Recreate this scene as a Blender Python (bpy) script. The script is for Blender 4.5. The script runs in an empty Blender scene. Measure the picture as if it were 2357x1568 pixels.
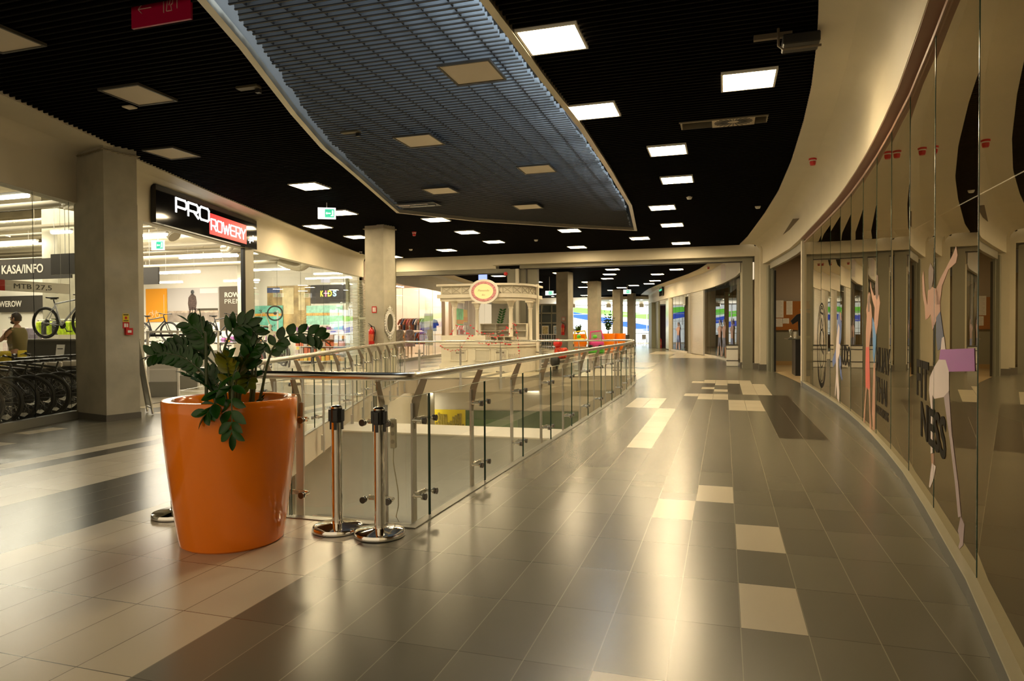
import bpy, math, random
from mathutils import Vector, Matrix, Quaternion
from mathutils.geometry import tessellate_polygon
random.seed(7)
sc = bpy.context.scene
COL = sc.collection
PI = math.pi

# ---------------------------------------------------------------- camera, world, exposure
cam_d = bpy.data.cameras.new('camera'); cam = bpy.data.objects.new('camera', cam_d); COL.objects.link(cam)
cam_d.sensor_width = 36.0; cam_d.lens = 36.0 * 1566.3 / 2357.0; cam_d.clip_end = 300; cam_d.clip_start = 0.05
_pi, _ya, _ro = 0.0160176, 0.3026153, -0.0048462
_fw = Vector((-math.sin(_ya) * math.cos(_pi), math.cos(_ya) * math.cos(_pi), -math.sin(_pi)))
_rt = Vector((math.cos(_ya), math.sin(_ya), 0)); _up = _rt.cross(_fw)
_R = _rt * math.cos(_ro) + _up * math.sin(_ro); _U = -_rt * math.sin(_ro) + _up * math.cos(_ro)
cam.matrix_world = Matrix(((_R.x, _U.x, -_fw.x, 0), (_R.y, _U.y, -_fw.y, 0), (_R.z, _U.z, -_fw.z, 1.42), (0, 0, 0, 1)))
sc.camera = cam
w = bpy.data.worlds.new('world'); sc.world = w; w.use_nodes = True
w.node_tree.nodes['Background'].inputs[0].default_value = (1.0, 0.80, 0.52, 1); w.node_tree.nodes['Background'].inputs[1].default_value = 0.42
sc.view_settings.view_transform = 'Standard'; sc.view_settings.look = 'None'; sc.view_settings.gamma = 1.0
sc.view_settings.use_curve_mapping = False
sc.view_settings.exposure = 1.1
cy = sc.cycles
cy.use_denoising = True
cy.max_bounces = 7; cy.diffuse_bounces = 3; cy.glossy_bounces = 4; cy.transmission_bounces = 4; cy.transparent_max_bounces = 24
cy.caustics_reflective = False; cy.caustics_refractive = False; cy.sample_clamp_indirect = 4.0; cy.sample_clamp_direct = 0
cy.use_light_tree = True
try:
    cy.denoiser = 'OPENIMAGEDENOISE'
except Exception:
    pass
WARM = (1.0, 0.775, 0.455); SHOPW = (1.0, 0.90, 0.70); COOL = (0.74, 0.87, 1.0)
LOWC = (1.0, 0.90, 0.72); PANEL_E = 36.0; TUBE_E = 20.0

def area_lamp(name, loc, size, power, color, size_y=None, down=True, rot=None, spread=PI):
    l = bpy.data.lights.new(name, 'AREA'); l.shape = 'RECTANGLE'; l.size = size; l.size_y = size_y or size
    l.energy = power; l.color = color; l.spread = spread
    o = bpy.data.objects.new(name, l); COL.objects.link(o); o.location = loc
    if rot: o.rotation_euler = rot
    return o
# daylight falling through the skylight above the light well
area_lamp('skylight_daylight', (-2.9, 8.2, 6.6), 1.5, 95, COOL, 9.0)
# unseen area lights without fixtures, added to brighten the lower level
for lx, ly in ((-1.3, 9.0), (-5.0, 15.6), (-3.4, 7.0), (-6.2, 12.4)):
    area_lamp('lower_level_fill', (lx, ly, -0.62 if ly != 15.6 else -0.7), 1.2, 60, LOWC, 1.2)
for lx, ly, pw in ((-9.6, 20.0, 30), (-6.5, 22.4, 30)):
    area_lamp('lower_level_fill', (lx, ly, -0.62), 1.2, pw, LOWC, 1.2)
# daylight through the painted window wall at the far end
area_lamp('window_daylight', (-10.9, 64.2, 2.2), 9.0, 900, (0.93, 0.97, 1.0), 3.0, rot=(PI / 2, 0, math.radians(17.3)))
# shop lighting above the frame
area_lamp('shop_light', (-20, 16, 5.0), 8, 900, SHOPW, 10)
area_lamp('shop_light', (-26, 24, 5.0), 10, 1100, SHOPW, 8)
area_lamp('clothes_shop_light', (-17.5, 35, 3.9), 4, 150, (1.0, 0.86, 0.68), 9)

# ---------------------------------------------------------------- materials
_mats = {}
def M(name, col=(0.5, 0.5, 0.5), rough=0.5, metal=0.0, spec=0.5, emit=None, es=1.0, bump=0.0, bscale=20.0, var=0.0, vscale=3.0, coat=0.0):
    if name in _mats: return _mats[name]
    m = bpy.data.materials.new(name); m.use_nodes = True; nt = m.node_tree; b = nt.nodes['Principled BSDF']
    b.inputs['Base Color'].default_value = (*col, 1); b.inputs['Roughness'].default_value = rough
    b.inputs['Metallic'].default_value = metal; b.inputs['Specular IOR Level'].default_value = spec
    if coat: b.inputs['Coat Weight'].default_value = coat; b.inputs['Coat Roughness'].default_value = 0.04
    if emit: b.inputs['Emission Color'].default_value = (*emit, 1); b.inputs['Emission Strength'].default_value = es
    if var or bump:
        tc = nt.nodes.new('ShaderNodeTexCoord')
    if var:
        n = nt.nodes.new('ShaderNodeTexNoise'); n.inputs['Scale'].default_value = vscale; n.inputs['Detail'].default_value = 5
        nt.links.new(tc.outputs['Object'], n.inputs['Vector'])
        r = nt.nodes.new('ShaderNodeValToRGB'); r.color_ramp.elements[0].position = 0.3; r.color_ramp.elements[1].position = 0.7
        r.color_ramp.elements[0].color = (*[c * (1 - var) for c in col], 1); r.color_ramp.elements[1].color = (*[min(1, c * (1 + var)) for c in col], 1)
        nt.links.new(n.outputs['Fac'], r.inputs['Fac']); nt.links.new(r.outputs['Color'], b.inputs['Base Color'])
    if bump:
        n2 = nt.nodes.new('ShaderNodeTexNoise'); n2.inputs['Scale'].default_value = bscale; n2.inputs['Detail'].default_value = 3
        nt.links.new(tc.outputs['Object'], n2.inputs['Vector'])
        bp = nt.nodes.new('ShaderNodeBump'); bp.inputs['Strength'].default_value = bump; bp.inputs['Distance'].default_value = 0.01
        nt.links.new(n2.outputs['Fac'], bp.inputs['Height']); nt.links.new(bp.outputs['Normal'], b.inputs['Normal'])
    _mats[name] = m; return m

def glass_mat(name, tint, f0=0.08, k=1.0, rough=0.0, gcol=(0.97, 0.98, 0.95)):
    """thin pane: mirror reflection by angle over tinted see-through"""
    m = bpy.data.materials.new(name); m.use_nodes = True; nt = m.node_tree; nt.nodes.clear()
    o = nt.nodes.new('ShaderNodeOutputMaterial'); mx = nt.nodes.new('ShaderNodeMixShader'); lw = nt.nodes.new('ShaderNodeLayerWeight')
    t = nt.nodes.new('ShaderNodeBsdfTransparent'); g = nt.nodes.new('ShaderNodeBsdfGlossy'); lw.inputs['Blend'].default_value = 0.5
    p = nt.nodes.new('ShaderNodeMath'); p.operation = 'POWER'; nt.links.new(lw.outputs['Facing'], p.inputs[0]); p.inputs[1].default_value = 4.2
    q = nt.nodes.new('ShaderNodeMath'); q.operation = 'MULTIPLY_ADD'; nt.links.new(p.outputs[0], q.inputs[0]); q.inputs[1].default_value = (1 - f0) * k; q.inputs[2].default_value = f0
    t.inputs[0].default_value = (*tint, 1); g.inputs['Roughness'].default_value = rough; g.inputs[0].default_value = (*gcol, 1)
    nt.links.new(q.outputs[0], mx.inputs[0]); nt.links.new(t.outputs[0], mx.inputs[1]); nt.links.new(g.outputs[0], mx.inputs[2])
    nt.links.new(mx.outputs[0], o.inputs[0]); _mats[name] = m; return m

G_BAL = glass_mat('clear_balustrade_glass', (0.965, 0.985, 0.955), 0.05, 0.8)
G_SHOP = glass_mat('shop_glass', (0.93, 0.95, 0.90), 0.06, 0.8)
G_GYM = glass_mat('tinted_gym_glass', (0.62, 0.58, 0.46), 0.36, 0.9, 0.0, (0.98, 0.92, 0.78))
G_FAR = glass_mat('dark_far_glass', (0.5, 0.48, 0.38), 0.10, 0.14)
G_CLO = glass_mat('clothes_shop_glass', (0.94, 0.94, 0.92), 0.04, 0.18)
G_EDGE = M('glass_edge', (0.01, 0.05, 0.03), 0.2)

def tile_mat(name, col, rough, var=0.12):
    """porcelain tile with thin grout lines on the 0.2995 x 0.601 grid"""
    m = bpy.data.materials.new(name); m.use_nodes = True; nt = m.node_tree; b = nt.nodes['Principled BSDF']
    geo = nt.nodes.new('ShaderNodeTexCoord'); sp = nt.nodes.new('ShaderNodeSeparateXYZ'); nt.links.new(geo.outputs['Object'], sp.inputs[0])
    masks = []; ids = []
    for ax, org, pitch, gw in ((0, 0.074, 0.2995, 0.0030), (1, 3.981, 0.601, 0.0030)):
        a = nt.nodes.new('ShaderNodeMath'); a.operation = 'SUBTRACT'; nt.links.new(sp.outputs[ax], a.inputs[0]); a.inputs[1].default_value = org - pitch * 400
        d = nt.nodes.new('ShaderNodeMath'); d.operation = 'DIVIDE'; nt.links.new(a.outputs[0], d.inputs[0]); d.inputs[1].default_value = pitch
        fr = nt.nodes.new('ShaderNodeMath'); fr.operation = 'FRACT'; nt.links.new(d.outputs[0], fr.inputs[0])
        fl = nt.nodes.new('ShaderNodeMath'); fl.operation = 'FLOOR'; nt.links.new(d.outputs[0], fl.inputs[0]); ids.append(fl)
        s = nt.nodes.new('ShaderNodeMath'); s.operation = 'SUBTRACT'; nt.links.new(fr.outputs[0], s.inputs[0]); s.inputs[1].default_value = 0.5
        ab = nt.nodes.new('ShaderNodeMath'); ab.operation = 'ABSOLUTE'; nt.links.new(s.outputs[0], ab.inputs[0])
        g = nt.nodes.new('ShaderNodeMath'); g.operation = 'GREATER_THAN'; nt.links.new(ab.outputs[0], g.inputs[0]); g.inputs[1].default_value = 0.5 - gw / pitch / 2 * 1.6
        masks.append(g)
    mxm = nt.nodes.new('ShaderNodeMath'); mxm.operation = 'MAXIMUM'; nt.links.new(masks[0].outputs[0], mxm.inputs[0]); nt.links.new(masks[1].outputs[0], mxm.inputs[1])
    cid = nt.nodes.new('ShaderNodeCombineXYZ'); nt.links.new(ids[0].outputs[0], cid.inputs[0]); nt.links.new(ids[1].outputs[0], cid.inputs[1])
    wn = nt.nodes.new('ShaderNodeTexWhiteNoise'); nt.links.new(cid.outputs[0], wn.inputs['Vector'])
    hs = nt.nodes.new('ShaderNodeMapRange'); hs.inputs['To Min'].default_value = 1 - var; hs.inputs['To Max'].default_value = 1 + var
    nt.links.new(wn.outputs['Value'], hs.inputs['Value'])
    vm = nt.nodes.new('ShaderNodeVectorMath'); vm.operation = 'SCALE'; vm.inputs[0].default_value = col; nt.links.new(hs.outputs[0], vm.inputs['Scale'])
    mx = nt.nodes.new('ShaderNodeMix'); mx.data_type = 'RGBA'; nt.links.new(mxm.outputs[0], mx.inputs['Factor'])
    nt.links.new(vm.outputs[0], mx.inputs['A']); gm = nt.nodes.new('ShaderNodeMix'); gm.data_type = 'RGBA'; nt.links.new(masks[0].outputs[0], gm.inputs['Factor'])
    gm.inputs['A'].default_value = (0.075, 0.065, 0.045, 1); gm.inputs['B'].default_value = (0.27, 0.24, 0.17, 1) if col[0] < 0.3 else (0.16, 0.135, 0.09, 1); nt.links.new(gm.outputs['Result'], mx.inputs['B'])
    nt.links.new(mx.outputs['Result'], b.inputs['Base Color'])
    b.inputs['Roughness'].default_value = rough
    b.inputs['Specular IOR Level'].default_value = 0.62
    _mats[name] = m; return m

TG = tile_mat('grey_floor_tile', (0.15, 0.138, 0.100), 0.25)
TD = tile_mat('dark_floor_tile', (0.040, 0.034, 0.024), 0.24)
TL = tile_mat('cream_floor_tile', (0.56, 0.49, 0.36), 0.26, 0.05)
TS = tile_mat('shop_floor_tile', (0.40, 0.37, 0.30), 0.3, 0.04)

CREAM = M('cream_plaster', (0.66, 0.60, 0.47), 0.55, var=0.03, vscale=1.5)
CREAMD = M('beige_trim', (0.50, 0.44, 0.33), 0.5)
CONC = M('smooth_concrete', (0.42, 0.39, 0.30), 0.6, var=0.16, vscale=2.2, bump=0.25, bscale=9)
SLAT = M('black_slat', (0.0035, 0.003, 0.0026), 0.7, spec=0.04)
VOIDB = M('black_plenum', (0.004, 0.004, 0.004), 0.9)
LOUV = M('grey_louvre_metal', (0.30, 0.335, 0.365), 0.32, 0.55)
LOUVD = M('dark_runner', (0.03, 0.034, 0.04), 0.5, 0.3)
STEEL = M('brushed_steel', (0.62, 0.59, 0.52), 0.24, 1.0, bump=0.02, bscale=200)
STEELM = M('satin_steel', (0.50, 0.49, 0.46), 0.38, 0.75)
CHROME = M('chrome', (0.78, 0.76, 0.72), 0.06, 1.0)
ALU = M('aluminium_frame', (0.52, 0.50, 0.42), 0.4, 0.4)
ALUD = M('grey_green_frame', (0.22, 0.22, 0.165), 0.45, 0.2)
SKIRT = M('grey_skirting', (0.12, 0.11, 0.09), 0.4)
BLACK = M('black_plastic', (0.012, 0.012, 0.012), 0.35)
BLACKG = M('glossy_black', (0.008, 0.008, 0.009), 0.08)
DARKG = M('dark_grey', (0.05, 0.048, 0.042), 0.5)
WHITE = M('white_paint', (0.80, 0.78, 0.72), 0.45)
SHOPWALL = M('white_shop_wall', (0.78, 0.74, 0.65), 0.6)
PINKWALL = M('pinkish_shop_wall', (0.80, 0.66, 0.54), 0.6)
RED = M('signal_red', (0.55, 0.015, 0.012), 0.3)
REDS = M('crimson_sign', (0.33, 0.0, 0.035), 0.35)
ORANGE = M('orange_gloss', (0.90, 0.215, 0.002), 0.14, coat=0.2)
PANEL = M('lit_panel', (0.9, 0.85, 0.7), 0.5, emit=WARM, es=PANEL_E)
PANELOFF = M('unlit_panel', (0.62, 0.54, 0.42), 0.6)
TUBE = M('lit_tube', (0.9, 0.9, 0.85), 0.5, emit=(1.0, 0.93, 0.78), es=TUBE_E)
TUBE2 = M('lit_tube_cool', (0.9, 0.9, 0.9), 0.5, emit=(0.82, 0.92, 1.0), es=34)
GREENG = M('exit_green', (0.02, 0.4, 0.2), 0.5, emit=(0.05, 0.75, 0.42), es=0.4)
WLIT = M('lit_white', (0.9, 0.9, 0.9), 0.5, emit=(1, 1, 1), es=.55)
YEL = M('yellow', (0.80, 0.60, 0.01), 0.45)
PURPLE = M('dark_purple_paint', (0.045, 0.006, 0.03), 0.4)

# ---------------------------------------------------------------- mesh builder
def frame_from(d):
    d = d.normalized(); a = Vector((0, 0, 1)) if abs(d.z) < 0.95 else Vector((1, 0, 0))
    x = d.cross(a).normalized(); return x, x.cross(d).normalized()
class MB:
    def __init__(s): s.v = []; s.f = []; s.m = []; s.sm = []
    def add(s, vs, fs, mi=0, smooth=False):
        o = len(s.v); s.v += [tuple(v) for v in vs]
        for f in fs: s.f.append([i + o for i in f]); s.m.append(mi); s.sm.append(smooth)
        return s
    def box(s, c, d, rz=0.0, mi=0, bev=0.0):
        x, y, z = d[0] / 2, d[1] / 2, d[2] / 2; ca, sa = math.cos(rz), math.sin(rz)
        def T(p): return (c[0] + p[0] * ca - p[1] * sa, c[1] + p[0] * sa + p[1] * ca, c[2] + p[2])
        if bev <= 0:
            vs = [T(p) for p in ((-x, -y, -z), (x, -y, -z), (x, y, -z), (-x, y, -z), (-x, -y, z), (x, -y, z), (x, y, z), (-x, y, z))]
            return s.add(vs, [(0, 3, 2, 1), (4, 5, 6, 7), (0, 1, 5, 4), (1, 2, 6, 5), (2, 3, 7, 6), (3, 0, 4, 7)], mi)
        b = min(bev, x * .9, y * .9, z * .9)
        rings = []
        for (zz, q) in ((-z, b), (-z + b, 0), (z - b, 0), (z, b)):
            xx, yy = x - q, y - q
            rings.append([(-xx, -yy + (b - q) , zz), (-xx + (b - q), -yy, zz), (xx - (b - q), -yy, zz), (xx, -yy + (b - q), zz), (xx, yy - (b - q), zz), (xx - (b - q), yy, zz), (-xx + (b - q), yy, zz), (-xx, yy - (b - q), zz)])
        vs = [T(p) for r in rings for p in r]; fs = [tuple(range(7, -1, -1)), tuple(range(24, 32))]
        for k in range(3):
            for i in range(8): fs.append((k * 8 + i, k * 8 + (i + 1) % 8, k * 8 + 8 + (i + 1) % 8, k * 8 + 8 + i))
        return s.add(vs, fs, mi)
    def box3(s, o, ax, ay, az, mi=0):
        """box with centre o and half axes"""
        o, ax, ay, az = Vector(o), Vector(ax), Vector(ay), Vector(az)
        vs = [o + a * ax + b * ay + c * az for c in (-1, 1) for a, b in ((-1, -1), (1, -1), (1, 1), (-1, 1))]
        return s.add(vs, [(0, 3, 2, 1), (4, 5, 6, 7), (0, 1, 5, 4), (1, 2, 6, 5), (2, 3, 7, 6), (3, 0, 4, 7)], mi)
    def bar(s, a, b, w, h, mi=0):
        """rectangular bar from a to b"""
        a, b = Vector(a), Vector(b); d = (b - a); x, y = frame_from(d)
        return s.box3((a + b) / 2, x * w / 2, y * h / 2, d / 2, mi)
    def cyl(s, a, b, r, n=12, mi=0, r2=None, caps=True, smooth=True):
        a, b = Vector(a), Vector(b); d = b - a; x, y = frame_from(d); r2 = r if r2 is None else r2
        vs = [a + (x * math.cos(t) + y * math.sin(t)) * r for t in [2 * PI * i / n for i in range(n)]] + [b + (x * math.cos(t) + y * math.sin(t)) * r2 for t in [2 * PI * i / n for i in range(n)]]
        s.add(vs, [(i, n + i, n + (i + 1) % n, (i + 1) % n)[::-1] if False else (i, (i + 1) % n, n + (i + 1) % n, n + i) for i in range(n)], mi, smooth)
        if caps:
            s.add(vs[:n], [tuple(range(n - 1, -1, -1))], mi); s.add(vs[n:], [tuple(range(n))], mi)
        return s
    def tube(s, pts, r, n=8, mi=0, closed=False, rad=None, caps=True):
        P = [Vector(p) for p in pts]; N = len(P); vs = []
        t0 = (P[1] - P[0]).normalized(); x, y = frame_from(t0)
        for i in range(N):
            if closed: t = (P[(i + 1) % N] - P[i - 1]).normalized()
            else: t = (P[min(i + 1, N - 1)] - P[max(i - 1, 0)]).normalized()
            q = t0.rotation_difference(t); x = q @ x; y = q @ y; t0 = t
            rr = rad[i] if rad else r
            vs += [P[i] + (x * math.cos(a) + y * math.sin(a)) * rr for a in [2 * PI * k / n for k in range(n)]]
        fs = []
        for i in range(N if closed else N - 1):
            j = (i + 1) % N
            for k in range(n): fs.append((i * n + k, i * n + (k + 1) % n, j * n + (k + 1) % n, j * n + k))
        s.add(vs, fs, mi, True)
        if caps and not closed:
            s.add(vs[:n], [tuple(range(n - 1, -1, -1))], mi); s.add(vs[-n:], [tuple(range(n))], mi)
        return s
    def lathe(s, prof, c=(0, 0, 0), n=32, mi=0, smooth=True, sx=1, sy=1, cap=True):
        vs = []; K = len(prof)
        for (r, z) in prof: vs += [(c[0] + r * sx * math.cos(2 * PI * i / n), c[1] + r * sy * math.sin(2 * PI * i / n), c[2] + z) for i in range(n)]
        fs = [(k * n + i, k * n + (i + 1) % n, (k + 1) * n + (i + 1) % n, (k + 1) * n + i) for k in range(K - 1) for i in range(n)]
        s.add(vs, fs, mi, smooth)
        if cap:
            if prof[0][0] > 1e-4: s.add(vs[:n], [tuple(range(n - 1, -1, -1))], mi)
            if prof[-1][0] > 1e-4: s.add(vs[-n:], [tuple(range(n))], mi)
        return s
    def ball(s, c, r, n=12, mi=0, sz=None):
        sz = sz or (1, 1, 1); K = max(6, n // 2); pr = [(r * math.sin(PI * k / K), -r * math.cos(PI * k / K)) for k in range(K + 1)]
        vs = []
        for (q, z) in pr: vs += [(c[0] + q * sz[0] * math.cos(2 * PI * i / n), c[1] + q * sz[1] * math.sin(2 * PI * i / n), c[2] + z * sz[2]) for i in range(n)]
        return s.add(vs, [(k * n + i, k * n + (i + 1) % n, (k + 1) * n + (i + 1) % n, (k + 1) * n + i) for k in range(K) for i in range(n)], mi, True)
    def prism(s, poly, z0, z1, mi=0, T=None):
        """extrude a plan polygon; T maps (x,y,z)"""
        T = T or (lambda x, y, z: (x, y, z)); n = len(poly)
        tri = tessellate_polygon([[Vector((p[0], p[1], 0)) for p in poly]])
        area = sum(poly[i][0] * poly[(i + 1) % n][1] - poly[(i + 1) % n][0] * poly[i][1] for i in range(n))
        vs = [T(p[0], p[1], z0) for p in poly] + [T(p[0], p[1], z1) for p in poly]
        fs = []
        for t in tri:
            a = sum(poly[t[i]][0] * poly[t[(i + 1) % 3]][1] - poly[t[(i + 1) % 3]][0] * poly[t[i]][1] for i in range(3))
            t = tuple(t) if a > 0 else tuple(t)[::-1]
            fs.append(t[::-1]); fs.append(tuple(i + n for i in t))
        for i in range(n):
            q = (i, (i + 1) % n, n + (i + 1) % n, n + i); fs.append(q if area > 0 else q[::-1])
        return s.add(vs, fs, mi)
    def strip(s, pts, z0, z1, th=0.0, mi=0):
        """vertical wall along a plan polyline, thickness th to the left side"""
        P = [Vector((p[0], p[1], 0)) for p in pts]; N = len(P)
        nr = []
        for i in range(N):
            d = (P[min(i + 1, N - 1)] - P[max(i - 1, 0)]).normalized(); nr.append(Vector((-d.y, d.x, 0)))
        A = [P[i] for i in range(N)]; B = [P[i] + nr[i] * th for i in range(N)]
        vs = [];
        for i in range(N): vs += [(A[i].x, A[i].y, z0), (A[i].x, A[i].y, z1), (B[i].x, B[i].y, z1), (B[i].x, B[i].y, z0)]
        fs = []
        for i in range(N - 1):
            a, b = i * 4, i * 4 + 4
            for k in range(4): fs.append((a + k, a + (k + 1) % 4, b + (k + 1) % 4, b + k))
        fs += [(3, 2, 1, 0), (4 * N - 4, 4 * N - 3, 4 * N - 2, 4 * N - 1)]
        return s.add(vs, fs, mi)
    def quad(s, a, b, c, d, mi=0): return s.add([a, b, c, d], [(0, 1, 2, 3)], mi)
    def text(s, txt, o, xd, yd, h, width=None, ext=0.003, bold=0.0, mi=0, shear=0.0):
        cu = bpy.data.curves.new('t', 'FONT'); cu.body = txt; cu.size = 1.0; cu.offset = bold; cu.resolution_u = 3; cu.shear = shear
        ob = bpy.data.objects.new('t', cu); COL.objects.link(ob); dg = bpy.context.evaluated_depsgraph_get()
        me = bpy.data.meshes.new_from_object(ob.evaluated_get(dg))
        X = [v.co.x for v in me.vertices]; x0, x1 = min(X), max(X); capH = 0.72
        k = h / capH; kx = (width / (x1 - x0)) if width else k
        xd, yd = Vector(xd).normalized(), Vector(yd).normalized(); nd = xd.cross(yd); o = Vector(o)
        vs = [o + xd * (v.co.x - x0) * kx + yd * v.co.y * k for v in me.vertices]
        F = [tuple(p.vertices) for p in me.polygons]
        if F:
            nrm = sum((Vector(p.normal) for p in me.polygons), Vector())
            if nrm.z < 0: F = [f[::-1] for f in F]
        n = len(vs); al = vs + [v + nd * ext for v in vs]
        ed = {}
        for f in F:
            for i in range(len(f)):
                a, b = f[i], f[(i + 1) % len(f)]
                if (b, a) in ed: del ed[(b, a)]
                else: ed[(a, b)] = 1
        fs = [f[::-1] for f in F] + [tuple(i + n for i in f) for f in F] + [(a, b, b + n, a + n) for a, b in ed]
        s.add(al, fs, mi)
        bpy.data.objects.remove(ob); bpy.data.curves.remove(cu); bpy.data.meshes.remove(me)
        return s
    def build(s, name, mats, parent=None, kind=None, label=None, loc=None):
        me = bpy.data.meshes.new(name); off = Vector((0, 0, 0))
        if parent is not None:
            off = parent['_o']
            off = Vector(off)
        elif loc is not None: off = Vector(loc)
        me.from_pydata([tuple(Vector(v) - off) for v in s.v], [], s.f)
        if not isinstance(mats, (list, tuple)): mats = [mats]
        for m in mats: me.materials.append(m)
        me.polygons.foreach_set('material_index', s.m); me.polygons.foreach_set('use_smooth', s.sm); me.update()
        if any(s.sm):
            try: me.set_sharp_from_angle(angle=math.radians(40))
            except Exception: pass
        o = bpy.data.objects.new(name, me); COL.objects.link(o)
        if parent is not None:
            o.parent = parent; o['_o'] = tuple(off)
        else:
            if loc is not None: o.location = loc
            o['_o'] = tuple(off)
        if kind: o['kind'] = kind
        if label: o['label'] = label
        return o

def tag(o, label, cat, group=None):
    o['label'] = label; o['category'] = cat
    if group: o['group'] = group
    return o
def thing(name, label, cat, loc, group=None):
    """Empty at the thing's base; parts are given in world coordinates"""
    o = bpy.data.objects.new(name, None); COL.objects.link(o); o.location = loc; o.empty_display_size = 0.1
    o['_o'] = tuple(loc); return tag(o, label, cat, group)
def solo(mb, name, mats, label, cat, loc, group=None):
    return tag(mb.build(name, mats, loc=loc), label, cat, group)
def struct(mb, name, mats):
    return mb.build(name, mats, kind='structure')
_kids = {}
def copy_tree(o, loc=None, rz=None, label=None, group=None, scale=None, parent=None):
    c = o.copy(); COL.objects.link(c)
    if parent is not None: c.parent = parent
    if loc is not None: c.location = loc
    if rz is not None: c.rotation_euler = (0, 0, rz)
    if scale is not None: c.scale = (scale,) * 3 if not isinstance(scale, tuple) else scale
    if label: c['label'] = label
    if group: c['group'] = group
    for ch in [k for k in bpy.data.objects if k.parent == o and k != c]: copy_tree(ch, parent=c)
    return c

def inside(poly, x, y):
    r = False; n = len(poly)
    for i in range(n):
        (x1, y1), (x2, y2) = poly[i], poly[(i + 1) % n]
        if (y1 > y) != (y2 > y) and x < (x2 - x1) * (y - y1) / (y2 - y1) + x1: r = not r
    return r
def xcuts(poly, y):
    r = []; n = len(poly)
    for i in range(n):
        (x1, y1), (x2, y2) = poly[i], poly[(i + 1) % n]
        if (y1 > y) != (y2 > y): r.append((x2 - x1) * (y - y1) / (y2 - y1) + x1)
    return sorted(r)
def xat(line, y):
    for (x1, y1), (x2, y2) in zip(line, line[1:]):
        if y1 <= y <= y2: return x1 + (x2 - x1) * (y - y1) / (y2 - y1)
    return line[0][0] if y < line[0][1] else line[-1][0]

# ---------------------------------------------------------------- plan of the place
C = 4.36                                                              # slatted ceiling
VOID = [(-2.15, 4.45), (-2.12, 9.0), (-2.12, 15.0), (-2.3, 18.5), (-2.62, 20.9), (-5.8, 19.45), (-8.9, 17.9), (-7.47, 13.4), (-5.95, 9.3), (-5.02, 6.8), (-4.18, 4.42)]
WELL = [(-2.05, 4.2), (-2.03, 7.7), (-1.99, 9.7), (-2.03, 12.4), (-2.14, 16.2), (-2.52, 20.3), (-4.3, 18.95), (-6.3, 17.2), (-7.7, 15.3), (-6.6, 11.4), (-6.08, 9.5), (-5.5, 7.9), (-4.7, 5.9), (-4.38, 5.0), (-4.1, 4.2)]
WR = [(0.30, -1.2), (0.55, 0.1), (0.80, 1.4), (1.03, 2.75), (1.25, 4.07), (1.44, 5.57), (1.60, 6.96), (1.70, 8.15), (1.78, 9.3), (1.84, 10.5), (1.88, 11.7), (1.90, 12.85), (1.90, 14.0), (1.89, 15.2), (1.875, 16.4), (1.86, 18.0)]
WR2 = WR + [(1.80, 20.0), (1.62, 22.0), (1.41, 24.0), (1.22, 25.3)]
WR3 = [(0.62, 25.8), (0.50, 28.0), (0.08, 31.5), (-0.44, 34.6), (-1.08, 37.4), (-1.80, 40.0), (-2.62, 43.0), (-3.50, 46.2), (-4.45, 50.0), (-5.25, 54.0), (-6.1, 59.0), (-6.9, 66.4)]
SOF = [(-1.2, -1.2), (-0.4, 1.0), (0.1, 3.0), (0.50, 4.8), (0.80, 6.6), (0.91, 7.7), (1.01, 9.05), (1.07, 10.5), (1.12, 12.9), (1.10, 15.7), (0.98, 18.5), (0.70, 23.1), (0.46, 25.5)]
WL = [(-8.0, 0.0), (-8.7, 3.0), (-9.3, 5.5), (-9.65, 6.88), (-10.15, 8.6), (-10.7, 10.8), (-11.45, 13.6), (-12.2, 17.0), (-13.3, 22.2), (-13.65, 24.0)]
SOL = [(-6.9, 0.0), (-7.6, 3.0), (-8.1, 4.9), (-8.47, 6.14), (-8.73, 6.9), (-9.1, 8.09), (-9.55, 9.19), (-9.89, 10.38), (-10.4, 12.11), (-10.95, 14.26), (-11.74, 17.25), (-13.48, 23.81), (-13.6, 25.5)]

# ---------------------------------------------------------------- floor
def tile_kind(i, j):
    L = [(0, 1, -1, 0), (0, 1, 1, 2), (-1, 0, 3, 4), (-2, -1, 2, 3), (-2, -1, -3, -2), (-4, -3, 7, 14), (-6, -4, 14, 17), (0, 2, 14, 17), (-2, 0, 17, 19), (-3, -2, 18, 19),
         (-2, -1, 21, 22), (-1, 0, 20, 21), (1, 2, 19, 26), (2, 3, 19, 24), (0, 1, 24, 26), (-1, 0, 23, 26), (-2, -1, 24, 26), (-3, -2, 24, 25), (-32, -31, 5, 6), (-30, -29, 3, 4),
         (-32, -30, 9, 10), (-36, -34, 10, 12), (-9, 1, 50, 58), (-14, -4, 58, 66), (-16, -9, 36, 42)]
    D = [(2, 4, 9, 19), (-3, -1, 19, 24), (0, 1, 19, 24), (-3, -2, 14, 18), (-6, -4, 17, 18), (-7, -3, 58, 66)]
    for k, R in ((1, D), (2, L)):
        for a, b, c, d in R:
            if a <= i < b and c <= j < d:
                if k == 1 and any(p <= i < q and r <= j < t for p, q, r, t in L): return 2
                return k
    if i < -8:
        if i >= -15: return 2 if j < 34 else 0
        if i >= -19: return 1 if j < 30 else 0
        if i >= -23: return 2 if j < 40 else 0
        if i >= -24: return 1
        if i >= -25: return 2
        if j > 18 and i < -27 and (j // 5 + i // 4) % 3 == 0: return 2
    return 0
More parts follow.
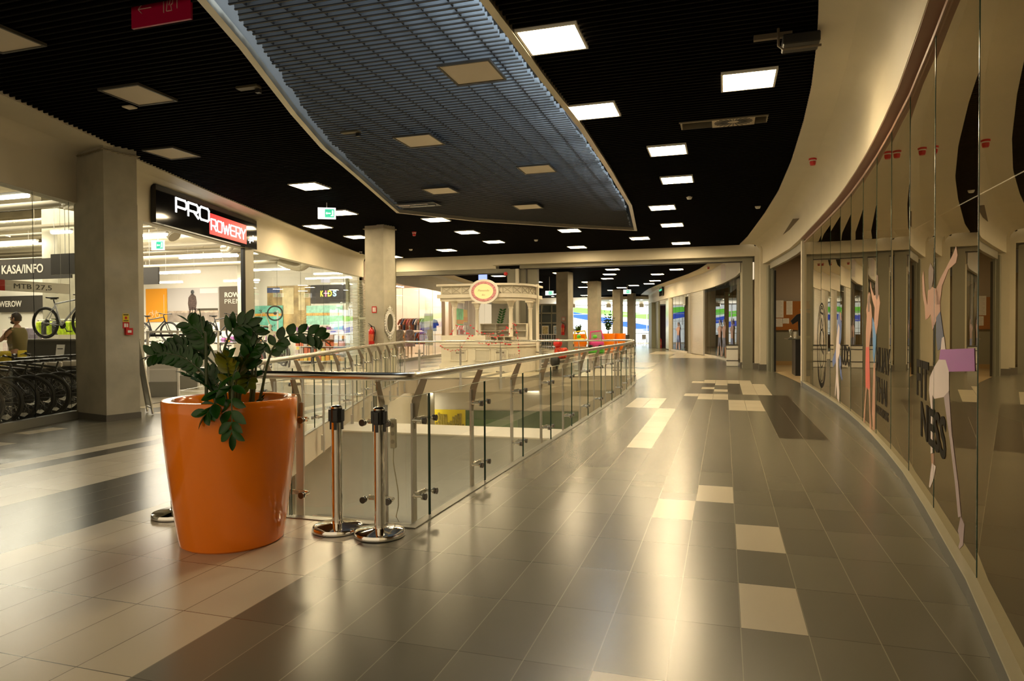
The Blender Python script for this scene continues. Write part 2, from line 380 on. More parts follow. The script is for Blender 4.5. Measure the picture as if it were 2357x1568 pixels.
def build_floor():
    mb = MB(); GX, GY, A, B = 0.074, 3.981, 0.2995, 0.601
    for i in range(-64, 14):
        for j in range(-9, 104):
            x0, y0 = GX + i * A, GY + j * B; k = tile_kind(i, j)
            cs = [(x0, y0), (x0 + A, y0), (x0 + A, y0 + B), (x0, y0 + B)]
            ins = [inside(VOID, *c) for c in cs] + [inside(VOID, x0 + A / 2, y0 + B / 2)]
            if all(ins): continue
            if not any(ins):
                mb.add([(x, y, 0) for x, y in cs], [(0, 1, 2, 3)], k); continue
            NX, NY = 6, 12
            for p in range(NX):
                for q in range(NY):
                    xa, ya, xb, yb = x0 + A * p / NX, y0 + B * q / NY, x0 + A * (p + 1) / NX, y0 + B * (q + 1) / NY
                    if inside(VOID, (xa + xb) / 2, (ya + yb) / 2): continue
                    mb.add([(xa, ya, 0), (xb, ya, 0), (xb, yb, 0), (xa, yb, 0)], [(0, 1, 2, 3)], k)
    struct(mb, 'floor', [TG, TD, TL])
build_floor()
def closed(p): return p + [p[0]]
def off_poly(poly, d):
    n = len(poly); out = []
    for i in range(n):
        a, b, c = Vector(poly[i - 1]), Vector(poly[i]), Vector(poly[(i + 1) % n])
        d1 = (b - a).normalized(); d2 = (c - b).normalized(); n1 = Vector((-d1.y, d1.x)); n2 = Vector((-d2.y, d2.x))
        m = (n1 + n2); m = m / max(0.3, m.length_squared) * 2 if m.length > 1e-6 else n1
        out.append((b.x + m.x * d, b.y + m.y * d))
    return out
def ring_slab(mb, inner, outer, z0, z1, mi=0):
    n = len(inner)
    for i in range(n):
        j = (i + 1) % n; a, b, c, d = inner[i], inner[j], outer[j], outer[i]
        vs = [(*a, z0), (*b, z0), (*c, z0), (*d, z0), (*a, z1), (*b, z1), (*c, z1), (*d, z1)]
        mb.add(vs, [(0, 3, 2, 1), (4, 5, 6, 7), (0, 1, 5, 4), (2, 3, 7, 6)], mi)
# VOID is counter-clockwise: positive offset = towards its inside
mb = MB(); ring_slab(mb, off_poly(VOID, 0.03), off_poly(VOID, -0.045), -0.006, 0.008); struct(mb, 'trim_1', M('floor_edge_profile', (0.24, 0.235, 0.20), 0.35, 0.5))
mb = MB(); ring_slab(mb, off_poly(VOID, 0.02), off_poly(VOID, -0.25), -0.42, -0.008); struct(mb, 'trim_2', CREAMD)
# underside of the slab = ceiling of the lower level, lower floor and walls
mb = MB()
OUT = [(3.0, 0.5), (3.0, 27.0), (-16.0, 27.0), (-16.0, 0.5)]
ring = off_poly(VOID, -0.2)
mb2 = MB(); mb2.add([(-16, 0.5, -4.6), (3, 0.5, -4.6), (3, 27, -4.6), (-16, 27, -4.6)], [(0, 1, 2, 3)], 0); struct(mb2, 'floor_lower', TS)
for i in range(len(ring)):
    j = (i + 1) % len(ring)
    def rad(p, k=9.0):
        c = Vector((-4.6, 12.0)); d = Vector(p) - c; return tuple(c + d * (1 + k / d.length))
    mb.add([(*ring[i], -0.42), (*ring[j], -0.42), (*rad(ring[j]), -0.42), (*rad(ring[i]), -0.42)], [(0, 1, 2, 3)], 0)
struct(mb, 'ceiling_lower', CREAM)
mb = MB(); mb.strip([(-13.2, 20.8), (-1.0, 20.8 + 2.0)][::-1], -4.6, -0.43, 0.1); struct(mb, 'wall_lower_back', CREAM)
mb = MB(); mb.strip([(-9.2, 20.8), (-6.9, 8.6), (-5.4, 4.0)], -4.6, -0.43, -0.1); struct(mb, 'wall_lower_left', CREAM)
mb = MB(); mb.strip([(-5.6, 3.2), (-1.0, 3.2)], -4.6, -0.43, -0.1); struct(mb, 'wall_lower_near', CREAM)
mb = MB(); mb.strip([(-1.2, 3.0), (-1.2, 23)], -4.6, -0.43, -0.1); struct(mb, 'wall_lower_right', CREAM)
# deep beam crossing the opening one storey down
mb = MB(); mb.box((-4.55, 10.55, -1.05), (5.0, 0.95, 1.56), 0.03); struct(mb, 'trim_3', M('grey_render', (0.40, 0.39, 0.335), 0.6, var=0.06, vscale=2))
mb = MB(); mb.box((-4.55, 10.55, -0.262), (5.04, 1.0, 0.02), 0.03); struct(mb, 'trim_4', CREAM)

# ---------------------------------------------------------------- slatted black ceilings
def slats():
    mb = MB(); y = 0.3
    while y < 25.4:
        xl, xr = xat(SOL, y) - 0.02, xat(SOF, y) + 0.02
        cuts = xcuts(off_poly(WELL, -0.04), y); segs = [(xl, xr)]
        for a, b in zip(cuts[::2], cuts[1::2]):
            segs = [t for s0, s1 in segs for t in ((s0, min(s1, a)), (max(s0, b), s1)) if t[1] - t[0] > 0.02]
        if 10.05 < y < 10.48: segs = [t for s0, s1 in segs for t in ((s0, min(s1, -.61)), (max(s0, .58), s1)) if t[1] - t[0] > 0.02]
        for a, b in segs: mb.box(((a + b) / 2, y, C + 0.03), (b - a, 0.022, 0.06))
        y += 0.1
    # dark plenum above, left open over the well
    Wo = off_poly(WELL, -0.03)
    ys = sorted(set([0.0, 25.5] + [p[1] for p in Wo] + [0.5 * k for k in range(1, 51)]))
    for y0, y1 in zip(ys, ys[1:]):
        if y1 - y0 < 1e-6: continue
        e = 1e-4; l0, l1, r0, r1 = xat(SOL, y0) - .3, xat(SOL, y1) - .3, xat(SOF, y0) + .3, xat(SOF, y1) + .3
        c0, c1 = xcuts(Wo, y0 + e), xcuts(Wo, y1 - e)
        pairs = [((l0, r0), (l1, r1))]
        if len(c0) == 2 and len(c1) == 2: pairs = [((l0, c0[0]), (l1, c1[0])), ((c0[1], r0), (c1[1], r1))]
        for (a, b), (c, d) in pairs: mb.add([(a, y0, C + .16), (b, y0, C + .16), (d, y1, C + .16), (c, y1, C + .16)], [(0, 3, 2, 1)], 1)
    struct(mb, 'ceiling', [SLAT, VOIDB])
    mb = MB(); y = 25.9
    while y < 62:
        xl, xr = (-14.6 if y < 40 else -17.5), xat(WR3, y) - 0.75
        mb.box(((xl + xr) / 2, y, C + 0.03), (xr - xl, 0.04, 0.06)); y += 0.2
    mb.add([(-19, 25.6, C + .1), (1, 25.6, C + .1), (1, 62, C + .1), (-19, 62, C + .1)], [(0, 3, 2, 1)], 1)
    struct(mb, 'ceiling_far', [SLAT, VOIDB])
slats()
# light well: frame, side walls, roof, louvre
mb = MB(); ring_slab(mb, off_poly(WELL, 0.02), off_poly(WELL, -0.06), C - 0.035, C + 0.05); struct(mb, 'trim_5', M('brassy_edge_trim', (0.50, 0.46, 0.36), 0.35, 0.7))
mb = MB(); mb.strip(closed(WELL), C + 0.05, 6.9, -0.04); struct(mb, 'wall_light_well', M('grey_well_wall', (0.16, 0.16, 0.15), 0.6))
mb = MB(); mb.box((-4.6, 12, 6.95), (9, 20, 0.05)); struct(mb, 'ceiling_light_well', M('dark_well_ceiling', (0.10, 0.11, 0.12), 0.7))
def louvre():
    t = thing('louvre_ceiling', 'large blue-grey metal louvre ceiling set in the opening above the balustraded void', 'ceiling louvre', (-4.5, 11, C))
    bl = MB(); y = 4.3
    W = off_poly(WELL, 0.10)
    while y < 20.0:
        c = xcuts(W, y)
        if len(c) == 2:
            a, b = c[0] + random.uniform(0, .05), c[1] - random.uniform(0, .05)
            bl.box3(((a + b) / 2, y, C + 0.075), ((b - a) / 2, 0, 0), (0, 0.004, 0.0012), (0, -0.006, 0.030)); bl.box(((a + b) / 2, y + .006, C + 0.040), (b - a, .020, .012), 0, 1)
        y += 0.1
    bl.build('louvre_blade', [LOUV, M('blade_gap_shade', (0.012, 0.013, 0.014), 0.5)], t, kind='stuff')  # black lip on each blade stands in for the shaded gaps between
    rn = MB(); x = -7.5
    while x < -2.1:
        ys = []; yy = 4.3
        while yy < 20.2:
            if inside(W, x, yy): ys.append(yy)
            yy += 0.05
        if len(ys) > 4: rn.box((x, (ys[0] + ys[-1]) / 2, C + 0.078), (0.014, ys[-1] - ys[0], 0.05))
        x += 0.3
    rn.build('runner', LOUVD, t, kind='stuff')
louvre()
# fluorescent battens along the right-hand side of the well
k = 0
for y0 in (5.2, 6.9, 8.6, 10.3, 12.0, 13.7, 15.4):
    t = thing('batten_light', ['cool white tube light above the louvre, nearest the camera along its right edge', 'second nearest cool white tube light above the louvre right edge', 'third nearest cool white tube light above the louvre right edge', 'middle cool white tube light above the right edge of the louvre', 'fifth cool white tube light along the louvre right edge, counted from the camera', 'sixth cool white tube light along the louvre right edge, counted from the camera', 'farthest cool white tube light above the louvre, near its pointed corner'][k], 'tube light', (-2.2, y0, 4.75), 'tubes above the louvre')
    MB().box((-2.24, y0 + .7, 4.78), (0.06, 1.45, 0.04)).build('housing', WHITE, t)
    MB().cyl((-2.24, y0 + .05, 4.735), (-2.24, y0 + 1.38, 4.735), 0.018, 8).build('tube', TUBE2, t)
    k += 1

# ---------------------------------------------------------------- right-hand wall: soffit, fascia, gym glass
def lerp_line(line, ys): return [(xat(line, y), y) for y in ys]
ysr = [-1.0 + 0.5 * k for k in range(53)]
mb = MB()
for y0, y1 in zip(ysr, ysr[1:]):
    a, b = xat(SOF, y0), xat(SOF, y1); c, d = xat(WR2, y0) + .1, xat(WR2, y1) + .1
    mb.add([(a, y0, C - .02), (b, y1, C - .02), (d, y1, C - .02), (c, y0, C - .02)], [(0, 1, 2, 3)], 0)
    mb.add([(a, y0, C - .02), (b, y1, C - .02), (b, y1, C + .08), (a, y0, C + .08)], [(3, 2, 1, 0)], 0)
for q in mb.sm: pass
struct(mb, 'trim_6', CREAM)
mb = MB()
prof = [(-0.42, C - .021), (-0.30, C - .04), (-0.20, C - .10), (-0.13, C - .19), (-0.10, C - .30), (-0.10, 3.60), (0.02, 3.60), (0.02, 3.66)]
n = len(prof); vs = []
for y in ysr:
    for dx, z in prof: vs.append((xat(WR2, y) + dx, y, z))
fs = [(i * n + k, (i + 1) * n + k, (i + 1) * n + k + 1, i * n + k + 1) for i in range(len(ysr) - 1) for k in range(n - 1)]
mb.add(vs, fs, 0, True); struct(mb, 'wall_right', CREAM)
mb = MB(); mb.strip([(x + .03, y) for x, y in WR], 3.52, 3.70, -0.04); mb.strip([(x - .01, y) for x, y in WR], 3.50, 3.535, -0.02); struct(mb, 'trim_7', M('reddish_brown_reveal', (0.34, 0.20, 0.14), 0.35))
mb = MB(); mb.strip([(x - .045, y) for x, y in WR], 0.0, 0.105, -0.1); struct(mb, 'baseboard_right', M('grey_plinth', (0.085, 0.083, 0.07), 0.4, 0.2))
mb = MB(); mb.strip([(x - .05, y) for x, y in WR], 0.105, 0.118, -0.05); struct(mb, 'trim_8', M('bright_plinth_edge', (0.6, 0.56, 0.42), 0.3, 0.4))
for i in range(len(WR) - 1):
    a, b = Vector(WR[i]), Vector(WR[i + 1]); d = (b - a).normalized() * 0.004
    nn = Vector((d.y, -d.x)).normalized() * 0.006
    mb = MB()
    mb.add([(*(a + d), .118), (*(b - d), .118), (*(b - d), 3.52), (*(a + d), 3.52)], [(0, 1, 2, 3)], 0)
    mb.box3((a.x, a.y, 1.82), (0.003, 0, 0), (0, 0.003, 0), (0, 0, 1.70), 1)
    struct(mb, 'window_%d' % (i + 1), [G_GYM, G_EDGE])
mb = MB(); mb.strip([(x - .095, y) for x, y in WR], 3.588, 3.598, -.13); struct(mb, 'trim_30', M('reddish_brown_reveal'))
# dim gym behind the tinted glass
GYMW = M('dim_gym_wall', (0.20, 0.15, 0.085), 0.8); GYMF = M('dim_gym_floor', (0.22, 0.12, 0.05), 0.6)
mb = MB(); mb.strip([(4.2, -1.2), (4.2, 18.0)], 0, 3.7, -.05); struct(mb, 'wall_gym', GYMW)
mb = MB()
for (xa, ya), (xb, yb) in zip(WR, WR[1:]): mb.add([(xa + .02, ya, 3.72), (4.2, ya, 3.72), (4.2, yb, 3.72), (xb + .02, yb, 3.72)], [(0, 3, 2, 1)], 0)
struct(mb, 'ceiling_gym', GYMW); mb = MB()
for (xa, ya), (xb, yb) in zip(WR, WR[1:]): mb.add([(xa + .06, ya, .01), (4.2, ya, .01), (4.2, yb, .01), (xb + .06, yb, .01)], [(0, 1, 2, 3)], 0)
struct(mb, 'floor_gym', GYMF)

# ---------------------------------------------------------------- left-hand wall: soffit, fascia, shop glazing
ysl = [0.0 + 0.5 * k for k in range(49)]
mb = MB()
for y0, y1 in zip(ysl, ysl[1:]):
    a, b = xat(SOL, y0), xat(SOL, y1); c, d = xat(WL, y0) - .1, xat(WL, y1) - .1
    mb.add([(a, y0, C - .02), (b, y1, C - .02), (d, y1, C - .02), (c, y0, C - .02)], [(3, 2, 1, 0)], 0)
    mb.add([(a, y0, C - .02), (b, y1, C - .02), (b, y1, C + .08), (a, y0, C + .08)], [(0, 1, 2, 3)], 0)
struct(mb, 'trim_9', CREAM)
mb = MB(); prof = [(0.30, C - .021), (0.15, C - .05), (0.06, C - .12), (0.02, C - .22), (0.02, 3.52), (-0.14, 3.52), (-0.14, 3.7)]; n = len(prof); vs = []
for y in ysl:
    for dx, z in prof: vs.append((xat(WL, y) + dx, y, z))
fs = [(i * n + k, i * n + k + 1, (i + 1) * n + k + 1, (i + 1) * n + k) for i in range(len(ysl) - 1) for k in range(n - 1)]
mb.add(vs, fs, 0, True); struct(mb, 'wall_left', CREAM)
mb = MB(); mb.strip([(x - .14, y) for x, y in lerp_line(WL, ysl)], 3.52, 5.6, 0.06); struct(mb, 'wall_shop_inner', SHOPWALL)
def wlp(y, d=0.0): return (xat(WL, y) + d, y)
mb = MB(); mb.strip([wlp(y, .02) for y in (0, 2, 4, 5.5, 6.88, 7.7, 8.5)], 0, 0.13, .1); struct(mb, 'baseboard_left', M('grey_shop_plinth', (0.22, 0.21, 0.17), 0.4))
def pane(name, y0, y1, z0=0.02, z1=3.52, mull=()):
    a, b = wlp(y0, -.03), wlp(y1, -.03); mb = MB(); mb.add([(*a, z0), (*b, z0), (*b, z1), (*a, z1)], [(3, 2, 1, 0)], 0)
    for y in (y0, y1) + tuple(mull):
        p = wlp(y, -.03); mb.box((p[0], p[1], (z0 + z1) / 2), (.005, .005, z1 - z0), 0, 1)
    struct(mb, name, [G_SHOP, M('clear_joint', (0.62, 0.64, 0.56), 0.3)])
pane('window_30', 0.2, 3.0, .13); pane('window_31', 3.0, 5.2, .13); pane('window_32', 5.2, 7.62, .13); pane('window_33', 7.62, 8.40, .13); pane('window_34', 8.40, 8.85, .13)
pane('window_35', 9.2, 10.16)
pane('window_36', 14.95, 16.45); pane('window_37', 16.45, 18.1); pane('window_38', 18.1, 19.95); pane('window_39', 19.95, 21.9); pane('window_40', 21.9, 23.6)
mb = MB()
for y, wd in ((10.22, .10), (14.72, .30)):
    p = wlp(y, -.03); mb.box((p[0], p[1], 1.76), (.12, wd, 3.52), -0.25, 0)
struct(mb, 'trim_10', ALU)
mb = MB(); p = wlp(14.50, -.03); mb.box((p[0], p[1], 1.76), (.10, .06, 3.52), -0.25, 0); struct(mb, 'trim_11', BLACK)
# far gate frame (beam across the hall)
GREYG = M('gate_grey', (0.20, 0.19, 0.145), 0.5)
mb = MB(); mb.box((-3.83, 25.55, 4.18), (9.76, 0.5, 0.44)); struct(mb, 'trim_12', CREAM)
mb = MB(); mb.box((-11.5, 25.95, 4.13), (5.6, 0.4, 0.56)); struct(mb, 'trim_13', CREAM)
mb = MB(); mb.box((-3.2, 25.7, 3.89), (8.9, 0.32, 0.16)); mb.box((-11.2, 25.95, 3.76), (6.1, 0.34, 0.16)); struct(mb, 'trim_14', GREYG)
mb = MB(); mb.box((-3.2, 25.75, 3.80), (8.6, 0.16, 0.02)); mb.box((-11.2, 26.0, 3.67), (5.8, 0.16, 0.02)); struct(mb, 'trim_15', BLACK)
mb = MB(); mb.box((-8.0, 25.75, 1.9), (0.34, 0.34, 3.8)); mb.box((-7.75, 25.6, 1.9), (0.13, 0.14, 3.8), 0, 1); mb.box((-7.35, 25.9, 1.9), (0.7, 0.3, 3.8), 0, 0); mb.box((-7.42, 25.73, 1.9), (0.05, 0.06, 3.8), 0, 2)
struct(mb, 'trim_16', [GREYG, ALU, DARKG])
mb = MB(); mb.box((0.78, 25.6, 1.95), (0.34, 0.34, 3.9)); struct(mb, 'trim_17', GREYG)
mb = MB(); mb.box((0.60, 26.05, 1.9), (0.10, 0.2, 3.8)); mb.box((1.12, 25.45, 2.1), (0.22, 0.5, 4.4)); mb.box((1.33, 24.75, 2.1), (0.34, 0.5, 4.4)); struct(mb, 'trim_18', CREAM)
mb = MB(); mb.box((0.60, 26.02, 0.1), (0.12, 0.22, 0.2)); mb.box((1.06, 25.42, 0.1), (0.22, 0.5, 0.2)); mb.box((1.30, 24.72, .1), (0.36, 0.5, 0.2)); struct(mb, 'baseboard_gate', SKIRT)
mb = MB(); mb.box((-13.55, 25.5, 2.1), (0.9, 0.5, 4.4)); struct(mb, 'trim_19', M('olive_column_paint', (0.26, 0.235, 0.15), 0.55))
# louvred grille closing the end of the shop front
t = thing('louvred_grille', 'tall pale green louvred grille panel beside the far concrete column', 'grille', (-13.9, 24.1, 0))
m1 = MB(); m1.box((-14.45, 24.15, 1.75), (.12, .08, 3.5)); m1.box((-13.55, 24.15, 1.75), (.08, .08, 3.5)); m1.box((-14.0, 24.15, 1.9), (.9, .07, .10)); m1.build('frame', M('pale_green_metal', (0.42, 0.41, 0.27), 0.45), t)
m1 = MB()
for k in range(56): m1.box3((-14.0, 24.15, .2 + k * .058), (.41, 0, 0), (0, .03, .012), (0, .002, .006))
m1.build('slat_field', M('pale_green_metal'), t, kind='stuff')

# ---------------------------------------------------------------- balustrade round the void
def smooth_path(pts, r, n=5, close=True):
    out = []; N = len(pts)
    for i in range(N):
        p0, p, p1 = Vector(pts[i - 1]), Vector(pts[i]), Vector(pts[(i + 1) % N])
        d0 = (p0 - p); d1 = (p1 - p); q = min(r, d0.length * .4, d1.length * .4)
        a, b = p + d0.normalized() * q, p + d1.normalized() * q
        for k in range(n + 1):
            t = k / n; out.append(a * (1 - t) ** 2 + p * 2 * t * (1 - t) + b * t * t)
    return out
def balustrade():
    t = thing('balustrade', 'glass balustrade with round steel handrail enclosing the opening to the floor below', 'balustrade', (-2.15, 4.45, 0))
    RAILP = off_poly(VOID, 0.03)
    path = smooth_path([(x, y, 1.08) for x, y in RAILP], 0.16)
    MB().tube(path, 0.031, 12, closed=True).build('handrail', STEEL, t)
    # seams on each side: (a, b, list of distances)
    def side(pts, first, step, lastgap=.5):
        L = [0]; P = [Vector(p) for p in pts]
        for a, b in zip(P, P[1:]): L.append(L[-1] + (b - a).length)
        res = []; s = first
        while s < L[-1] - lastgap:
            for k in range(len(P) - 1):
                if L[k] <= s <= L[k + 1]:
                    d = (P[k + 1] - P[k]).normalized(); res.append((P[k] + d * (s - L[k]), d)); break
            s += step
        return res, P
    G = off_poly(VOID, -0.0)
    sides = [([G[0], G[1], G[2], G[3], G[4]], 0.30, 1.235), ([G[4], G[5], G[6]], 0.55, 1.19), ([G[6], G[7], G[8], G[9], G[10]], 0.55, 1.17), ([G[10], G[0]], 0.30, 0.72)]
    gi = 0
    for si, (pts, first, step) in enumerate(sides):
        seams, P = side(pts, first, step, .18)
        stops = [P[0]] + [q for q, d in seams] + [P[-1]]
        verts_between = P[1:-1]
        for a, b in zip(stops, stops[1:]):
            d = (b - a).normalized(); a2, b2 = a + d * .008, b - d * .008; nn = Vector((-d.y, d.x))
            if (b - a).length < .08: continue
            mb = MB()
            mb.add([(*a2, .012), (*b2, .012), (*b2, .94), (*a2, .94)], [(0, 1, 2, 3)], 0)
            if a != P[0]: mb.box3((a2.x, a2.y, .476), (nn.x * .006, nn.y * .006, 0), (d.x * .0015, d.y * .0015, 0), (0, 0, .464), 1)
            if b != P[-1]: mb.box3((b2.x, b2.y, .476), (nn.x * .006, nn.y * .006, 0), (d.x * .0015, d.y * .0015, 0), (0, 0, .464), 1)
            mb.box3(((a2.x + b2.x) / 2, (a2.y + b2.y) / 2, .941), (nn.x * .005, nn.y * .005, 0), (0, 0, .0012), tuple((b2 - a2) / 2) + (0,), 2)
            mb.build('glass_panel', [G_BAL, G_EDGE, M('pale_glass_edge', (0.55, 0.60, 0.50), 0.2)], t)
        for (q, d) in seams:
            nn = Vector((-d.y, d.x)); dv = Vector((d.x, d.y, 0)); nv = Vector((nn.x, nn.y, 0)); p = Vector((q.x, q.y, 0)) + nv * .13
            po = MB(); po.box3(p + Vector((0, 0, .26)), dv * .032, nv * .009, (0, 0, .60)); po.box3(p + Vector((0, 0, -.2)) - nv * .02, dv * .045, nv * .012, (0, 0, .11))
            post = po.build('post', STEELM, t)
            T = lambda u, v, w_: tuple(p + nv * (-u) + dv * w_ + Vector((0, 0, v)))
            MB().prism([(-.012, .66), (.012, .66), (.05, .86), (.115, 1.045), (.065, 1.045), (-.012, .88)], -.006, .006, T=T).build('bracket', M('bronze_steel', (0.30, 0.25, 0.18), 0.35, 0.7), post)
            for z in (.74, .17):
                cl = MB(); c = p - nv * .05 + Vector((0, 0, z))
                cl.box3(c, dv * .10, nv * .005, (0, 0, .017)); cl.box3(c + nv * .025, dv * .02, nv * .03, (0, 0, .014))
                for sgn in (-1, 1):
                    e = c + dv * .10 * sgn; cl.cyl(e + nv * .012, e - nv * .095, .010, 8); cl.cyl(e - nv * .065, e - nv * .076, .025, 12, 0); cl.cyl(e - nv * .084, e - nv * .098, .025, 12, 1)
                cl.build('clamp', [STEEL, M('dark_clamp_disc', (0.10, 0.09, 0.08), 0.3, 0.8)], post)
balustrade()

# ---------------------------------------------------------------- concrete columns
def chain_ring(mb, poly, z, drop=0.02):
    n = len(poly)
    for i in range(n):
        a, b = Vector((*poly[i], z)), Vector((*poly[(i + 1) % n], z)); L = (b - a).length; k = max(3, int(L / .045)); d = (b - a) / k
        for j in range(k):
            sag = -drop * 4 * (j / k) * (1 - j / k); c = a + d * (j + .5) + Vector((0, 0, sag)); r = .024; ax = d.normalized()
            up = Vector((0, 0, 1)) if j % 2 else ax.cross(Vector((0, 0, 1)))
            mb.tube([c + ax * r * 1.2 * math.cos(q) + up * r * .7 * math.sin(q) for q in [2 * PI * s / 8 for s in range(8)]], .0055, 4, closed=True)
def column(poly, ztop, label, joint=None, chains=True, name='concrete_column'):
    cx = sum(p[0] for p in poly) / len(poly); cyy = sum(p[1] for p in poly) / len(poly)
    t = thing(name, label, 'column', (cx, cyy, 0))
    mb = MB(); mb.prism(poly, 0.0, joint or ztop)
    if joint: mb.prism(off_poly(poly, .004), joint, ztop)
    mb.build('shaft', CONC, t)
    MB().prism(off_poly(poly, -.012), 0, 0.10).build('skirting', SKIRT, t)
    if chains:
        m = MB(); chain_ring(m, off_poly(poly, -.03), ztop - .10); m.build('link_garland', M('dull_metal_links', (0.36, 0.31, 0.21), 0.4, 0.6), t)
    return t
column([(-9.29, 8.31), (-9.16, 8.83), (-10.06, 9.08), (-10.19, 8.55)], C + .02, 'big grey concrete column beside the bike shop window, with a link garland round its top', 3.49)
column([(-9.06, 17.05), (-8.94, 17.52), (-9.58, 17.68), (-9.70, 17.16)], C + .02, 'concrete column carrying an ornate mirror and a fire extinguisher')
WC = [(-8.28, 34.2), (-7.62, 34.0), (-7.5, 34.7), (-8.16, 34.9)]
column(WC, C, 'wide beige column with a fire extinguisher, beyond the white kiosk', chains=False, name='hall_column')
column([(-8.05, 41.4), (-7.40, 41.2), (-7.28, 41.9), (-7.93, 42.1)], C, 'beige column between the orange planters in the far hall', chains=False, name='hall_column')
column([(-8.02, 51.0), (-7.42, 50.8), (-7.3, 51.5), (-7.9, 51.7)], C, 'olive-shadowed column right of the far leafy planter', chains=False, name='hall_column')
column([(-7.65, 56.4), (-7.12, 56.2), (-7.0, 56.9), (-7.53, 57.1)], C, 'slim column nearest the painted window wall', chains=False, name='hall_column')

# ---------------------------------------------------------------- planter, plant
def planter(loc, label, h=.97, rt=.43, rb=.33, sc_=1.0, mat=ORANGE, cat='planter', group=None):
    t = thing('planter', label, cat, loc, group)
    pr = []
    for k in range(17):
        u = k / 16; r = rb + (rt - rb) * (1 - (1 - u) ** 1.55) * 1.0
        if k == 0: pr.append((rb - .015, 0.0))
        pr.append((r, max(.012, u * (h - .012))))
    pr += [(rt - .006, h - .003), (rt - .03, h), (rt - .062, h - .006), (rt - .078, h - .03), (rt - .085, h - .17)]
    MB().lathe(pr, loc, 64, cap=False).build('pot', mat, t)
    MB().lathe([(0.0001, h - .13), (rt * .5, h - .125), (rt - .082, h - .135)], loc, 32, cap=False).build('soil', M('potting_soil', (0.045, 0.028, 0.015), 0.9, bump=1, bscale=60), t)
    return t
PLC = (-3.20, 3.84, 0)
planter(PLC, 'large glossy orange tapered planter holding a leafy plant, in front of the balustrade')
LEAFM = M('glossy_dark_leaf', (0.012, 0.062, 0.005), 0.33, spec=0.35, var=0.4, vscale=8)
LEAFY = M('yellow_green_leaf', (0.13, 0.15, 0.01), 0.28, var=0.3, vscale=9)
STEMM = M('leaf_stem', (0.045, 0.07, 0.018), 0.45)
def leaf(mb, base, d, up, L, W, mi=0):
    d = d.normalized(); s = d.cross(up).normalized(); n = s.cross(d).normalized()
    rows = [(0, .02), (.12, .45), (.3, .86), (.5, 1.0), (.7, .88), (.86, .55), (.96, .22), (1.0, 0.0)]
    vs = []; fs = []
    for (u, ww) in rows:
        c = base + d * (u * L) + n * (-.16 * L * u * u)
        hw = W * .5 * ww
        vs += [c - s * hw + n * hw * .28, c - n * hw * .05, c + s * hw + n * hw * .28]
    for k in range(len(rows) - 1):
        a = k * 3; fs += [(a, a + 1, a + 4, a + 3), (a + 1, a + 2, a + 5, a + 4)]
    mb.add(vs, fs, mi, True)
def frond(t, pts, n_leaf, L, W, start=.35, yellow=False, plane=None, thick=.009, up=None, both=True, leaves=True):
    P = [Vector(p) for p in pts]
    # Catmull-Rom resample
    Q = []
    E = [P[0] * 2 - P[1]] + P + [P[-1] * 2 - P[-2]]
    for i in range(1, len(E) - 2):
        for k in range(8):
            u = k / 8; a, b, c, d = E[i - 1], E[i], E[i + 1], E[i + 2]
            Q.append(.5 * ((2 * b) + (c - a) * u + (2 * a - 5 * b + 4 * c - d) * u * u + (3 * b - a - 3 * c + d) * u ** 3))
    Q.append(P[-1]); N = len(Q)
    m = MB(); m.tube(Q, thick, 6, rad=[thick * (1.25 - .95 * i / N) for i in range(N)]); st = m.build('stem', STEMM, t)
    if not leaves: return
    lf = MB()
    for k in range(n_leaf):
        u = start + (1 - start) * (k + .5) / n_leaf; i = min(N - 2, int(u * (N - 1))); p = Q[i]; tg = (Q[i + 1] - Q[max(0, i - 1)]).normalized()
        upv = Vector(up) if up else Vector((0, 0, 1)); sd = tg.cross(upv)
        if sd.length < .2: sd = tg.cross(Vector((0.3, 1, 0)))
        sd.normalize(); nn = sd.cross(tg).normalized()
        for sg in ((-1, 1) if both else (1,)):
            dd = tg * random.uniform(.55, .8) + sd * sg * random.uniform(.75, 1.0) + nn * random.uniform(.05, .4)
            q = 1 - .35 * abs(u - .65) / .65
            leaf(lf, p, dd, nn + Vector((random.uniform(-.2, .2),) * 3), L * q * random.uniform(.85, 1.1), W * q * random.uniform(.85, 1.1))
    leaf(lf, Q[-1], (Q[-1] - Q[-2]), Vector((0, 0, 1)), L * .8, W * .7)
    lf.build('leaves', LEAFY if yellow else LEAFM, st)
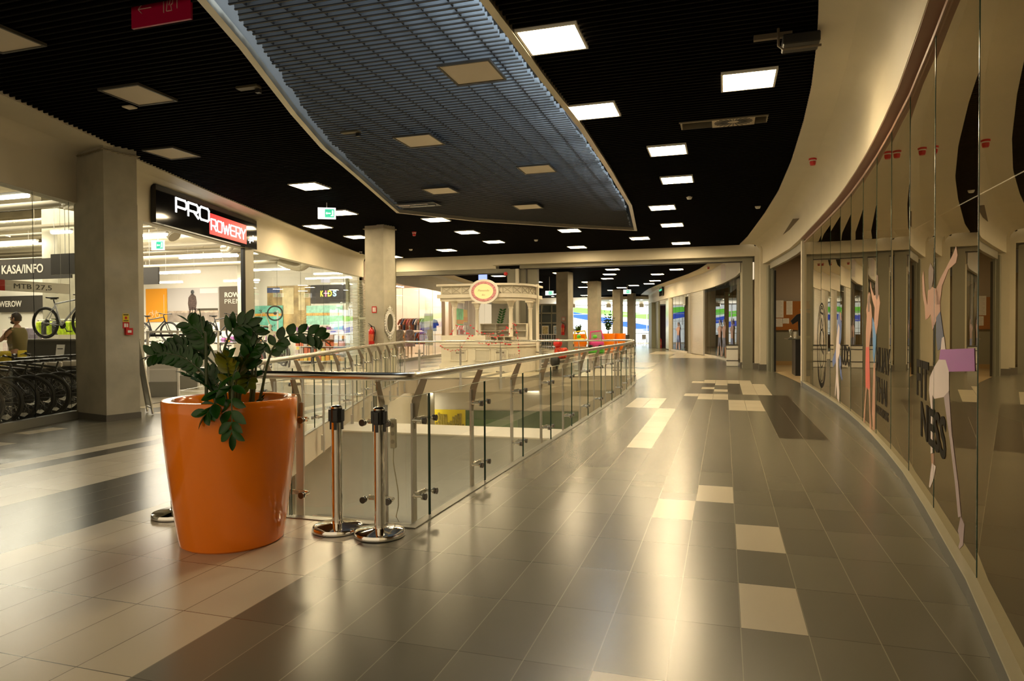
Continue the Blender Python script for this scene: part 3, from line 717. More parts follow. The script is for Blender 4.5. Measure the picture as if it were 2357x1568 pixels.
def big_plant():
    t = thing('potted_plant', 'tall dark green feather-leaved house plant growing in the large orange planter', 'plant', (PLC[0], PLC[1], .84))
    c = Vector((PLC[0], PLC[1], .84)); r_ = Vector((_rt.x, _rt.y, 0)); f_ = Vector((-_rt.y, _rt.x, 0)) * 1.0
    def W_(u, v, w_): return c + r_ * u + f_ * v + Vector((0, 0, w_))
    CU = tuple(-f_ + Vector((0, 0, .25)))
    S = .0029  # metres per photo pixel at the planter
    # arching right-hand frond with rounded leaves
    frond(t, [W_(.17, .0, 0), W_(.215, -.01, .19), W_(.26, -.02, .37), W_(.32, -.03, .49), W_(.44, -.03, .555), W_(.555, -.02, .55), W_(.615, -.0, .52)], 8, .105, .066, start=.36, up=CU, thick=.0085)
    # long left frond hanging nearly level
    frond(t, [W_(-.08, 0, 0), W_(-.15, .02, .20), W_(-.22, .03, .31), W_(-.34, .03, .40), W_(-.46, .02, .43), W_(-.53, .0, .415)], 12, .11, .062, start=.40, up=CU)
    frond(t, [W_(-.06, .03, 0), W_(-.12, .1, .28), W_(-.23, .12, .41), W_(-.35, .14, .47), W_(-.44, .12, .47)], 9, .11, .060, start=.45, up=CU)
    # upright left one ending in big leaves
    frond(t, [W_(-.05, .06, 0), W_(-.09, .06, .28), W_(-.15, .05, .45), W_(-.23, .04, .57), W_(-.30, .03, .64)], 7, .115, .07, start=.55, up=CU)
    frond(t, [W_(-.02, .0, 0), W_(-.05, -.02, .30), W_(-.03, -.03, .46), W_(.03, -.03, .58), W_(.11, -.02, .62), W_(.18, .0, .55)], 7, .12, .062, start=.55, up=CU)
    frond(t, [W_(.02, .08, 0), W_(.03, .1, .34), W_(.06, .1, .50), W_(.1, .08, .64)], 7, .12, .066, start=.6, up=CU)
    frond(t, [W_(.02, .05, 0), W_(.06, .03, .28), W_(.12, .02, .40), W_(.17, .0, .48)], 7, .11, .066, start=.45, up=CU)
    for k in range(8):
        a = random.uniform(0, 2 * PI); h = random.uniform(.20, .42); q = random.uniform(.08, .22)
        u, v = math.cos(a) * q, math.sin(a) * q * .8
        frond(t, [W_(u * .25, v * .25, 0), W_(u * .5, v * .5, h * .5), W_(u, v, h * .85), W_(u * 1.4, v * 1.4, h)], 6, .10, .058, start=.4, yellow=(k == 5), up=CU if k % 2 else None)
    # hanging front right frond over the rim
    frond(t, [W_(.06, -.05, 0), W_(.10, -.16, .28), W_(.15, -.30, .32), W_(.17, -.40, .22), W_(.185, -.44, .05), W_(.19, -.45, -.05)], 7, .135, .062, start=.35, up=(0, -1, .1))
    frond(t, [W_(.03, -.08, 0), W_(.07, -.2, .20), W_(.09, -.34, .21), W_(.06, -.42, .12), W_(.03, -.44, .07)], 5, .13, .07, start=.45, up=(0, -1, .3))
    frond(t, [W_(.12, -.03, 0), W_(.18, -.10, .20), W_(.19, -.16, .27), W_(.20, -.24, .22)], 3, .085, .06, start=.6, yellow=True)
    # bare cut stalks
    for pts in ([W_(-.16, -.02, 0), W_(-.16, -.02, .52), W_(-.175, -.02, .58), W_(-.205, -.01, .73)], [W_(.09, .1, 0), W_(.11, .1, .36), W_(.11, .1, .52)], [W_(.1, .1, 0), W_(.13, .1, .3), W_(.14, .1, .48)]):
        frond(t, pts, 0, 0, 0, leaves=False, thick=.010)
    frond(t, [W_(.17, 0, 0), W_(.19, -.02, .06), W_(.22, -.03, .12)], 1, .05, .03, start=.5, thick=.008)
big_plant()

# ---------------------------------------------------------------- barrier posts
def stanchion(loc, label, rz):
    t = thing('barrier_post', label, 'barrier post', loc, 'chrome queue barrier posts')
    x, y, z = loc
    MB().lathe([(.168, 0), (.176, .006), (.178, .02), (.170, .036), (.145, .044), (.06, .052), (.045, .056)], loc, 48).build('base', [CHROME], t)
    MB().lathe([(.173, -.0005), (.1735, .007)], (x, y, .0006), 48, cap=True).build('rubber_foot', BLACK, t)
    MB().lathe([(.038, .05), (.038, .87), (.0385, .88), (.030, .89), (0.0001, .893)], loc, 32, cap=False).build('pole', CHROME, t)
    h = MB(); ca, sa = math.cos(rz), math.sin(rz)
    h.lathe([(.0395, .77), (.0400, .775), (.0400, .865), (.0395, .87)], loc, 32)
    for a in (0, PI / 2, PI, 3 * PI / 2):
        cx, cy_ = x + math.cos(rz + a) * .043, y + math.sin(rz + a) * .043
        h.box((cx, cy_, .82), (.024, .034, .085), rz + a, 0, .003); h.box((cx + math.cos(rz + a) * -.002, cy_ + math.sin(rz + a) * -.002, .755), (.012, .02, .07), rz + a)
    h.build('belt_head', BLACK, t)
stanchion((-2.625, 4.225, 0), 'left one of the two chrome barrier posts standing between planter and balustrade corner', .35)
stanchion((-2.275, 4.20, 0), 'chrome barrier post nearest the balustrade corner, front one of the pair', .1)
stanchion((-4.02, 4.20, 0), 'chrome barrier post half hidden left behind the orange planter', .2)
# power strip on the corner post
def power_strip():
    t = thing('power_strip', 'cream power strip tied to the corner balustrade post with its thin cable', 'power strip', (-2.33, 4.60, .56))
    m = MB(); m.box((-2.33, 4.52, .66), (.045, .035, .22), .2, 0, .006)
    m.build('strip_body', M('ivory_plastic', (0.72, 0.66, 0.46), 0.4), t)
    for k in range(3): MB().cyl((-2.33, 4.500, .60 + k * .06), (-2.33, 4.503, .60 + k * .06), .016, 12).build('socket', M('ivory_shadow', (0.45, 0.40, 0.28), 0.5), t)
    MB().tube([(-2.33, 4.52, .55), (-2.335, 4.52, .45), (-2.32, 4.525, .35), (-2.30, 4.53, .22), (-2.30, 4.53, .12), (-2.32, 4.53, .04), (-2.28, 4.5, .012)], .004, 6).build('cable', M('ivory_plastic'), t)
power_strip()

# ---------------------------------------------------------------- ceiling lamps and devices
def ceiling_panel(x, y, label, lit=True, z=C, s=.57, grp=None, nm='ceiling_light'):
    t = thing(nm, label, 'ceiling light' if lit else 'ceiling panel', (x, y, z), grp)
    m = MB(); q = s / 2 + .012
    for dx, dy, a, b in ((0, q, s + .048, .024), (0, -q, s + .048, .024), (q, 0, .024, s), (-q, 0, .024, s)): m.box((x + dx, y + dy, z - .006), (a, b, .03))
    m.build('frame', M('lamp_frame_dark', (0.05, 0.045, 0.035), 0.5) if not lit else WHITE, t)
    MB().box((x, y, z - .006), (s, s, .012)).build('diffuser', PANEL if lit else PANELOFF, t)
R_ = [(-1.66, 6.74, 'glowing square ceiling light nearest the camera, right beside the louvre edge'), (.27, 8.55, 'glowing square ceiling light farthest right, near the curved white soffit'), (-1.66, 9.10, 'second glowing ceiling light along the right edge of the louvre'),
      (-.89, 11.47, 'glowing ceiling light just behind the square air vent'), (-.89, 13.79, 'second glowing ceiling light behind the air vent, right of the louvre'), (-1.43, 16.82, 'third of the lit panels receding right of the louvre tip, level with the louvre point'),
      (-1.41, 19.72, 'lit ceiling panel just right of and beyond the louvre pointed corner'), (-1.42, 24.0, 'lit ceiling panel on the right side closest to the far cream beam'),
      (-8.04, 12.02, 'big lit ceiling panel left of the louvre, above the bike shop sign end'), (-9.11, 14.96, 'lit ceiling panel right behind the hanging green exit sign'), (-10.94, 16.73, 'lit ceiling panel below left of the exit sign, near the shop fascia'),
      (-11.01, 18.99, 'lit ceiling panel partly hidden by the left side of the mirror column'), (-7.31, 16.71, 'lit ceiling panel just past the left corner of the louvre frame'), (-7.37, 19.16, 'lit ceiling panel above the left end of the kiosk, first past the louvre frame'),
      (-7.33, 21.52, 'lit ceiling panel above the kiosk oval sign near the cream beam'), (-9.74, 23.2, 'lit ceiling panel close to the left part of the cream beam'), (-4.38, 19.82, 'lit ceiling panel just beyond the long front edge of the louvre frame, centre'),
      (-2.61, 22.27, 'lit ceiling panel between louvre pointed corner and cream beam'), (-5.01, 23.9, 'lit ceiling panel close above the middle of the cream beam'), (-12.65, 24.6, 'lit ceiling panel showing at the right edge of the mirror column')]
for x, y, l in R_: ceiling_panel(x, y, l, grp='lit square ceiling panels of the near hall')
U_ = [(-2.73, 7.29, 'unlit beige square panel in the louvre, nearest the camera', -.0), (-4.49, 9.64, 'unlit beige panel in the left middle of the louvre', 0), (-3.26, 12.02, 'unlit beige panel in the right part of the louvre, third from the camera', 0), (-5.68, 13.23, 'unlit beige panel beside the open duct gap in the louvre left side', 0), (-4.46, 15.6, 'farthest unlit beige panel in the louvre', 0),
      (-6.91, 6.70, 'unlit pale panel in the black ceiling right of the small square plate', 0), (-8.65, 9.04, 'unlit pale panel in the black ceiling above the big column and bike shop sign', 0), (-6.90, 4.95, 'unlit pale panel cut by the upper left edge of the picture', 0)]
for x, y, l, _ in U_: ceiling_panel(x, y, l, False, C - .012, grp='unlit square ceiling panels')
solo(MB().box((-7.43, 7.06, C - .005), (.14, .12, .02), 0, 0, .003), 'inspection_plate', PANELOFF, 'small pale square plate in the black ceiling next to an unlit panel', 'ceiling plate', (-7.43, 7.06, C))
for x, y, l in ((-.75, 15.75, 'small white spot plate in the black ceiling between two rows of lights'), (.77, 17.51, 'small white spot plate near the curved soffit edge, far right'), (-5.9, 21.6, 'small white spot plate above the kiosk in front of the beam'), (-10.9, 22.6, 'small white spot plate right of the mirror column')):
    t = thing('smoke_detector', l, 'smoke detector', (x, y, C)); MB().lathe([(.06, -.0), (.06, -.02), (.045, -.045), (0.0001, -.05)][::-1], (x, y, C), 16, cap=False).build('housing', WHITE, t); MB().cyl((x, y, C + .02), (x, y, C - .002), .07, 16).build('mounting_ring', PANELOFF, t)
def vent():
    t = thing('air_vent', 'swirl air diffuser above an open square gap in the black ceiling on the right', 'air vent', (0, 10.25, C))
    m = MB(); m.box((-.02, 10.48, C + .12), (1.18, .02, .2)); m.box((-.6, 10.27, C + .12), (.02, .42, .2)); m.box((.58, 10.27, C + .12), (.02, .42, .2)); m.box((-.02, 10.05, C + .0), (1.2, .02, .02)); m.build('duct_box', M('duct_zinc', (0.34, 0.29, 0.20), 0.35, 0.6), t)
    p = MB(); p.box((.12, 10.26, C + .012), (.58, .42, .008)); p.build('diffuser_plate', M('pale_zinc', (0.55, 0.46, 0.33), 0.45), t)
    b = MB()
    for k in range(24):
        a = 2 * PI * k / 24; b.box3((.12 + math.cos(a) * .17, 10.26 + math.sin(a) * .13, C + .006), (math.cos(a) * .09, math.sin(a) * .07, 0), (-math.sin(a) * .008, math.cos(a) * .008, 0), (0, 0, .003))
    b.build('swirl_slot', BLACK, t)
vent()
def duct_gap():
    t = thing('duct_gap', 'shiny duct mouth showing through an open rectangle in the louvre left side', 'duct', (-6.9, 14.4, C + .05))
    MB().box((-6.85, 14.6, C - .01), (1.0, .5, .012)).build('backing_plate', M('dark_plate', (0.05, .055, .06), .4, .5), t)
    m = MB(); m.cyl((-7.05, 14.6, C - .03), (-6.4, 14.6, C - .03), .03, 10); m.box((-6.9, 14.45, C - .025), (.75, .08, .02)); m.build('duct_rim', M('duct_silver', (0.5, 0.52, 0.54), 0.25, 0.9), t)
duct_gap()
def sounder(x, y, z, label, hanging=True, nx=0, ny=-1):
    t = thing('alarm_sounder', label, 'fire alarm sounder', (x, y, z))
    if hanging:
        MB().lathe([(.0001, -.12), (.04, -.118), (.05, -.09), (.052, -.05)], (x, y, z), 20, cap=False).build('beacon', RED, t)
        MB().lathe([(.052, -.05), (.056, -.045), (.056, -.035), (.052, -.03)], (x, y, z), 20, cap=False).build('white_band', WHITE, t)
        MB().lathe([(.06, -.03), (.066, -.02), (.066, 0)], (x, y, z), 20).build('base', RED, t)
    else:
        n = Vector((nx, ny, 0)); c = Vector((x, y, z)); MB().cyl(c, c + n * .05, .075, 20).build('base', RED, t); MB().cyl(c + n * .05, c + n * .09, .06, 20, r2=.05).build('beacon', RED, t)
sounder(1.45, 12.77, C - .02, 'red alarm beacon hanging under the white curved soffit on the right')
sounder(-8.87, 18.63, C, 'small red alarm beacon under the black ceiling right of the mirror column')
sounder(-8.22, 25.56, 3.62, 'red round alarm sounder on the post above the kiosk roof', False)
sounder(-.72, 33.3, C - .02, 'red alarm beacon high on the cream fascia in the far hall', True)
def camera_dome(x, y, z, label):
    t = thing('dome_camera', label, 'security camera', (x, y, z)); MB().lathe([(.055, -.03), (.06, -.01), (.06, 0)], (x, y, z), 20).build('mount', WHITE, t); MB().ball((x, y, z - .035), .045, 16).build('dome', BLACKG, t)
camera_dome(-12.9, 22.5, C - .02, 'black dome camera under the left fascia beside the mirror column'); camera_dome(1.02, 25.0, C - .02, 'black dome camera under the soffit near the gate on the right')
def projector():
    t = thing('ceiling_projector', 'dark projector with bent bracket hung under the ceiling at the upper right', 'projector', (.62, 7.4, C))
    MB().box((.72, 7.35, C - .10), (.34, .26, .10), 0, 0, .01).build('projector_body', M('very_dark_plastic', (0.012, 0.011, 0.009), .5), t)
    MB().tube([(.50, 7.15, C - .02), (.50, 7.12, C - .20), (.54, 7.10, C - .245), (.88, 7.10, C - .245)], .012, 8).build('bracket', M('worn_bracket', (0.16, 0.13, 0.09), .5, .5), t)
    MB().box((.46, 7.3, C - .03), (.36, .05, .05)).build('mounting_bar', M('worn_bracket'), t)
projector()
def junction(x, y, l):
    t = thing('ceiling_bracket', l, 'ceiling bracket', (x, y, C)); MB().box((x, y, C - .02), (.30, .10, .03), 0, 0, .005).build('plate', M('tarnished_plate', (0.10, 0.085, 0.05), .5, .4), t); MB().box((x + .1, y + .05, C - .05), (.06, .05, .06)).build('box_unit', BLACK, t)
junction(-5.45, 6.9, 'dark bracket plate beside the left frame of the louvre'); junction(-5.25, 8.9, 'tilted dark fitting just inside the left edge of the louvre')
# exit sign
def exit_sign(c, xd, label, wd=.42, h=.22, arrow=1, hang=C):
    t = thing('exit_sign', label, 'exit sign', c); c = Vector(c); xd = Vector(xd).normalized(); n = xd.cross(Vector((0, 0, 1)))
    MB().box3(c, xd * wd / 2, n * .018, (0, 0, h / 2)).build('sign_body', WLIT, t)
    g = MB(); f = c + n * .0195; Z3 = Vector((0, 0, 1))
    g.box3(f + xd * wd * .16, xd * wd * .26, n * .001, Z3 * h * .36)
    g.build('green_field', GREENG, t)
    a = MB(); f2 = c + n * .022; a.box3(f2 + xd * wd * .12, xd * wd * .10, n * .001, Z3 * h * .05); a.add([tuple(f2 + xd * wd * (.02) + Z3 * h * .14), tuple(f2 + xd * wd * (.02) - Z3 * h * .14), tuple(f2 + xd * wd * (-.06))], [(0, 1, 2)], 0)
    a.ball(f2 + xd * wd * .33 + Z3 * h * .2, h * .07, 8); a.box3(f2 + xd * wd * .33, xd * h * .06, n * .001, Z3 * h * .13); a.box3(f2 + xd * wd * .30 - Z3 * h * .2, xd * h * .12, n * .001, Z3 * h * .04); a.build('pictogram', WLIT, t)
    if hang: MB().cyl(c + Vector((0, 0, h / 2)), (c.x, c.y, hang + .1), .008, 6).build('hanger', WHITE, t)
exit_sign((-8.75, 13.75, 4.12), (.9, .45, 0), 'small green exit sign hung among the lit panels left of the louvre', .40, .26)
exit_sign((-6.13, 45.2, 3.88), (1, .1, 0), 'green exit sign hanging deepest in the far hall, left of the purple doorway', .5, .28)
exit_sign((-9.32, 36.9, 3.45), (1, .1, 0), 'green exit sign hanging in the far hall just right of the kiosk roof', .45, .24)
def wc_sign():
    t = thing('restroom_sign', 'crimson hanging sign with white arrow and people symbols at the upper left', 'sign', (-4.88, 5.0, 4.62))
    m = MB(); m.box3((-4.88, 5.0, 4.50), (.335, 0, 0), (0, .012, 0), (0, 0, .29)); o = m.build('sign_panel', M('crimson_sign', (0.33, 0.0, 0.035), 0.35, emit=(0.33, 0.0, 0.03), es=.25), t)
    W2 = M('pink_white_print', (0.62, 0.42, 0.38), 0.5); y = 4.986
    a = MB(); a.bar((-5.13, y, 4.37), (-4.98, y, 4.37), .012, .004); a.bar((-5.13, y, 4.37), (-5.09, y, 4.41), .012, .004); a.bar((-5.13, y, 4.37), (-5.09, y, 4.33), .012, .004); a.build('arrow', W2, t)
    f = MB()
    def ln(pts):
        for p, q in zip(pts, pts[1:]): f.bar((p[0], y, p[1]), (q[0], y, q[1]), .010, .004)
    ln([(-4.87, 4.55), (-4.86, 4.42), (-4.84, 4.41), (-4.84, 4.30)]); ln([(-4.79, 4.45), (-4.81, 4.31), (-4.75, 4.31), (-4.76, 4.36), (-4.74, 4.37), (-4.73, 4.5)])
    ln([(-4.78, 4.55), (-4.76, 4.42), (-4.78, 4.36)]); ln([(-4.69, 4.55), (-4.66, 4.42), (-4.69, 4.40), (-4.69, 4.32)])
    f.build('people_symbol', W2, t)
wc_sign()

# ---------------------------------------------------------------- bike shop sign on the fascia
def shop_sign():
    p0, p1 = Vector((*wlp(10.53, .10), 0)), Vector((*wlp(14.93, .10), 0)); xd = (p1 - p0).normalized(); n = xd.cross(Vector((0, 0, 1)))
    t = thing('shop_sign', 'long black fascia sign with glowing white and red bike shop lettering', 'shop sign', (p0.x, p0.y, 3.53)); L = (p1 - p0).length
    zb, zt = 3.53, 4.27
    MB().box3((p0 + p1) / 2 + Vector((0, 0, (zb + zt) / 2)), xd * L / 2, n * .05, (0, 0, (zt - zb) / 2)).build('sign_box', BLACKG, t)
    F = lambda u, z: p0 + n * .051 + xd * (u * L) + Vector((0, 0, z))
    SW = M('sign_white_glow', (0.9, 0.9, 0.9), .4, emit=(1, .98, .95), es=1.2); SR = M('sign_red_glow', (0.7, .03, .03), .4, emit=(0.85, .035, .04), es=.55)
    # drawn square letters, rounded by short diagonals
    m = MB()
    def stroke(pts, u0, z0, cw, ch, th, off=.006):
        for a, b in zip(pts, pts[1:]):
            A = F(0, 0) + xd * (u0 + a[0] * cw) + Vector((0, 0, z0 + a[1] * ch)) + n * off; B = F(0, 0) + xd * (u0 + b[0] * cw) + Vector((0, 0, z0 + b[1] * ch)) + n * off
            d = (B - A).normalized(); m.box3((A + B) / 2, (B - A) / 2 + d * th * .45, n * .006, d.cross(n) * th / 2)
    G = {'P': [[(0, 0), (0, 1), (.85, 1), (1, .85), (1, .5), (.85, .38), (0, .38)]], 'R': [[(0, 0), (0, 1), (.85, 1), (1, .85), (1, .52), (.85, .40), (.15, .40)], [(.55, .40), (1, 0)]], 'O': [[(.15, 0), (0, .15), (0, .85), (.15, 1), (.85, 1), (1, .85), (1, .15), (.85, 0), (.15, 0)]],
         'W': [[(0, 1), (.25, 0), (.5, .75), (.75, 0), (1, 1)]], 'E': [[(1, 1), (.15, 1), (0, .85), (0, .15), (.15, 0), (1, 0)], [(0, .5), (.9, .5)]], 'Y': [[(0, 1), (.5, .45), (1, 1)], [(.5, .45), (.5, 0)]]}
    x = .155 * L
    for ch in 'PRO':
        for s_ in G[ch]: stroke(s_, x, 3.86, .40, .27, .042)
        x += .47
    xr = .455 * L; m2 = m; m.build('white_lettering', SW, t); m = MB()
    MB().box3(F(.455 + .205, 3.83), xd * L * .205, n * .002, (0, 0, .235)).build('red_plate', SR, t)
    x = .470 * L
    for ch, cw in (('R', .22), ('O', .22), ('W', .30), ('E', .22), ('R', .22), ('Y', .22)):
        for s_ in G[ch]: stroke(s_, x, 3.70, cw, .24, .028, .010)
        x += cw + .062
    m.build('white_lettering', SW, t)
    MB().text('.pl', F(.885, 3.70), xd, (0, 0, 1), .17, .30, .008, .0).build('white_lettering', SW, t)
shop_sign()

# ---------------------------------------------------------------- notices, extinguishers, mirror on the columns
def notice(c, xd, wd, h, col, label, cat='notice', marks=(), nm='wall_notice', th=.006):
    t = thing(nm, label, cat, c); c = Vector(c); xd = Vector(xd).normalized(); n = xd.cross(Vector((0, 0, 1))).normalized()
    MB().box3(c + n * th / 2, xd * wd / 2, n * th / 2, (0, 0, h / 2)).build('plate', col, t)
    for (u, v, a, b, mat) in marks: MB().box3(c + n * (th + .001) + xd * u * wd / 2 + Vector((0, 0, v * h / 2)), xd * a * wd / 2, n * .001, (0, 0, b * h / 2)).build('mark', mat, t)
    return t
c1d = Vector((.13, .52, 0)).normalized()
notice((-9.212, 8.62, 1.64), c1d, .10, .13, YEL, 'yellow warning notice on the near column, above the red ones', marks=((0, .75, .8, .12, BLACK), (0, 0, .35, .3, RED), (0, -.7, .8, .1, BLACK)))
notice((-9.212, 8.62, 1.52), c1d, .10, .10, RED, 'red fire alarm notice below the yellow notice on the near column', marks=((-.3, 0, .3, .6, WHITE), (.4, 0, .25, .6, WHITE)))
t = thing('fire_alarm_button', 'red fire alarm push box on the near concrete column below two notices', 'alarm button', (-9.19, 8.64, 1.44)); n_ = c1d.cross(Vector((0, 0, 1)))
MB().box3(Vector((-9.205, 8.65, 1.42)) + n_ * .025, c1d * .055, n_ * .027, (0, 0, .055)).build('housing', RED, t); MB().box3(Vector((-9.205, 8.65, 1.42)) + n_ * .053, c1d * .03, n_ * .002, (0, 0, .02)).build('glass_plate', WHITE, t)
c2d = Vector((-.64, .11, 0)).normalized() * -1
notice((-9.385, 17.098, 2.0), c2d, .16, .18, RED, 'red and white fire extinguisher symbol high on the mirror column', marks=((-.35, 0, .28, .7, WHITE), (.4, 0, .28, .7, WHITE)))
def extinguisher(x, y, z, n, label, s=1.0):
    t = thing('fire_extinguisher', label, 'fire extinguisher', (x, y, z)); n = Vector(n).normalized(); sd = n.cross(Vector((0, 0, 1)))
    c = Vector((x, y, z)) + n * .09 * s
    MB().lathe([(.0001, 0), (.065 * s, .0), (.078 * s, .02 * s), (.080 * s, .05 * s), (.080 * s, .40 * s), (.070 * s, .45 * s), (.035 * s, .49 * s), (.025 * s, .50 * s), (.025 * s, .53 * s)], tuple(c), 24, cap=False).build('cylinder_body', RED, t)
    MB().lathe([(.0805 * s, .14 * s), (.0808 * s, .15 * s), (.0808 * s, .32 * s), (.0805 * s, .33 * s)], tuple(c), 24, cap=False).build('label_band', M('extinguisher_print', (0.62, 0.12, 0.05), .4, var=.6, vscale=60), t)
    v = MB(); v.cyl(c + Vector((0, 0, .53 * s)), c + Vector((0, 0, .57 * s)), .022 * s, 12); v.bar(c + Vector((0, 0, .57 * s)), c + sd * .10 * s + Vector((0, 0, .63 * s)), .02 * s, .012 * s); v.bar(c + Vector((0, 0, .56 * s)), c + sd * .11 * s + Vector((0, 0, .57 * s)), .02 * s, .012 * s); v.build('valve_handle', BLACK, t)
    MB().tube([tuple(c + Vector((0, 0, .55 * s)) - sd * .02 * s), tuple(c - sd * .10 * s + Vector((0, 0, .53 * s))), tuple(c - sd * .14 * s + Vector((0, 0, .42 * s))), tuple(c - sd * .12 * s + Vector((0, 0, .28 * s))), tuple(c - sd * .09 * s + Vector((0, 0, .15 * s)))], .012 * s, 8).build('hose', BLACK, t)
    MB().box3(Vector((x, y, z + .36 * s)) + n * .015 * s, sd * .06 * s, n * .015 * s, (0, 0, .04 * s)).build('wall_bracket', BLACK, t)
extinguisher(-9.42, 17.105, .98, (-.17, -.98, 0), 'red fire extinguisher hanging on the front of the mirror column')
extinguisher(-7.86, 34.05, 1.13, (-.2, -1, 0), 'red fire extinguisher on the wide column beyond the kiosk', 1.1)
extinguisher(-4.6, 52.2, .0, (0, -1, 0), 'red fire extinguisher standing inside the dark purple doorway', 1.4)
notice((-7.86, 34.04, 1.95), (1, -.2, 0), .22, .22, M('pale_red', (.6, .28, .22), .5), 'small pale red round symbol on the wide column beyond the kiosk', marks=((0, 0, .6, .6, WHITE),))
def mirror():
    c = Vector((-8.995, 17.26, 1.62)); xd = Vector((.12, .47, 0)).normalized(); n = xd.cross(Vector((0, 0, 1))).normalized()
    t = thing('ornate_mirror', 'oval mirror in a white openwork baroque frame on the concrete column', 'mirror', tuple(c)); Zv = Vector((0, 0, 1))
    E = lambda a, ra, rb, o=.02: tuple(c + n * o + xd * math.cos(a) * ra + Zv * math.sin(a) * rb)
    MB().add([E(2 * PI * k / 32, .145, .27, .014) for k in range(32)], [tuple(range(32))]).build('mirror_glass', M('mirror_silver', (.7, .7, .68), .02, 1.0), t)
    f = MB(); f.tube([E(2 * PI * k / 36, .15, .275) for k in range(36)], .020, 8, closed=True); f.tube([E(2 * PI * k / 36, .185, .315, .015) for k in range(36)], .011, 6, closed=True)
    for k in range(28):
        a = 2 * PI * k / 28; f.ball(E(a, .205, .345, .015), .022 if k % 2 else .014, 8)
        p = [E(a + s_ * .11, .20 + .022 * q, .335 + .03 * q, .015) for s_, q in ((-1, 0), (-.5, 1), (0, 1.3), (.5, 1), (1, 0))]; f.tube(p, .006, 5)
    for sg in (1, -1):
        for k in range(6):
            f.ball(tuple(c + n * .015 + Zv * sg * (.36 + .025 * k)), .030 - .004 * k, 8)
        for q in (-1, 1):
            f.tube([tuple(c + n * .015 + Zv * sg * (.34 + .11 * s_) + xd * q * (.09 * math.sin(s_ * PI))) for s_ in (0, .2, .4, .6, .8, 1)], .009, 6)
            f.ball(tuple(c + n * .015 + Zv * sg * .38 + xd * q * .07), .02, 8)
    f.build('carved_frame', WHITE, t)
mirror()

# ---------------------------------------------------------------- stickers on the gym glass
SK = M('printed_skin', (0.50, 0.26, 0.17), 0.5); HAIRB = M('printed_brown_hair', (0.14, 0.07, 0.04), 0.5); PWHITE = M('printed_white', (0.72, 0.62, 0.62), 0.5)
PGREY = M('printed_mauve_grey', (0.42, 0.33, 0.36), .5); PBLUE = M('printed_blue', (0.10, 0.16, 0.42), .5); PNAVY = M('printed_navy', (0.07, 0.08, 0.16), .5); PRED = M('printed_red', (0.62, 0.10, 0.07), .5)
SCARF = M('printed_purple', (0.36, 0.10, 0.42), .5); PTXT = M('printed_dark_text', (0.03, 0.026, 0.02), .8, spec=0.05)
def onwall(y, o=.014):
    x = xat(WR, y); e = .05; d = Vector((xat(WR, y + e) - xat(WR, y - e), 2 * e)).normalized()
    return Vector((x, y)) + Vector((-d.y, d.x)) * o, d
def decal(mb, poly, mi=0, o=.0012, th=.0005):
    """poly in (distance along hall, height) on the glass; follows the facets"""
    def T(y, z, q):
        p, d = onwall(y, o + q); return (p.x, p.y, z)
    # split at the glass joints so that the sticker hugs every facet
    ys = sorted(y for x, y in WR); dens = []
    pieces = [poly]
    for yc in ys:
        nxt = []
        for pl in pieces:
            for sg in (1, -1):
                out = []
                for i in range(len(pl)):
                    p, q2 = pl[i], pl[(i + 1) % len(pl)]; a1, a2 = (p[0] - yc) * sg, (q2[0] - yc) * sg
                    if a1 >= 0: out.append(p)
                    if a1 * a2 < 0: u = a1 / (a1 - a2); out.append((p[0] + (q2[0] - p[0]) * u, p[1] + (q2[1] - p[1]) * u))
                if len(out) > 2 and max(p[0] for p in out) - min(p[0] for p in out) > .004: nxt.append(out)
        pieces = nxt
    for dens in pieces: mb.prism([(-a, b) for a, b in dens], 0, th, mi, T=lambda a, z, q: T(-a, z, q))
def sticker(label, cat, loc, parts, nm='wall_sticker', group=None):
    t = thing(nm, label, cat, loc, group)
    for name, polys, mat, o in [(nn_, [pl], mm_, .0012 + (oo_ - .012) * .12) for nn_, pls, mm_, oo_ in parts for pl in pls]:
        m = MB()
        for p in polys: decal(m, p, 0, o)
        m.build(name, mat, t)
    return t
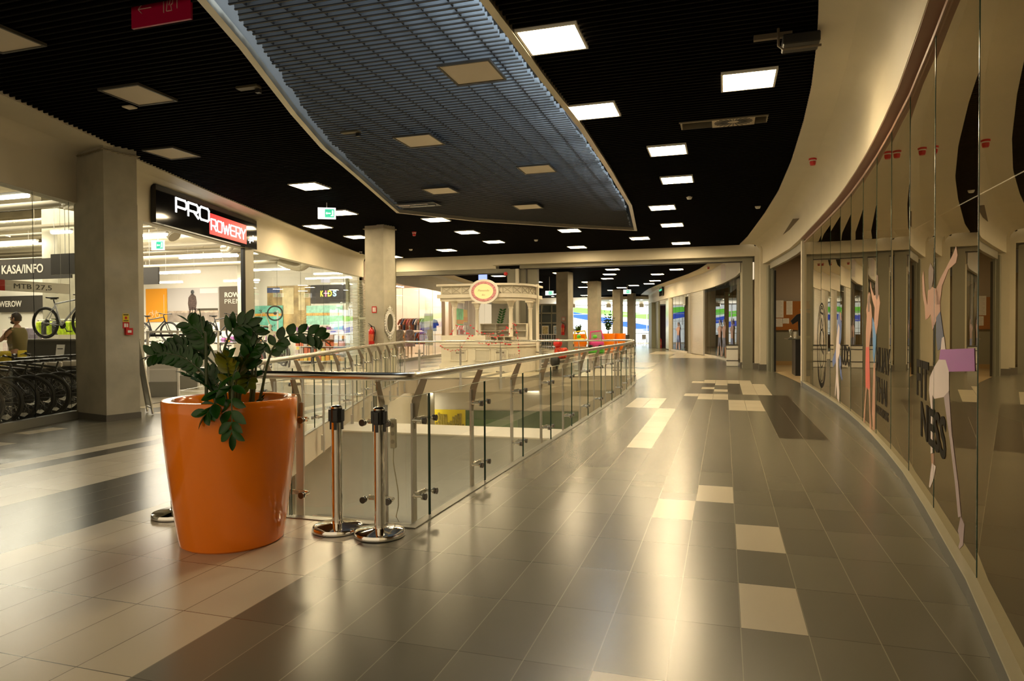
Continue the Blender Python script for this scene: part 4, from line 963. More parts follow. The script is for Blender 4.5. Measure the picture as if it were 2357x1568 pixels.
sticker('life-size printed woman in white leggings running with raised arm, on the gym glass', 'sticker', (1.5, 5.2, .2), [
    ('arms_and_back', [[(4.71, 1.91), (4.66, 1.85), (4.71, 1.81), (4.98, 1.79), (5.23, 1.7), (5.32, 1.58), (5.51, 1.57), (5.52, 1.68), (5.32, 1.75), (5.06, 1.81), (4.82, 1.87)],
      [(5.87, 1.7), (5.7, 1.72), (5.47, 1.69), (5.32, 1.61), (5.3, 1.52), (5.48, 1.47), (5.65, 1.4), (5.74, 1.52), (5.86, 1.49), (5.99, 1.48), (6.03, 1.59), (6.14, 1.68), (6.17, 1.82), (6.11, 1.87), (6.03, 1.71), (5.9, 1.59)],
      [(5.69, .49), (5.54, .52), (5.55, .43), (5.66, .41)]], SK, .012),
    ('hair', [[(5.75, 1.9), (5.61, 1.84), (5.63, 1.76), (5.7, 1.71), (5.8, 1.7), (5.85, 1.77), (5.84, 1.86)]], HAIRB, .015),
    ('vest', [[(5.48, 1.49), (5.3, 1.53), (5.15, 1.36), (5.31, 1.27), (5.4, 1.26), (5.49, 1.36)]], PNAVY, .015),
    ('leggings', [[(5.22, 1.35), (5.13, 1.36), (5.08, 1.29), (4.94, 1.19), (4.93, 1.02), (5.14, .96), (5.54, .91), (5.63, .93), (5.61, .51), (5.7, .49), (5.7, .83), (5.79, .95), (5.76, 1.05), (5.55, 1.14), (5.31, 1.21)]], PWHITE, .018),
    ('far_leg', [[(5.14, .97), (4.94, 1.02), (4.82, .76), (4.6, .5), (4.5, .33), (4.59, .3), (4.7, .48), (4.88, .7)]], PGREY, .015),
    ('shoe', [[(5.64, .43), (5.46, .44), (5.56, .33), (5.72, .23), (5.77, .23), (5.7, .35)]], PWHITE, .018), ('shoe', [[(4.51, .33), (4.4, .31), (4.44, .18), (4.55, .125), (4.58, .13), (4.53, .18), (4.6, .22)]], PGREY, .012),
    ('waist_cloth', [[(5.28, 1.27), (4.15, 1.31), (4.13, 1.19), (4.93, 1.14), (5.06, 1.21), (5.33, 1.2)]], SCARF, .021)])
sticker('two printed fighters, one in red shorts and one in blue, on the gym glass', 'sticker', (1.8, 9.7, .2), [
    ('bodies', [[(9.91, 1.89), (9.81, 1.85), (9.83, 1.75), (9.73, 1.7), (9.66, 1.57), (9.7, 1.43), (9.8, 1.32), (9.89, 1.17), (10.2, 1.16), (10.2, 1.37), (10.12, 1.58), (10.17, 1.66), (10.06, 1.76), (10.01, 1.86)],
      [(10.2, .6), (10.08, .63), (10.18, .44), (10.28, .13), (10.3, .12), (10.38, .12), (10.37, .24)], [(9.93, .61), (9.8, .64), (9.78, .38), (9.69, .15), (9.63, .12), (9.82, .12), (9.87, .37)],
      [(9.4, 1.83), (9.24, 1.76), (9.08, 1.82), (8.99, 1.72), (9.17, 1.46), (9.32, 1.32), (9.48, 1.49), (9.44, 1.67), (9.62, 1.77), (9.81, 1.94), (9.81, 2.02), (9.72, 1.93), (9.48, 1.82)],
      [(9.51, .97), (9.4, .99), (9.37, .77), (9.4, .16), (9.53, .125), (9.63, .33)]], SK, .012),
    ('hair', [[(9.91, 1.88), (9.83, 1.82), (9.86, 1.63), (10.0, 1.63), (10.03, 1.76)], [(9.31, 2.08), (9.17, 2.05), (9.13, 1.8), (9.24, 1.76), (9.35, 1.79), (9.42, 1.94)]], HAIRB, .015),
    ('red_shorts', [[(10.2, 1.16), (9.89, 1.17), (9.84, .88), (9.8, .64), (9.98, .6), (10.08, .63), (10.2, .6), (10.23, .86)]], PRED, .015),
    ('blue_shorts', [[(9.63, 1.56), (9.48, 1.49), (9.32, 1.32), (9.34, 1.19), (9.46, .97), (9.56, 1.07), (9.59, 1.32)]], M('printed_sky_blue', (.08, .25, .55), .5), .015)])
sticker('printed judo fighter in a white and blue suit on the gym glass', 'sticker', (1.9, 13.0, .2), [
    ('blue_jacket', [[(12.95, 1.7), (12.82, 1.63), (12.68, 1.47), (12.72, 1.24), (12.85, 1.13), (13.02, .96), (13.32, .81), (13.63, .7), (13.73, .82), (13.32, 1.05), (13.19, 1.29), (13.15, 1.48), (13.07, 1.63)], [(12.93, .97), (12.76, .92), (12.66, .66), (12.57, .56), (12.63, .53), (12.8, .6), (12.93, .78)]], PBLUE, .012),
    ('white_suit', [[(13.03, 1.5), (12.9, 1.42), (12.98, 1.15), (12.81, 1.13), (12.89, .97), (13.06, .88), (13.05, .63), (12.92, .31), (12.96, .125), (13.13, .18), (13.22, .46), (13.35, .19), (13.41, .22), (13.27, .62), (13.32, .95), (13.24, 1.23)]], PWHITE, .015),
    ('face_and_arm', [[(12.9, 1.7), (12.73, 1.67), (12.68, 1.54), (12.82, 1.57)]], SK, .016)])
def glass_text(txt, y0, y1, z, h, label, bold=.03, lines=None):
    t = thing('window_lettering', label, 'lettering', (xat(WR, y0), y0, z))
    for s_, a, b, zz, hh in (lines or [(txt, y0, y1, z, h)]):
        pa, d = onwall(a, .002); pb, _ = onwall(b, .002); xd = Vector((pb.x - pa.x, pb.y - pa.y, 0))
        MB().text(s_, (pa.x, pa.y, zz), xd, (0, 0, 1), hh, xd.length, .0006, bold).build('letters', PTXT, t)
glass_text('', 6.46, 5.04, .57, .28, 'big dark word FITNESS split over two lines beside the printed running woman', lines=[('FIT', 6.46, 5.82, .87, .29), ('NESS', 6.22, 5.04, .56, .27)])
glass_text('', 9.3, 8.2, .38, .27, 'dark words MUAY THAI and KICK-BOXING stacked beside the two printed fighters', lines=[('MUAY', 9.32, 8.2, .91, .28), ('THAI', 9.3, 8.42, .55, .28), ('& KICK-BOXING', 9.33, 8.3, .39, .095)])
glass_text('', 12.76, 11.72, .82, .31, 'dark word JUDO beside the printed fighter in the blue suit', lines=[('JUDO', 12.76, 11.72, .82, .31)])
def ring_sticker():
    t = thing('wall_sticker', 'round black line drawing of a bicycle on the farthest gym glass', 'sticker', (1.9, 15.1, .2)); m = MB()
    def loop(cy_, cz, ry, rz, wd, a0=0, a1=2 * PI, k=40):
        P = [a0 + (a1 - a0) * i / k for i in range(k + 1)]
        for a, b in zip(P, P[1:]):
            def pt(q, r): return (cy_ + math.cos(q) * (ry + r), cz + math.sin(q) * (rz + r))
            decal(m, [pt(a, wd / 2), pt(b, wd / 2), pt(b, -wd / 2), pt(a, -wd / 2)])
    loop(15.12, 1.08, .62, .84, .04); loop(15.12, 1.08, .52, .74, .02); loop(15.12, 1.62, .24, .24, .03); loop(15.12, .55, .46, .30, .10, PI, 2 * PI); loop(15.12, 1.0, .35, .38, .025)
    for a, b in (((15.12, 1.62), (15.35, 1.1)), ((15.35, 1.1), (14.9, .9)), ((15.12, 1.62), (14.85, 1.3)), ((14.85, 1.3), (14.9, .9)), ((15.3, 1.75), (14.95, 1.7))):
        d = Vector((b[0] - a[0], b[1] - a[1])).normalized(); q = Vector((-d.y, d.x)) * .02
        decal(m, [(a[0] + q.x, a[1] + q.y), (b[0] + q.x, b[1] + q.y), (b[0] - q.x, b[1] - q.y), (a[0] - q.x, a[1] - q.y)])
    m.build('line_drawing', PTXT, t)
ring_sticker()

# ---------------------------------------------------------------- gym entrance between gate and glass
mb = MB(); mb.box((1.855, 18.12, 1.78), (.10, .20, 3.56), .03); struct(mb, 'trim_20', CREAM)
mb = MB(); mb.box((1.87, 18.12, .06), (.13, .22, .12), .03); struct(mb, 'baseboard_entry', SKIRT)
mb = MB(); mb.strip([(xat(WR2, y) + .01, y) for y in (18.2, 19.5, 21, 22.5, 23.9)], 3.38, 3.60, -.10); struct(mb, 'trim_21', M('roller_grey', (.30, .28, .22), .45, .3))
mb = MB(); mb.box((1.44, 24.2, 1.75), (.14, .50, 3.5), .06); mb.box((1.53, 23.8, 1.7), (.10, .16, 3.4), .06, 0); struct(mb, 'trim_22', [ALUD])
mb = MB(); mb.box((1.57, 23.68, 1.65), (.06, .05, 3.3), .06); struct(mb, 'trim_23', BLACK)
mb = MB(); mb.strip([(1.6, 28.2), (6.0, 28.2)], 0, 4.4, .1); struct(mb, 'wall_entry_back', M('entry_wall_beige', (.42, .35, .26), .6))
mb = MB(); mb.strip([(1.62, 28.1), (6.0, 28.1)], 0, 1.36, .05); struct(mb, 'wall_entry_lower', M('entry_wall_greengrey', (.26, .26, .20), .5))
mb = MB(); mb.strip([(1.62, 28.05), (6.0, 28.05)], 0, .16, .05); struct(mb, 'baseboard_entry_back', M('oak_skirting', (.42, .28, .12), .5))
mb = MB(); mb.strip([(1.55, 24.3), (1.6, 28.2)], 0, 4.4, .1); struct(mb, 'wall_entry_left', M('entry_wall_beige'))
mb = MB(); mb.strip([(6.0, 18), (6.0, 28.3)], 0, 4.4, .1); struct(mb, 'wall_entry_right', M('entry_wall_beige'))
mb = MB(); mb.add([(1.6, 18, 4.1), (6, 18, 4.1), (6, 28.3, 4.1), (1.6, 28.3, 4.1)], [(0, 3, 2, 1)]); struct(mb, 'ceiling_entry', M('entry_ceiling', (.16, .13, .10), .8))
mb = MB(); mb.add([(1.9, 18, .006), (6, 18, .006), (6, 28.2, .006), (1.45, 28.2, .006), (1.52, 24, .006), (1.75, 21, .006)], [(0, 1, 2, 3, 4, 5)]); struct(mb, 'floor_entry', M('entry_floor_tan', (.46, .34, .18), .4))
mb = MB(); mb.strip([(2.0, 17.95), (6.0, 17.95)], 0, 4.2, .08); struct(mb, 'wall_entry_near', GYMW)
area_lamp('entry_lamp', (3.8, 24.5, 4.0), 1.0, 38, WARM, 1.0)
CORK = M('cork', (.36, .13, .02), .8, var=.3, vscale=60)
t = thing('cork_board', 'orange brown cork board on the wall inside the gym entrance', 'notice board', (2.6, 28.0, 1.9)); MB().box((2.45, 28.02, 1.90), (1.7, .04, 1.10)).build('board', CORK, t)
for x, z, wd, h, l in ((1.98, 2.16, .36, .66, 'large white printed sheet at the top left of the cork board'), (2.37, 2.20, .22, .52, 'tall white sheet right of the biggest one on the cork board'), (2.0, 1.64, .26, .32, 'small white sheet low left on the cork board'), (2.24, 1.70, .24, .20, 'small landscape white sheet low in the middle of the cork board')):
    t = thing('notice_sheet', l, 'paper', (x, 27.99, z), 'papers on the cork board'); MB().box((x, 27.993, z), (wd, .004, h)).build('sheet', WHITE, t)
    m = MB()
    for k in range(int(h / .05)): m.box((x - .01 * (k % 2), 27.99, z + h / 2 - .04 - k * .05), (wd * (.75 if k % 3 else .5), .001, .008))
    m.build('printed_lines', M('print_grey', (.35, .33, .3), .6), t)
t = thing('reception_counter', 'black reception counter with a thin grey top inside the gym entrance', 'counter', (2.35, 22.2, 0)); MB().box((2.32, 22.3, .54), (.62, 1.1, 1.08)).build('body', BLACK, t); MB().box((2.25, 22.3, 1.10), (.90, 1.2, .035), 0, 0, .01).build('counter_top', M('grey_glass_top', (.12, .13, .11), .15), t)
t = thing('trophy_cup', 'small silver and black trophy cup at the left end of the black counter', 'trophy', (1.90, 22.3, 1.12)); MB().lathe([(.045, 0), (.045, .03), (.02, .05), (.012, .10), (.02, .14), (.045, .19), (.055, .26), (.05, .27)], (1.92, 22.25, 1.118), 20).build('cup', CHROME, t); MB().box((1.92, 22.25, 1.125), (.09, .09, .02)).build('plinth', BLACK, t)
t = thing('paper_cup', 'white tumbler beside the trophy on the black counter', 'cup', (2.05, 22.3, 1.12)); MB().lathe([(.045, 0), (.055, .19), (.058, .20), (.052, .19), (.042, .01)], (2.06, 22.3, 1.118), 20, cap=True).build('cup_wall', WHITE, t); MB().cyl((2.06, 22.3, 1.16), (2.06, 22.3, 1.24), .0565, 20, caps=False).build('sleeve', M('cream_sleeve', (.62, .55, .42), .6), t)
t = thing('shirt_display', 'black t-shirt on a bust stand behind the gym counter', 'shirt on a stand', (2.45, 23.2, 0))
MB().prism([(-.18, -.42), (.18, -.42), (.20, .05), (.36, -.06), (.42, .05), (.24, .25), (.08, .30), (-.08, .30), (-.24, .25), (-.42, .05), (-.36, -.06), (-.20, .05)], -.08, .08, T=lambda a, b, q: (2.42 + a, 23.2 + q, 1.60 + b)).build('shirt', M('black_cotton', (.012, .012, .014), .8), t)
MB().cyl((2.42, 23.2, .0), (2.42, 23.2, 1.2), .02, 8).build('stand_pole', STEELM, t); MB().lathe([(.18, 0), (.18, .015), (.02, .03)], (2.42, 23.2, .006), 20).build('stand_base', BLACK, t); MB().lathe([(.05, 0), (.045, .08), (.0001, .10)], (2.42, 23.2, 1.88), 16).build('neck_stub', WHITE, t)
t = thing('trophy_shelf', 'shelf of small gold and silver trophies high behind the gym counter', 'shelf', (2.75, 23.9, 2.1)); MB().box((2.75, 23.9, 2.02), (.8, .3, .03)).build('board', BLACK, t); MB().box((2.75, 23.9, 1.0), (.06, .06, 2.02)).build('upright', BLACK, t)
for k in range(4):
    x = 2.5 + k * .16; tt = thing('trophy', ['gold trophy at the left end of the high shelf', 'silver trophy second from left on the high shelf', 'gold trophy third from left on the high shelf', 'silver trophy at the right end of the high shelf'][k], 'trophy', (x, 23.88, 2.035), 'trophies on the high shelf')
    MB().lathe([(.035, 0), (.035, .02), (.012, .05), (.012, .12), (.04, .17), (.045, .24)], (x, 23.88, 2.035), 14).build('cup', [M('trophy_gold', (.7, .45, .12), .2, 1.0), CHROME][k % 2], tt)

# ---------------------------------------------------------------- far hall
mb = MB()
prof = [(-0.75, C - .02), (-0.12, C - .05), (-0.08, C - .2), (-0.08, 3.45), (0.04, 3.45)]; ysf = [25.9 + k * .5 for k in range(81)]; n = len(prof); vs = []
for y in ysf:
    for dx, z in prof: vs.append((xat(WR3, y) + dx, y, z))
mb.add(vs, [(i * n + k, (i + 1) * n + k, (i + 1) * n + k + 1, i * n + k + 1) for i in range(len(ysf) - 1) for k in range(n - 1)], 0, False); struct(mb, 'wall_right_far', CREAM)
def w3(y, o=0.0): return (xat(WR3, y) + o, y)
def far_pane(name, y0, y1, mat=None, z0=.1, z1=3.45, joints=2):
    mb = MB(); ys = [y0 + (y1 - y0) * k / (joints + 1) for k in range(joints + 2)]
    for a, b in zip(ys, ys[1:]):
        A, B = w3(a, .02), w3(b, .02); mb.add([(*A, z0), (*B, z0), (*B, z1), (*A, z1)], [(0, 1, 2, 3)], 0); mb.box((A[0], A[1], (z0 + z1) / 2), (.01, .01, z1 - z0), 0, 1)
    struct(mb, name, [mat or G_FAR, G_EDGE])
far_pane('window_50', 26.1, 36.9, joints=8); far_pane('window_51', 41.1, 45.4, joints=3)
mb = MB(); mb.strip([w3(y, -.01) for y in (25.9, 28, 31.5, 34.6, 37.0)], 0, .10, -.06); mb.strip([w3(y, -.01) for y in (41, 43, 45.6)], 0, .10, -.06); struct(mb, 'baseboard_right_far', M('pale_threshold', (.55, .50, .40), .35))
mb = MB(); mb.strip([(w3(y)[0] + 1.0, y) for y in (28.5, 31, 37, 41, 46)], 0, 3.5, -.05); struct(mb, 'wall_gym_far', GYMW)
SHUT = M('shutter_grey', (.56, .52, .44), .42, .25)
t = thing('roller_shutter', 'closed pale roller shutter between two stretches of glass in the far hall', 'roller shutter', (*w3(38.6), 0))
A, B = Vector((*w3(37.1), 0)), Vector((*w3(40.2), 0)); d = (B - A).normalized(); n_ = Vector((-d.y, d.x, 0)); m = MB()
for k in range(42):
    z = .03 + k * .082; c = (A + B) / 2 + Vector((0, 0, z + .038)); m.box3(c + n_ * .0, d * (B - A).length / 2, n_ * .012, (0, 0, .036)); m.box3(c - n_ * .012 + Vector((0, 0, .04)), d * (B - A).length / 2, n_ * .006, (0, 0, .006))
m.build('shutter_curtain', SHUT, t)
MB().box((*w3(40.25, -.03), 1.72), (.16, .12, 3.44)).box((*w3(37.05, -.02), 1.72), (.08, .08, 3.44)).build('guide_rail', STEELM, t)
notice((*w3(31.2, -.09), 3.9), (d.x * -1, d.y * -1, 0), 1.3, .70, M('pinkish_panel', (.56, .46, .42), .5), 'plain pinkish sign panel on the cream fascia above the far shutter', 'sign panel', nm='sign_panel')
def small_fig(y, mat, label, h=1.5):
    t = thing('wall_sticker', label, 'sticker', (*w3(y), .3)); x = w3(y)[0] - .02
    o = lambda poly: MB().prism([(-a, b) for a, b in poly], 0, .003, T=lambda a, b, q: (w3(y - 1.6 * a)[0] - .015 - q, y - 1.6 * a, b))
    o([(-.2, 1.0), (-.22, 1.45), (-.10, 1.55), (.10, 1.55), (.22, 1.42), (.18, 1.0)]).build('torso', SK, t)
    o([(-.09, 1.58), (-.11, 1.72), (-.05, 1.84), (.06, 1.84), (.11, 1.72), (.08, 1.58)]).build('hair', HAIRB, t)
    o([(-.22, 1.45), (-.36, 1.25), (-.28, 1.55), (-.20, 1.72), (-.14, 1.70), (-.20, 1.52)]).build('arm', SK, t); o([(.20, 1.45), (.30, 1.25), (.44, 1.42), (.42, 1.50), (.31, 1.36), (.22, 1.52)]).build('arm', SK, t)
    o([(-.27, .60), (-.21, 1.02), (.19, 1.02), (.30, .55), (.12, .60), (.02, .82), (-.08, .58)]).build('shorts', mat, t)
    o([(-.25, .60), (-.10, .60), (-.20, .14), (-.32, .14)]).build('leg', SK, t); o([(.28, .56), (.14, .60), (.26, .14), (.38, .14)]).build('leg', SK, t)
small_fig(33.2, PNAVY, 'small printed fighter pair left part on the far gym glass, nearer the shutter'); small_fig(32.0, PNAVY, 'small printed fighter on the far gym glass, in the middle of the pane'); small_fig(29.6, PBLUE, 'small printed athlete on the far gym glass nearest the gate'); small_fig(43.4, PBLUE, 'printed figure in blue on the farthest gym glass left of the shutter')
mb = MB(); mb.box((*w3(45.9, .05), 1.72), (.25, .4, 3.44)); struct(mb, 'trim_24', CREAM)
mb = MB(); mb.box((*w3(47.0, .05), 1.72), (.06, 1.6, 3.3), .21); struct(mb, 'trim_25', M('pale_green_glass_panel', (.42, .46, .30), .2))
mb = MB(); mb.box((*w3(51.9, .05), 1.72), (.12, 2.2, 3.44), .2); mb.box((*w3(54.0, -.1), 1.72), (.4, 2.4, 3.44), .2); struct(mb, 'trim_26', M('olive_frame_dark', (.26, .26, .17), .5))
mb = MB(); mb.box((-3.6, 53.2, 1.6), (2.6, .1, 3.2)); struct(mb, 'wall_purple', PURPLE)
t = thing('dark_shop_sign', 'dark hanging shop sign with a pale green glow above the purple doorway', 'sign', (*w3(48.6, -.12), 3.9)); MB().box((*w3(48.4, -.16), 4.02), (.08, 1.7, .62), .2).build('sign_box', BLACKG, t); MB().box((*w3(48.4, -.21), 4.12), (.02, 1.5, .10), .2).build('glow_band', GREENG, t)
t = thing('drawer_cart', 'white cart with black edge lines parked beside the gate post', 'cart', (.36, 27.0, 0)); MB().box((.28, 27.0, .40), (.42, .45, .78), 0, 0, .01).build('body', WHITE, t); MB().box((.28, 26.99, .80), (.44, .47, .03)).box((.28, 26.99, .66), (.43, .47, .025)).box((.28, 26.99, .22), (.43, .47, .025)).build('edge_strips', BLACK, t)
for k, (dx, dy) in enumerate(((-.15, -.15), (.15, -.15), (-.15, .15), (.15, .15))): MB().cyl((.28 + dx, 27.0 + dy - .015, .022), (.28 + dx, 27.0 + dy + .015, .022), .021, 10).build('wheel', BLACK, t)
# window wall painted with green and blue bands
def window_mat():
    m = bpy.data.materials.new('painted_window'); m.use_nodes = True; nt = m.node_tree; nt.nodes.clear()
    o = nt.nodes.new('ShaderNodeOutputMaterial'); e = nt.nodes.new('ShaderNodeEmission'); tc = nt.nodes.new('ShaderNodeTexCoord'); sp = nt.nodes.new('ShaderNodeSeparateXYZ')
    nt.links.new(tc.outputs['Object'], sp.inputs[0])
    def mth(op, a, b=None):
        n = nt.nodes.new('ShaderNodeMath'); n.operation = op
        for i, v in enumerate((a, b)):
            if v is None: continue
            if isinstance(v, (int, float)): n.inputs[i].default_value = v
            else: nt.links.new(v, n.inputs[i])
        return n.outputs[0]
    # u along the wall (object x = 0..12), v height; bands slope downwards
    u, v = sp.outputs[0], sp.outputs[2]
    g = mth('ADD', v, mth('MULTIPLY', u, .096)); bl = mth('ADD', v, mth('MULTIPLY', u, .182))
    def band(val, lo, hi): return mth('MULTIPLY', mth('GREATER_THAN', val, lo), mth('LESS_THAN', val, hi))
    mb_ = band(bl, 3.62, 4.16); mg = band(g, 3.60, 4.12)
    m1 = nt.nodes.new('ShaderNodeMix'); m1.data_type = 'RGBA'; m1.inputs['A'].default_value = (0.94, 1.0, 0.97, 1); m1.inputs['B'].default_value = (0.22, 0.80, 0.10, 1); nt.links.new(mg, m1.inputs['Factor'])
    m2 = nt.nodes.new('ShaderNodeMix'); m2.data_type = 'RGBA'; nt.links.new(m1.outputs['Result'], m2.inputs['A']); m2.inputs['B'].default_value = (0.05, 0.13, 0.72, 1); nt.links.new(mb_, m2.inputs['Factor'])
    nt.links.new(m2.outputs['Result'], e.inputs[0]); e.inputs[1].default_value = 1.5; nt.links.new(e.outputs[0], o.inputs[0]); return m
WA, WB = Vector((-19.5, 62.1, 0)), Vector((-5.2, 66.6, 0)); wd_ = (WB - WA); WL_ = wd_.length; wd_.normalize()
m = MB(); m.add([(5.1, 0, .12), (WL_, 0, .12), (WL_, 0, 3.74), (5.1, 0, 3.74)], [(0, 1, 2, 3)], 0); o = m.build('window_60', [window_mat()], kind='structure'); o.location = WA; o.rotation_euler = (0, 0, math.atan2(wd_.y, wd_.x))
m = MB(); nn = Vector((-wd_.y, wd_.x, 0))
for u in (5.15, 5.95, 8.6, 9.6, 11.3, 13.0): m.box3(WA + wd_ * u + Vector((0, 0, 1.9)) - nn * .06, wd_ * .035, nn * .04, (0, 0, 1.85))
for z in (.12, 1.40, 2.15, 2.85, 3.72): m.box3(WA + wd_ * WL_ / 2 + Vector((0, 0, z)) - nn * .05, wd_ * WL_ / 2, nn * .03, (0, 0, .022 if z != 3.72 else .09))
m.box3(WA + wd_ * 6.2 + Vector((0, 0, 2.15)) - nn * .07, wd_ * .04, nn * .04, (0, 0, .0 + .36)); struct(m, 'trim_27', DARKG)
m = MB(); m.box3(WA + wd_ * 2.5 + Vector((0, 0, 2.2)), wd_ * 2.6, nn * .1, (0, 0, 2.2)); struct(m, 'wall_window_side', CREAM)
m = MB(); m.box3(WA + wd_ * WL_ / 2 + Vector((0, 0, .06)), wd_ * WL_ / 2, nn * .15, (0, 0, .06)); m.box3(WA + wd_ * WL_ / 2 + Vector((0, 0, 4.3)) - nn * .1, wd_ * WL_ / 2, nn * .1, (0, 0, .52)); struct(m, 'wall_window_header', CREAM)
for k, u in enumerate((5.9, 9.3, 12.4)):
    c = WA + wd_ * u - nn * .45; t = thing('window_fan_coil', ['square beige box under the header in the left window bay', 'square beige box under the header in the middle window bay', 'square beige box under the header in the right window bay'][k], 'air unit', (c.x, c.y, 3.5), 'boxes under the window header')
    MB().box((c.x, c.y, 3.62), (.5, .4, .30)).build('unit_body', CREAMD, t); MB().box((c.x, c.y + .15, 3.76), (.3, .3, .1)).build('neck', CREAMD, t)
m = MB(); m.lathe([(2.6, 0), (2.7, .05), (2.7, .25)], (-8.2, 61.5, 3.98), 40); struct(m, 'trim_28', CREAM)
for k, (u, v) in enumerate(((-9.6, 60.2), (-8.2, 59.6), (-6.9, 60.0), (-13.2, 59.4), (-14.6, 59.0))):
    tt = thing('round_downlight', ['small round downlight left under the circular ceiling feature', 'small round downlight at the front of the circular ceiling feature', 'small round downlight right under the circular ceiling feature', 'small round downlight over the left window bay', 'small round downlight farthest left near the window wall'][k], 'downlight', (u, v, 3.97), 'far downlights')
    zc = 3.978 if k < 3 else C; MB().cyl((u, v, zc), (u, v, zc - .02), .11, 14).build('lamp_disc', PANEL, tt); MB().lathe([(.11, 0), (.14, 0), (.14, -.02), (.11, -.02)], (u, v, zc), 14, cap=False).build('rim', WHITE, tt)
t = thing('window_railing', 'low tubular railing in front of the painted window wall', 'railing', (-10, 62, 0)); m = MB()
A, B = WA + wd_ * 7.5 - nn * 1.2, WA + wd_ * 14.2 - nn * 1.2
m.tube([A + Vector((0, 0, 1.0)), B + Vector((0, 0, 1.0))], .03, 8).build('top_rail', STEELM, t)
for k in range(7):
    c = A + (B - A) * k / 6; MB().cyl(c, c + Vector((0, 0, 1.0)), .02, 8).build('post', STEELM, t)
# left end of far hall: framed glass partition and wall
mb = MB()
for x in (-15.0, -14.3, -13.5, -12.75): mb.box((x, 54 + (x + 14) * .3, 1.75), (.09, .09, 3.5))
for z in (3.45, 2.75, 1.95, .6, .1): mb.box((-13.85, 54.05, z), (2.4, .08, .12), .29)
struct(mb, 'trim_29', ALUD)
mb = MB(); mb.add([(-15.0, 53.9, .1), (-12.75, 54.55, .1), (-12.75, 54.55, 3.4), (-15.0, 53.9, 3.4)], [(0, 1, 2, 3)]); struct(mb, 'window_61', [M('dark_teal_glass', (.05, .07, .07), .05)])
for k, (x, l, mt) in enumerate(((-14.0, 'framed yellowish picture on the far glazed partition, left', M('pic_yellow', (.5, .42, .2), .5, var=.5, vscale=9)), (-13.1, 'framed bluish picture on the far glazed partition, right', M('pic_blue', (.3, .4, .5), .5, var=.5, vscale=9)))):
    notice((x, 53.98 + (x + 14) * .29, 1.35), (1, .29, 0), .55, .75, WHITE, l, 'picture', marks=((0, 0, .8, .85, mt),), nm='framed_picture')
t = thing('stair_railing', 'steel baluster railing of a staircase right behind the kiosk', 'railing', (-13, 49, 0)); MB().tube([(-13.9, 48, 1.05), (-11.6, 48.8, 1.05)], .03, 8).build('top_rail', STEELM, t); MB().tube([(-13.5, 48.2, 1.05), (-11.9, 49.0, .3)], .03, 8).build('sloping_rail', M('brown_rail', (.20, .10, .05), .4), t)
for k in range(14): x = -13.8 + k * .165; MB().cyl((x, 48 + k * .058, 0), (x, 48 + k * .058, 1.04), .012, 6).build('baluster', STEELM, t)
# lamps of the far hall
FL = [(-5.24, 33.4, 'lit panel beyond the beam, nearest of the three stacked left of centre'), (-5.85, 36.3, 'lit panel, middle of the three stacked ones beyond the beam'), (-6.47, 39.3, 'lit panel, farthest of the three stacked ones beyond the beam'), (-8.12, 41.8, 'lit far panel just above the top of the middle beige column'), (-9.38, 46.8, 'lit far panel left of the middle beige column'), (-3.43, 37.2, 'lit far panel second from the gate on the right side'),
      (-2.26, 34.5, 'lit far panel right of all others, closest to the curved cream fascia'), (-4.02, 42.1, 'lit far panel in the right group, third from the gate'), (-4.66, 44.8, 'lit far panel in the right group, fourth from the gate'), (-5.82, 46.2, 'lit far panel in the right group, fifth from the gate'), (-6.94, 48.3, 'lit far panel in the right group, sixth from the gate'), (-8.08, 51.3, 'lit far panel in the right group, deepest of its row'),
      (-11.07, 40.6, 'lit far panel just right of the kiosk roof post'), (-8.17, 34.6, 'lit panel touching the top of the wide column beyond the kiosk'), (-8.19, 43.9, 'lit panel touching the middle beige column from behind'), (-13.5, 55.0, 'lit low panel deepest left above the glazed partition'), (-11.5, 58.0, 'lit panel deepest between the two beige columns'), (-11.78, 35.3, 'lit panel above the kiosk roof, left of the gate posts')]
for x, y, l in FL: ceiling_panel(x, y, l, grp='lit square panels of the far hall', s=.62)
# far planters, ride-on toys, bench, person later
planter((-9.23, 44.26, 0), 'orange round planter far away, left one, with a small dark plant', 1.12, .52, .42, cat='planter', group='far orange planters')
planter((-7.66, 46.85, 0), 'orange planter far away right, under the tall leafy plant', 1.12, .48, .36, group='far orange planters'); planter((-7.0, 47.9, 0), 'orange planter far away, partly hidden behind its neighbour on the right', 1.12, .40, .34, group='far orange planters')
def bush(c, label, n, h, r, nm='potted_plant'):
    t = thing(nm, label, 'plant', c); cc = Vector(c)
    for k in range(n):
        a = random.uniform(0, 2 * PI); q = random.uniform(.3, 1) * r; hh = h * random.uniform(.5, 1)
        frond(t, [cc, cc + Vector((math.cos(a) * q * .3, math.sin(a) * q * .3, hh * .5)), cc + Vector((math.cos(a) * q, math.sin(a) * q, hh))], 5, .2, .12, start=.35)
bush((-9.23, 44.26, .98), 'small dark plant in the far left orange planter', 7, .9, .45); bush((-7.66, 46.85, .98), 'tall dark leafy plant in the far right orange planter', 10, 1.7, .6)
t = thing('orange_seat', 'low orange rounded tub seat in front of the far planters', 'seat', (-8.06, 40.43, 0)); MB().lathe([(.30, 0), (.36, .25), (.40, .78), (.37, .80), (.33, .6), (.0001, .45)], (-8.3, 40.4, 0), 32, cap=False, sx=1.0).build('shell', ORANGE, t); MB().lathe([(.33, .46), (.33, .5), (.0001, .52)], (-8.3, 40.4, 0), 24, cap=False).build('cushion', M('seat_orange_dark', (.6, .12, .01), .6), t)
PINK = M('toy_pink', (.75, .06, .30), .3); GRN = M('toy_green', (.12, .65, .05), .3)
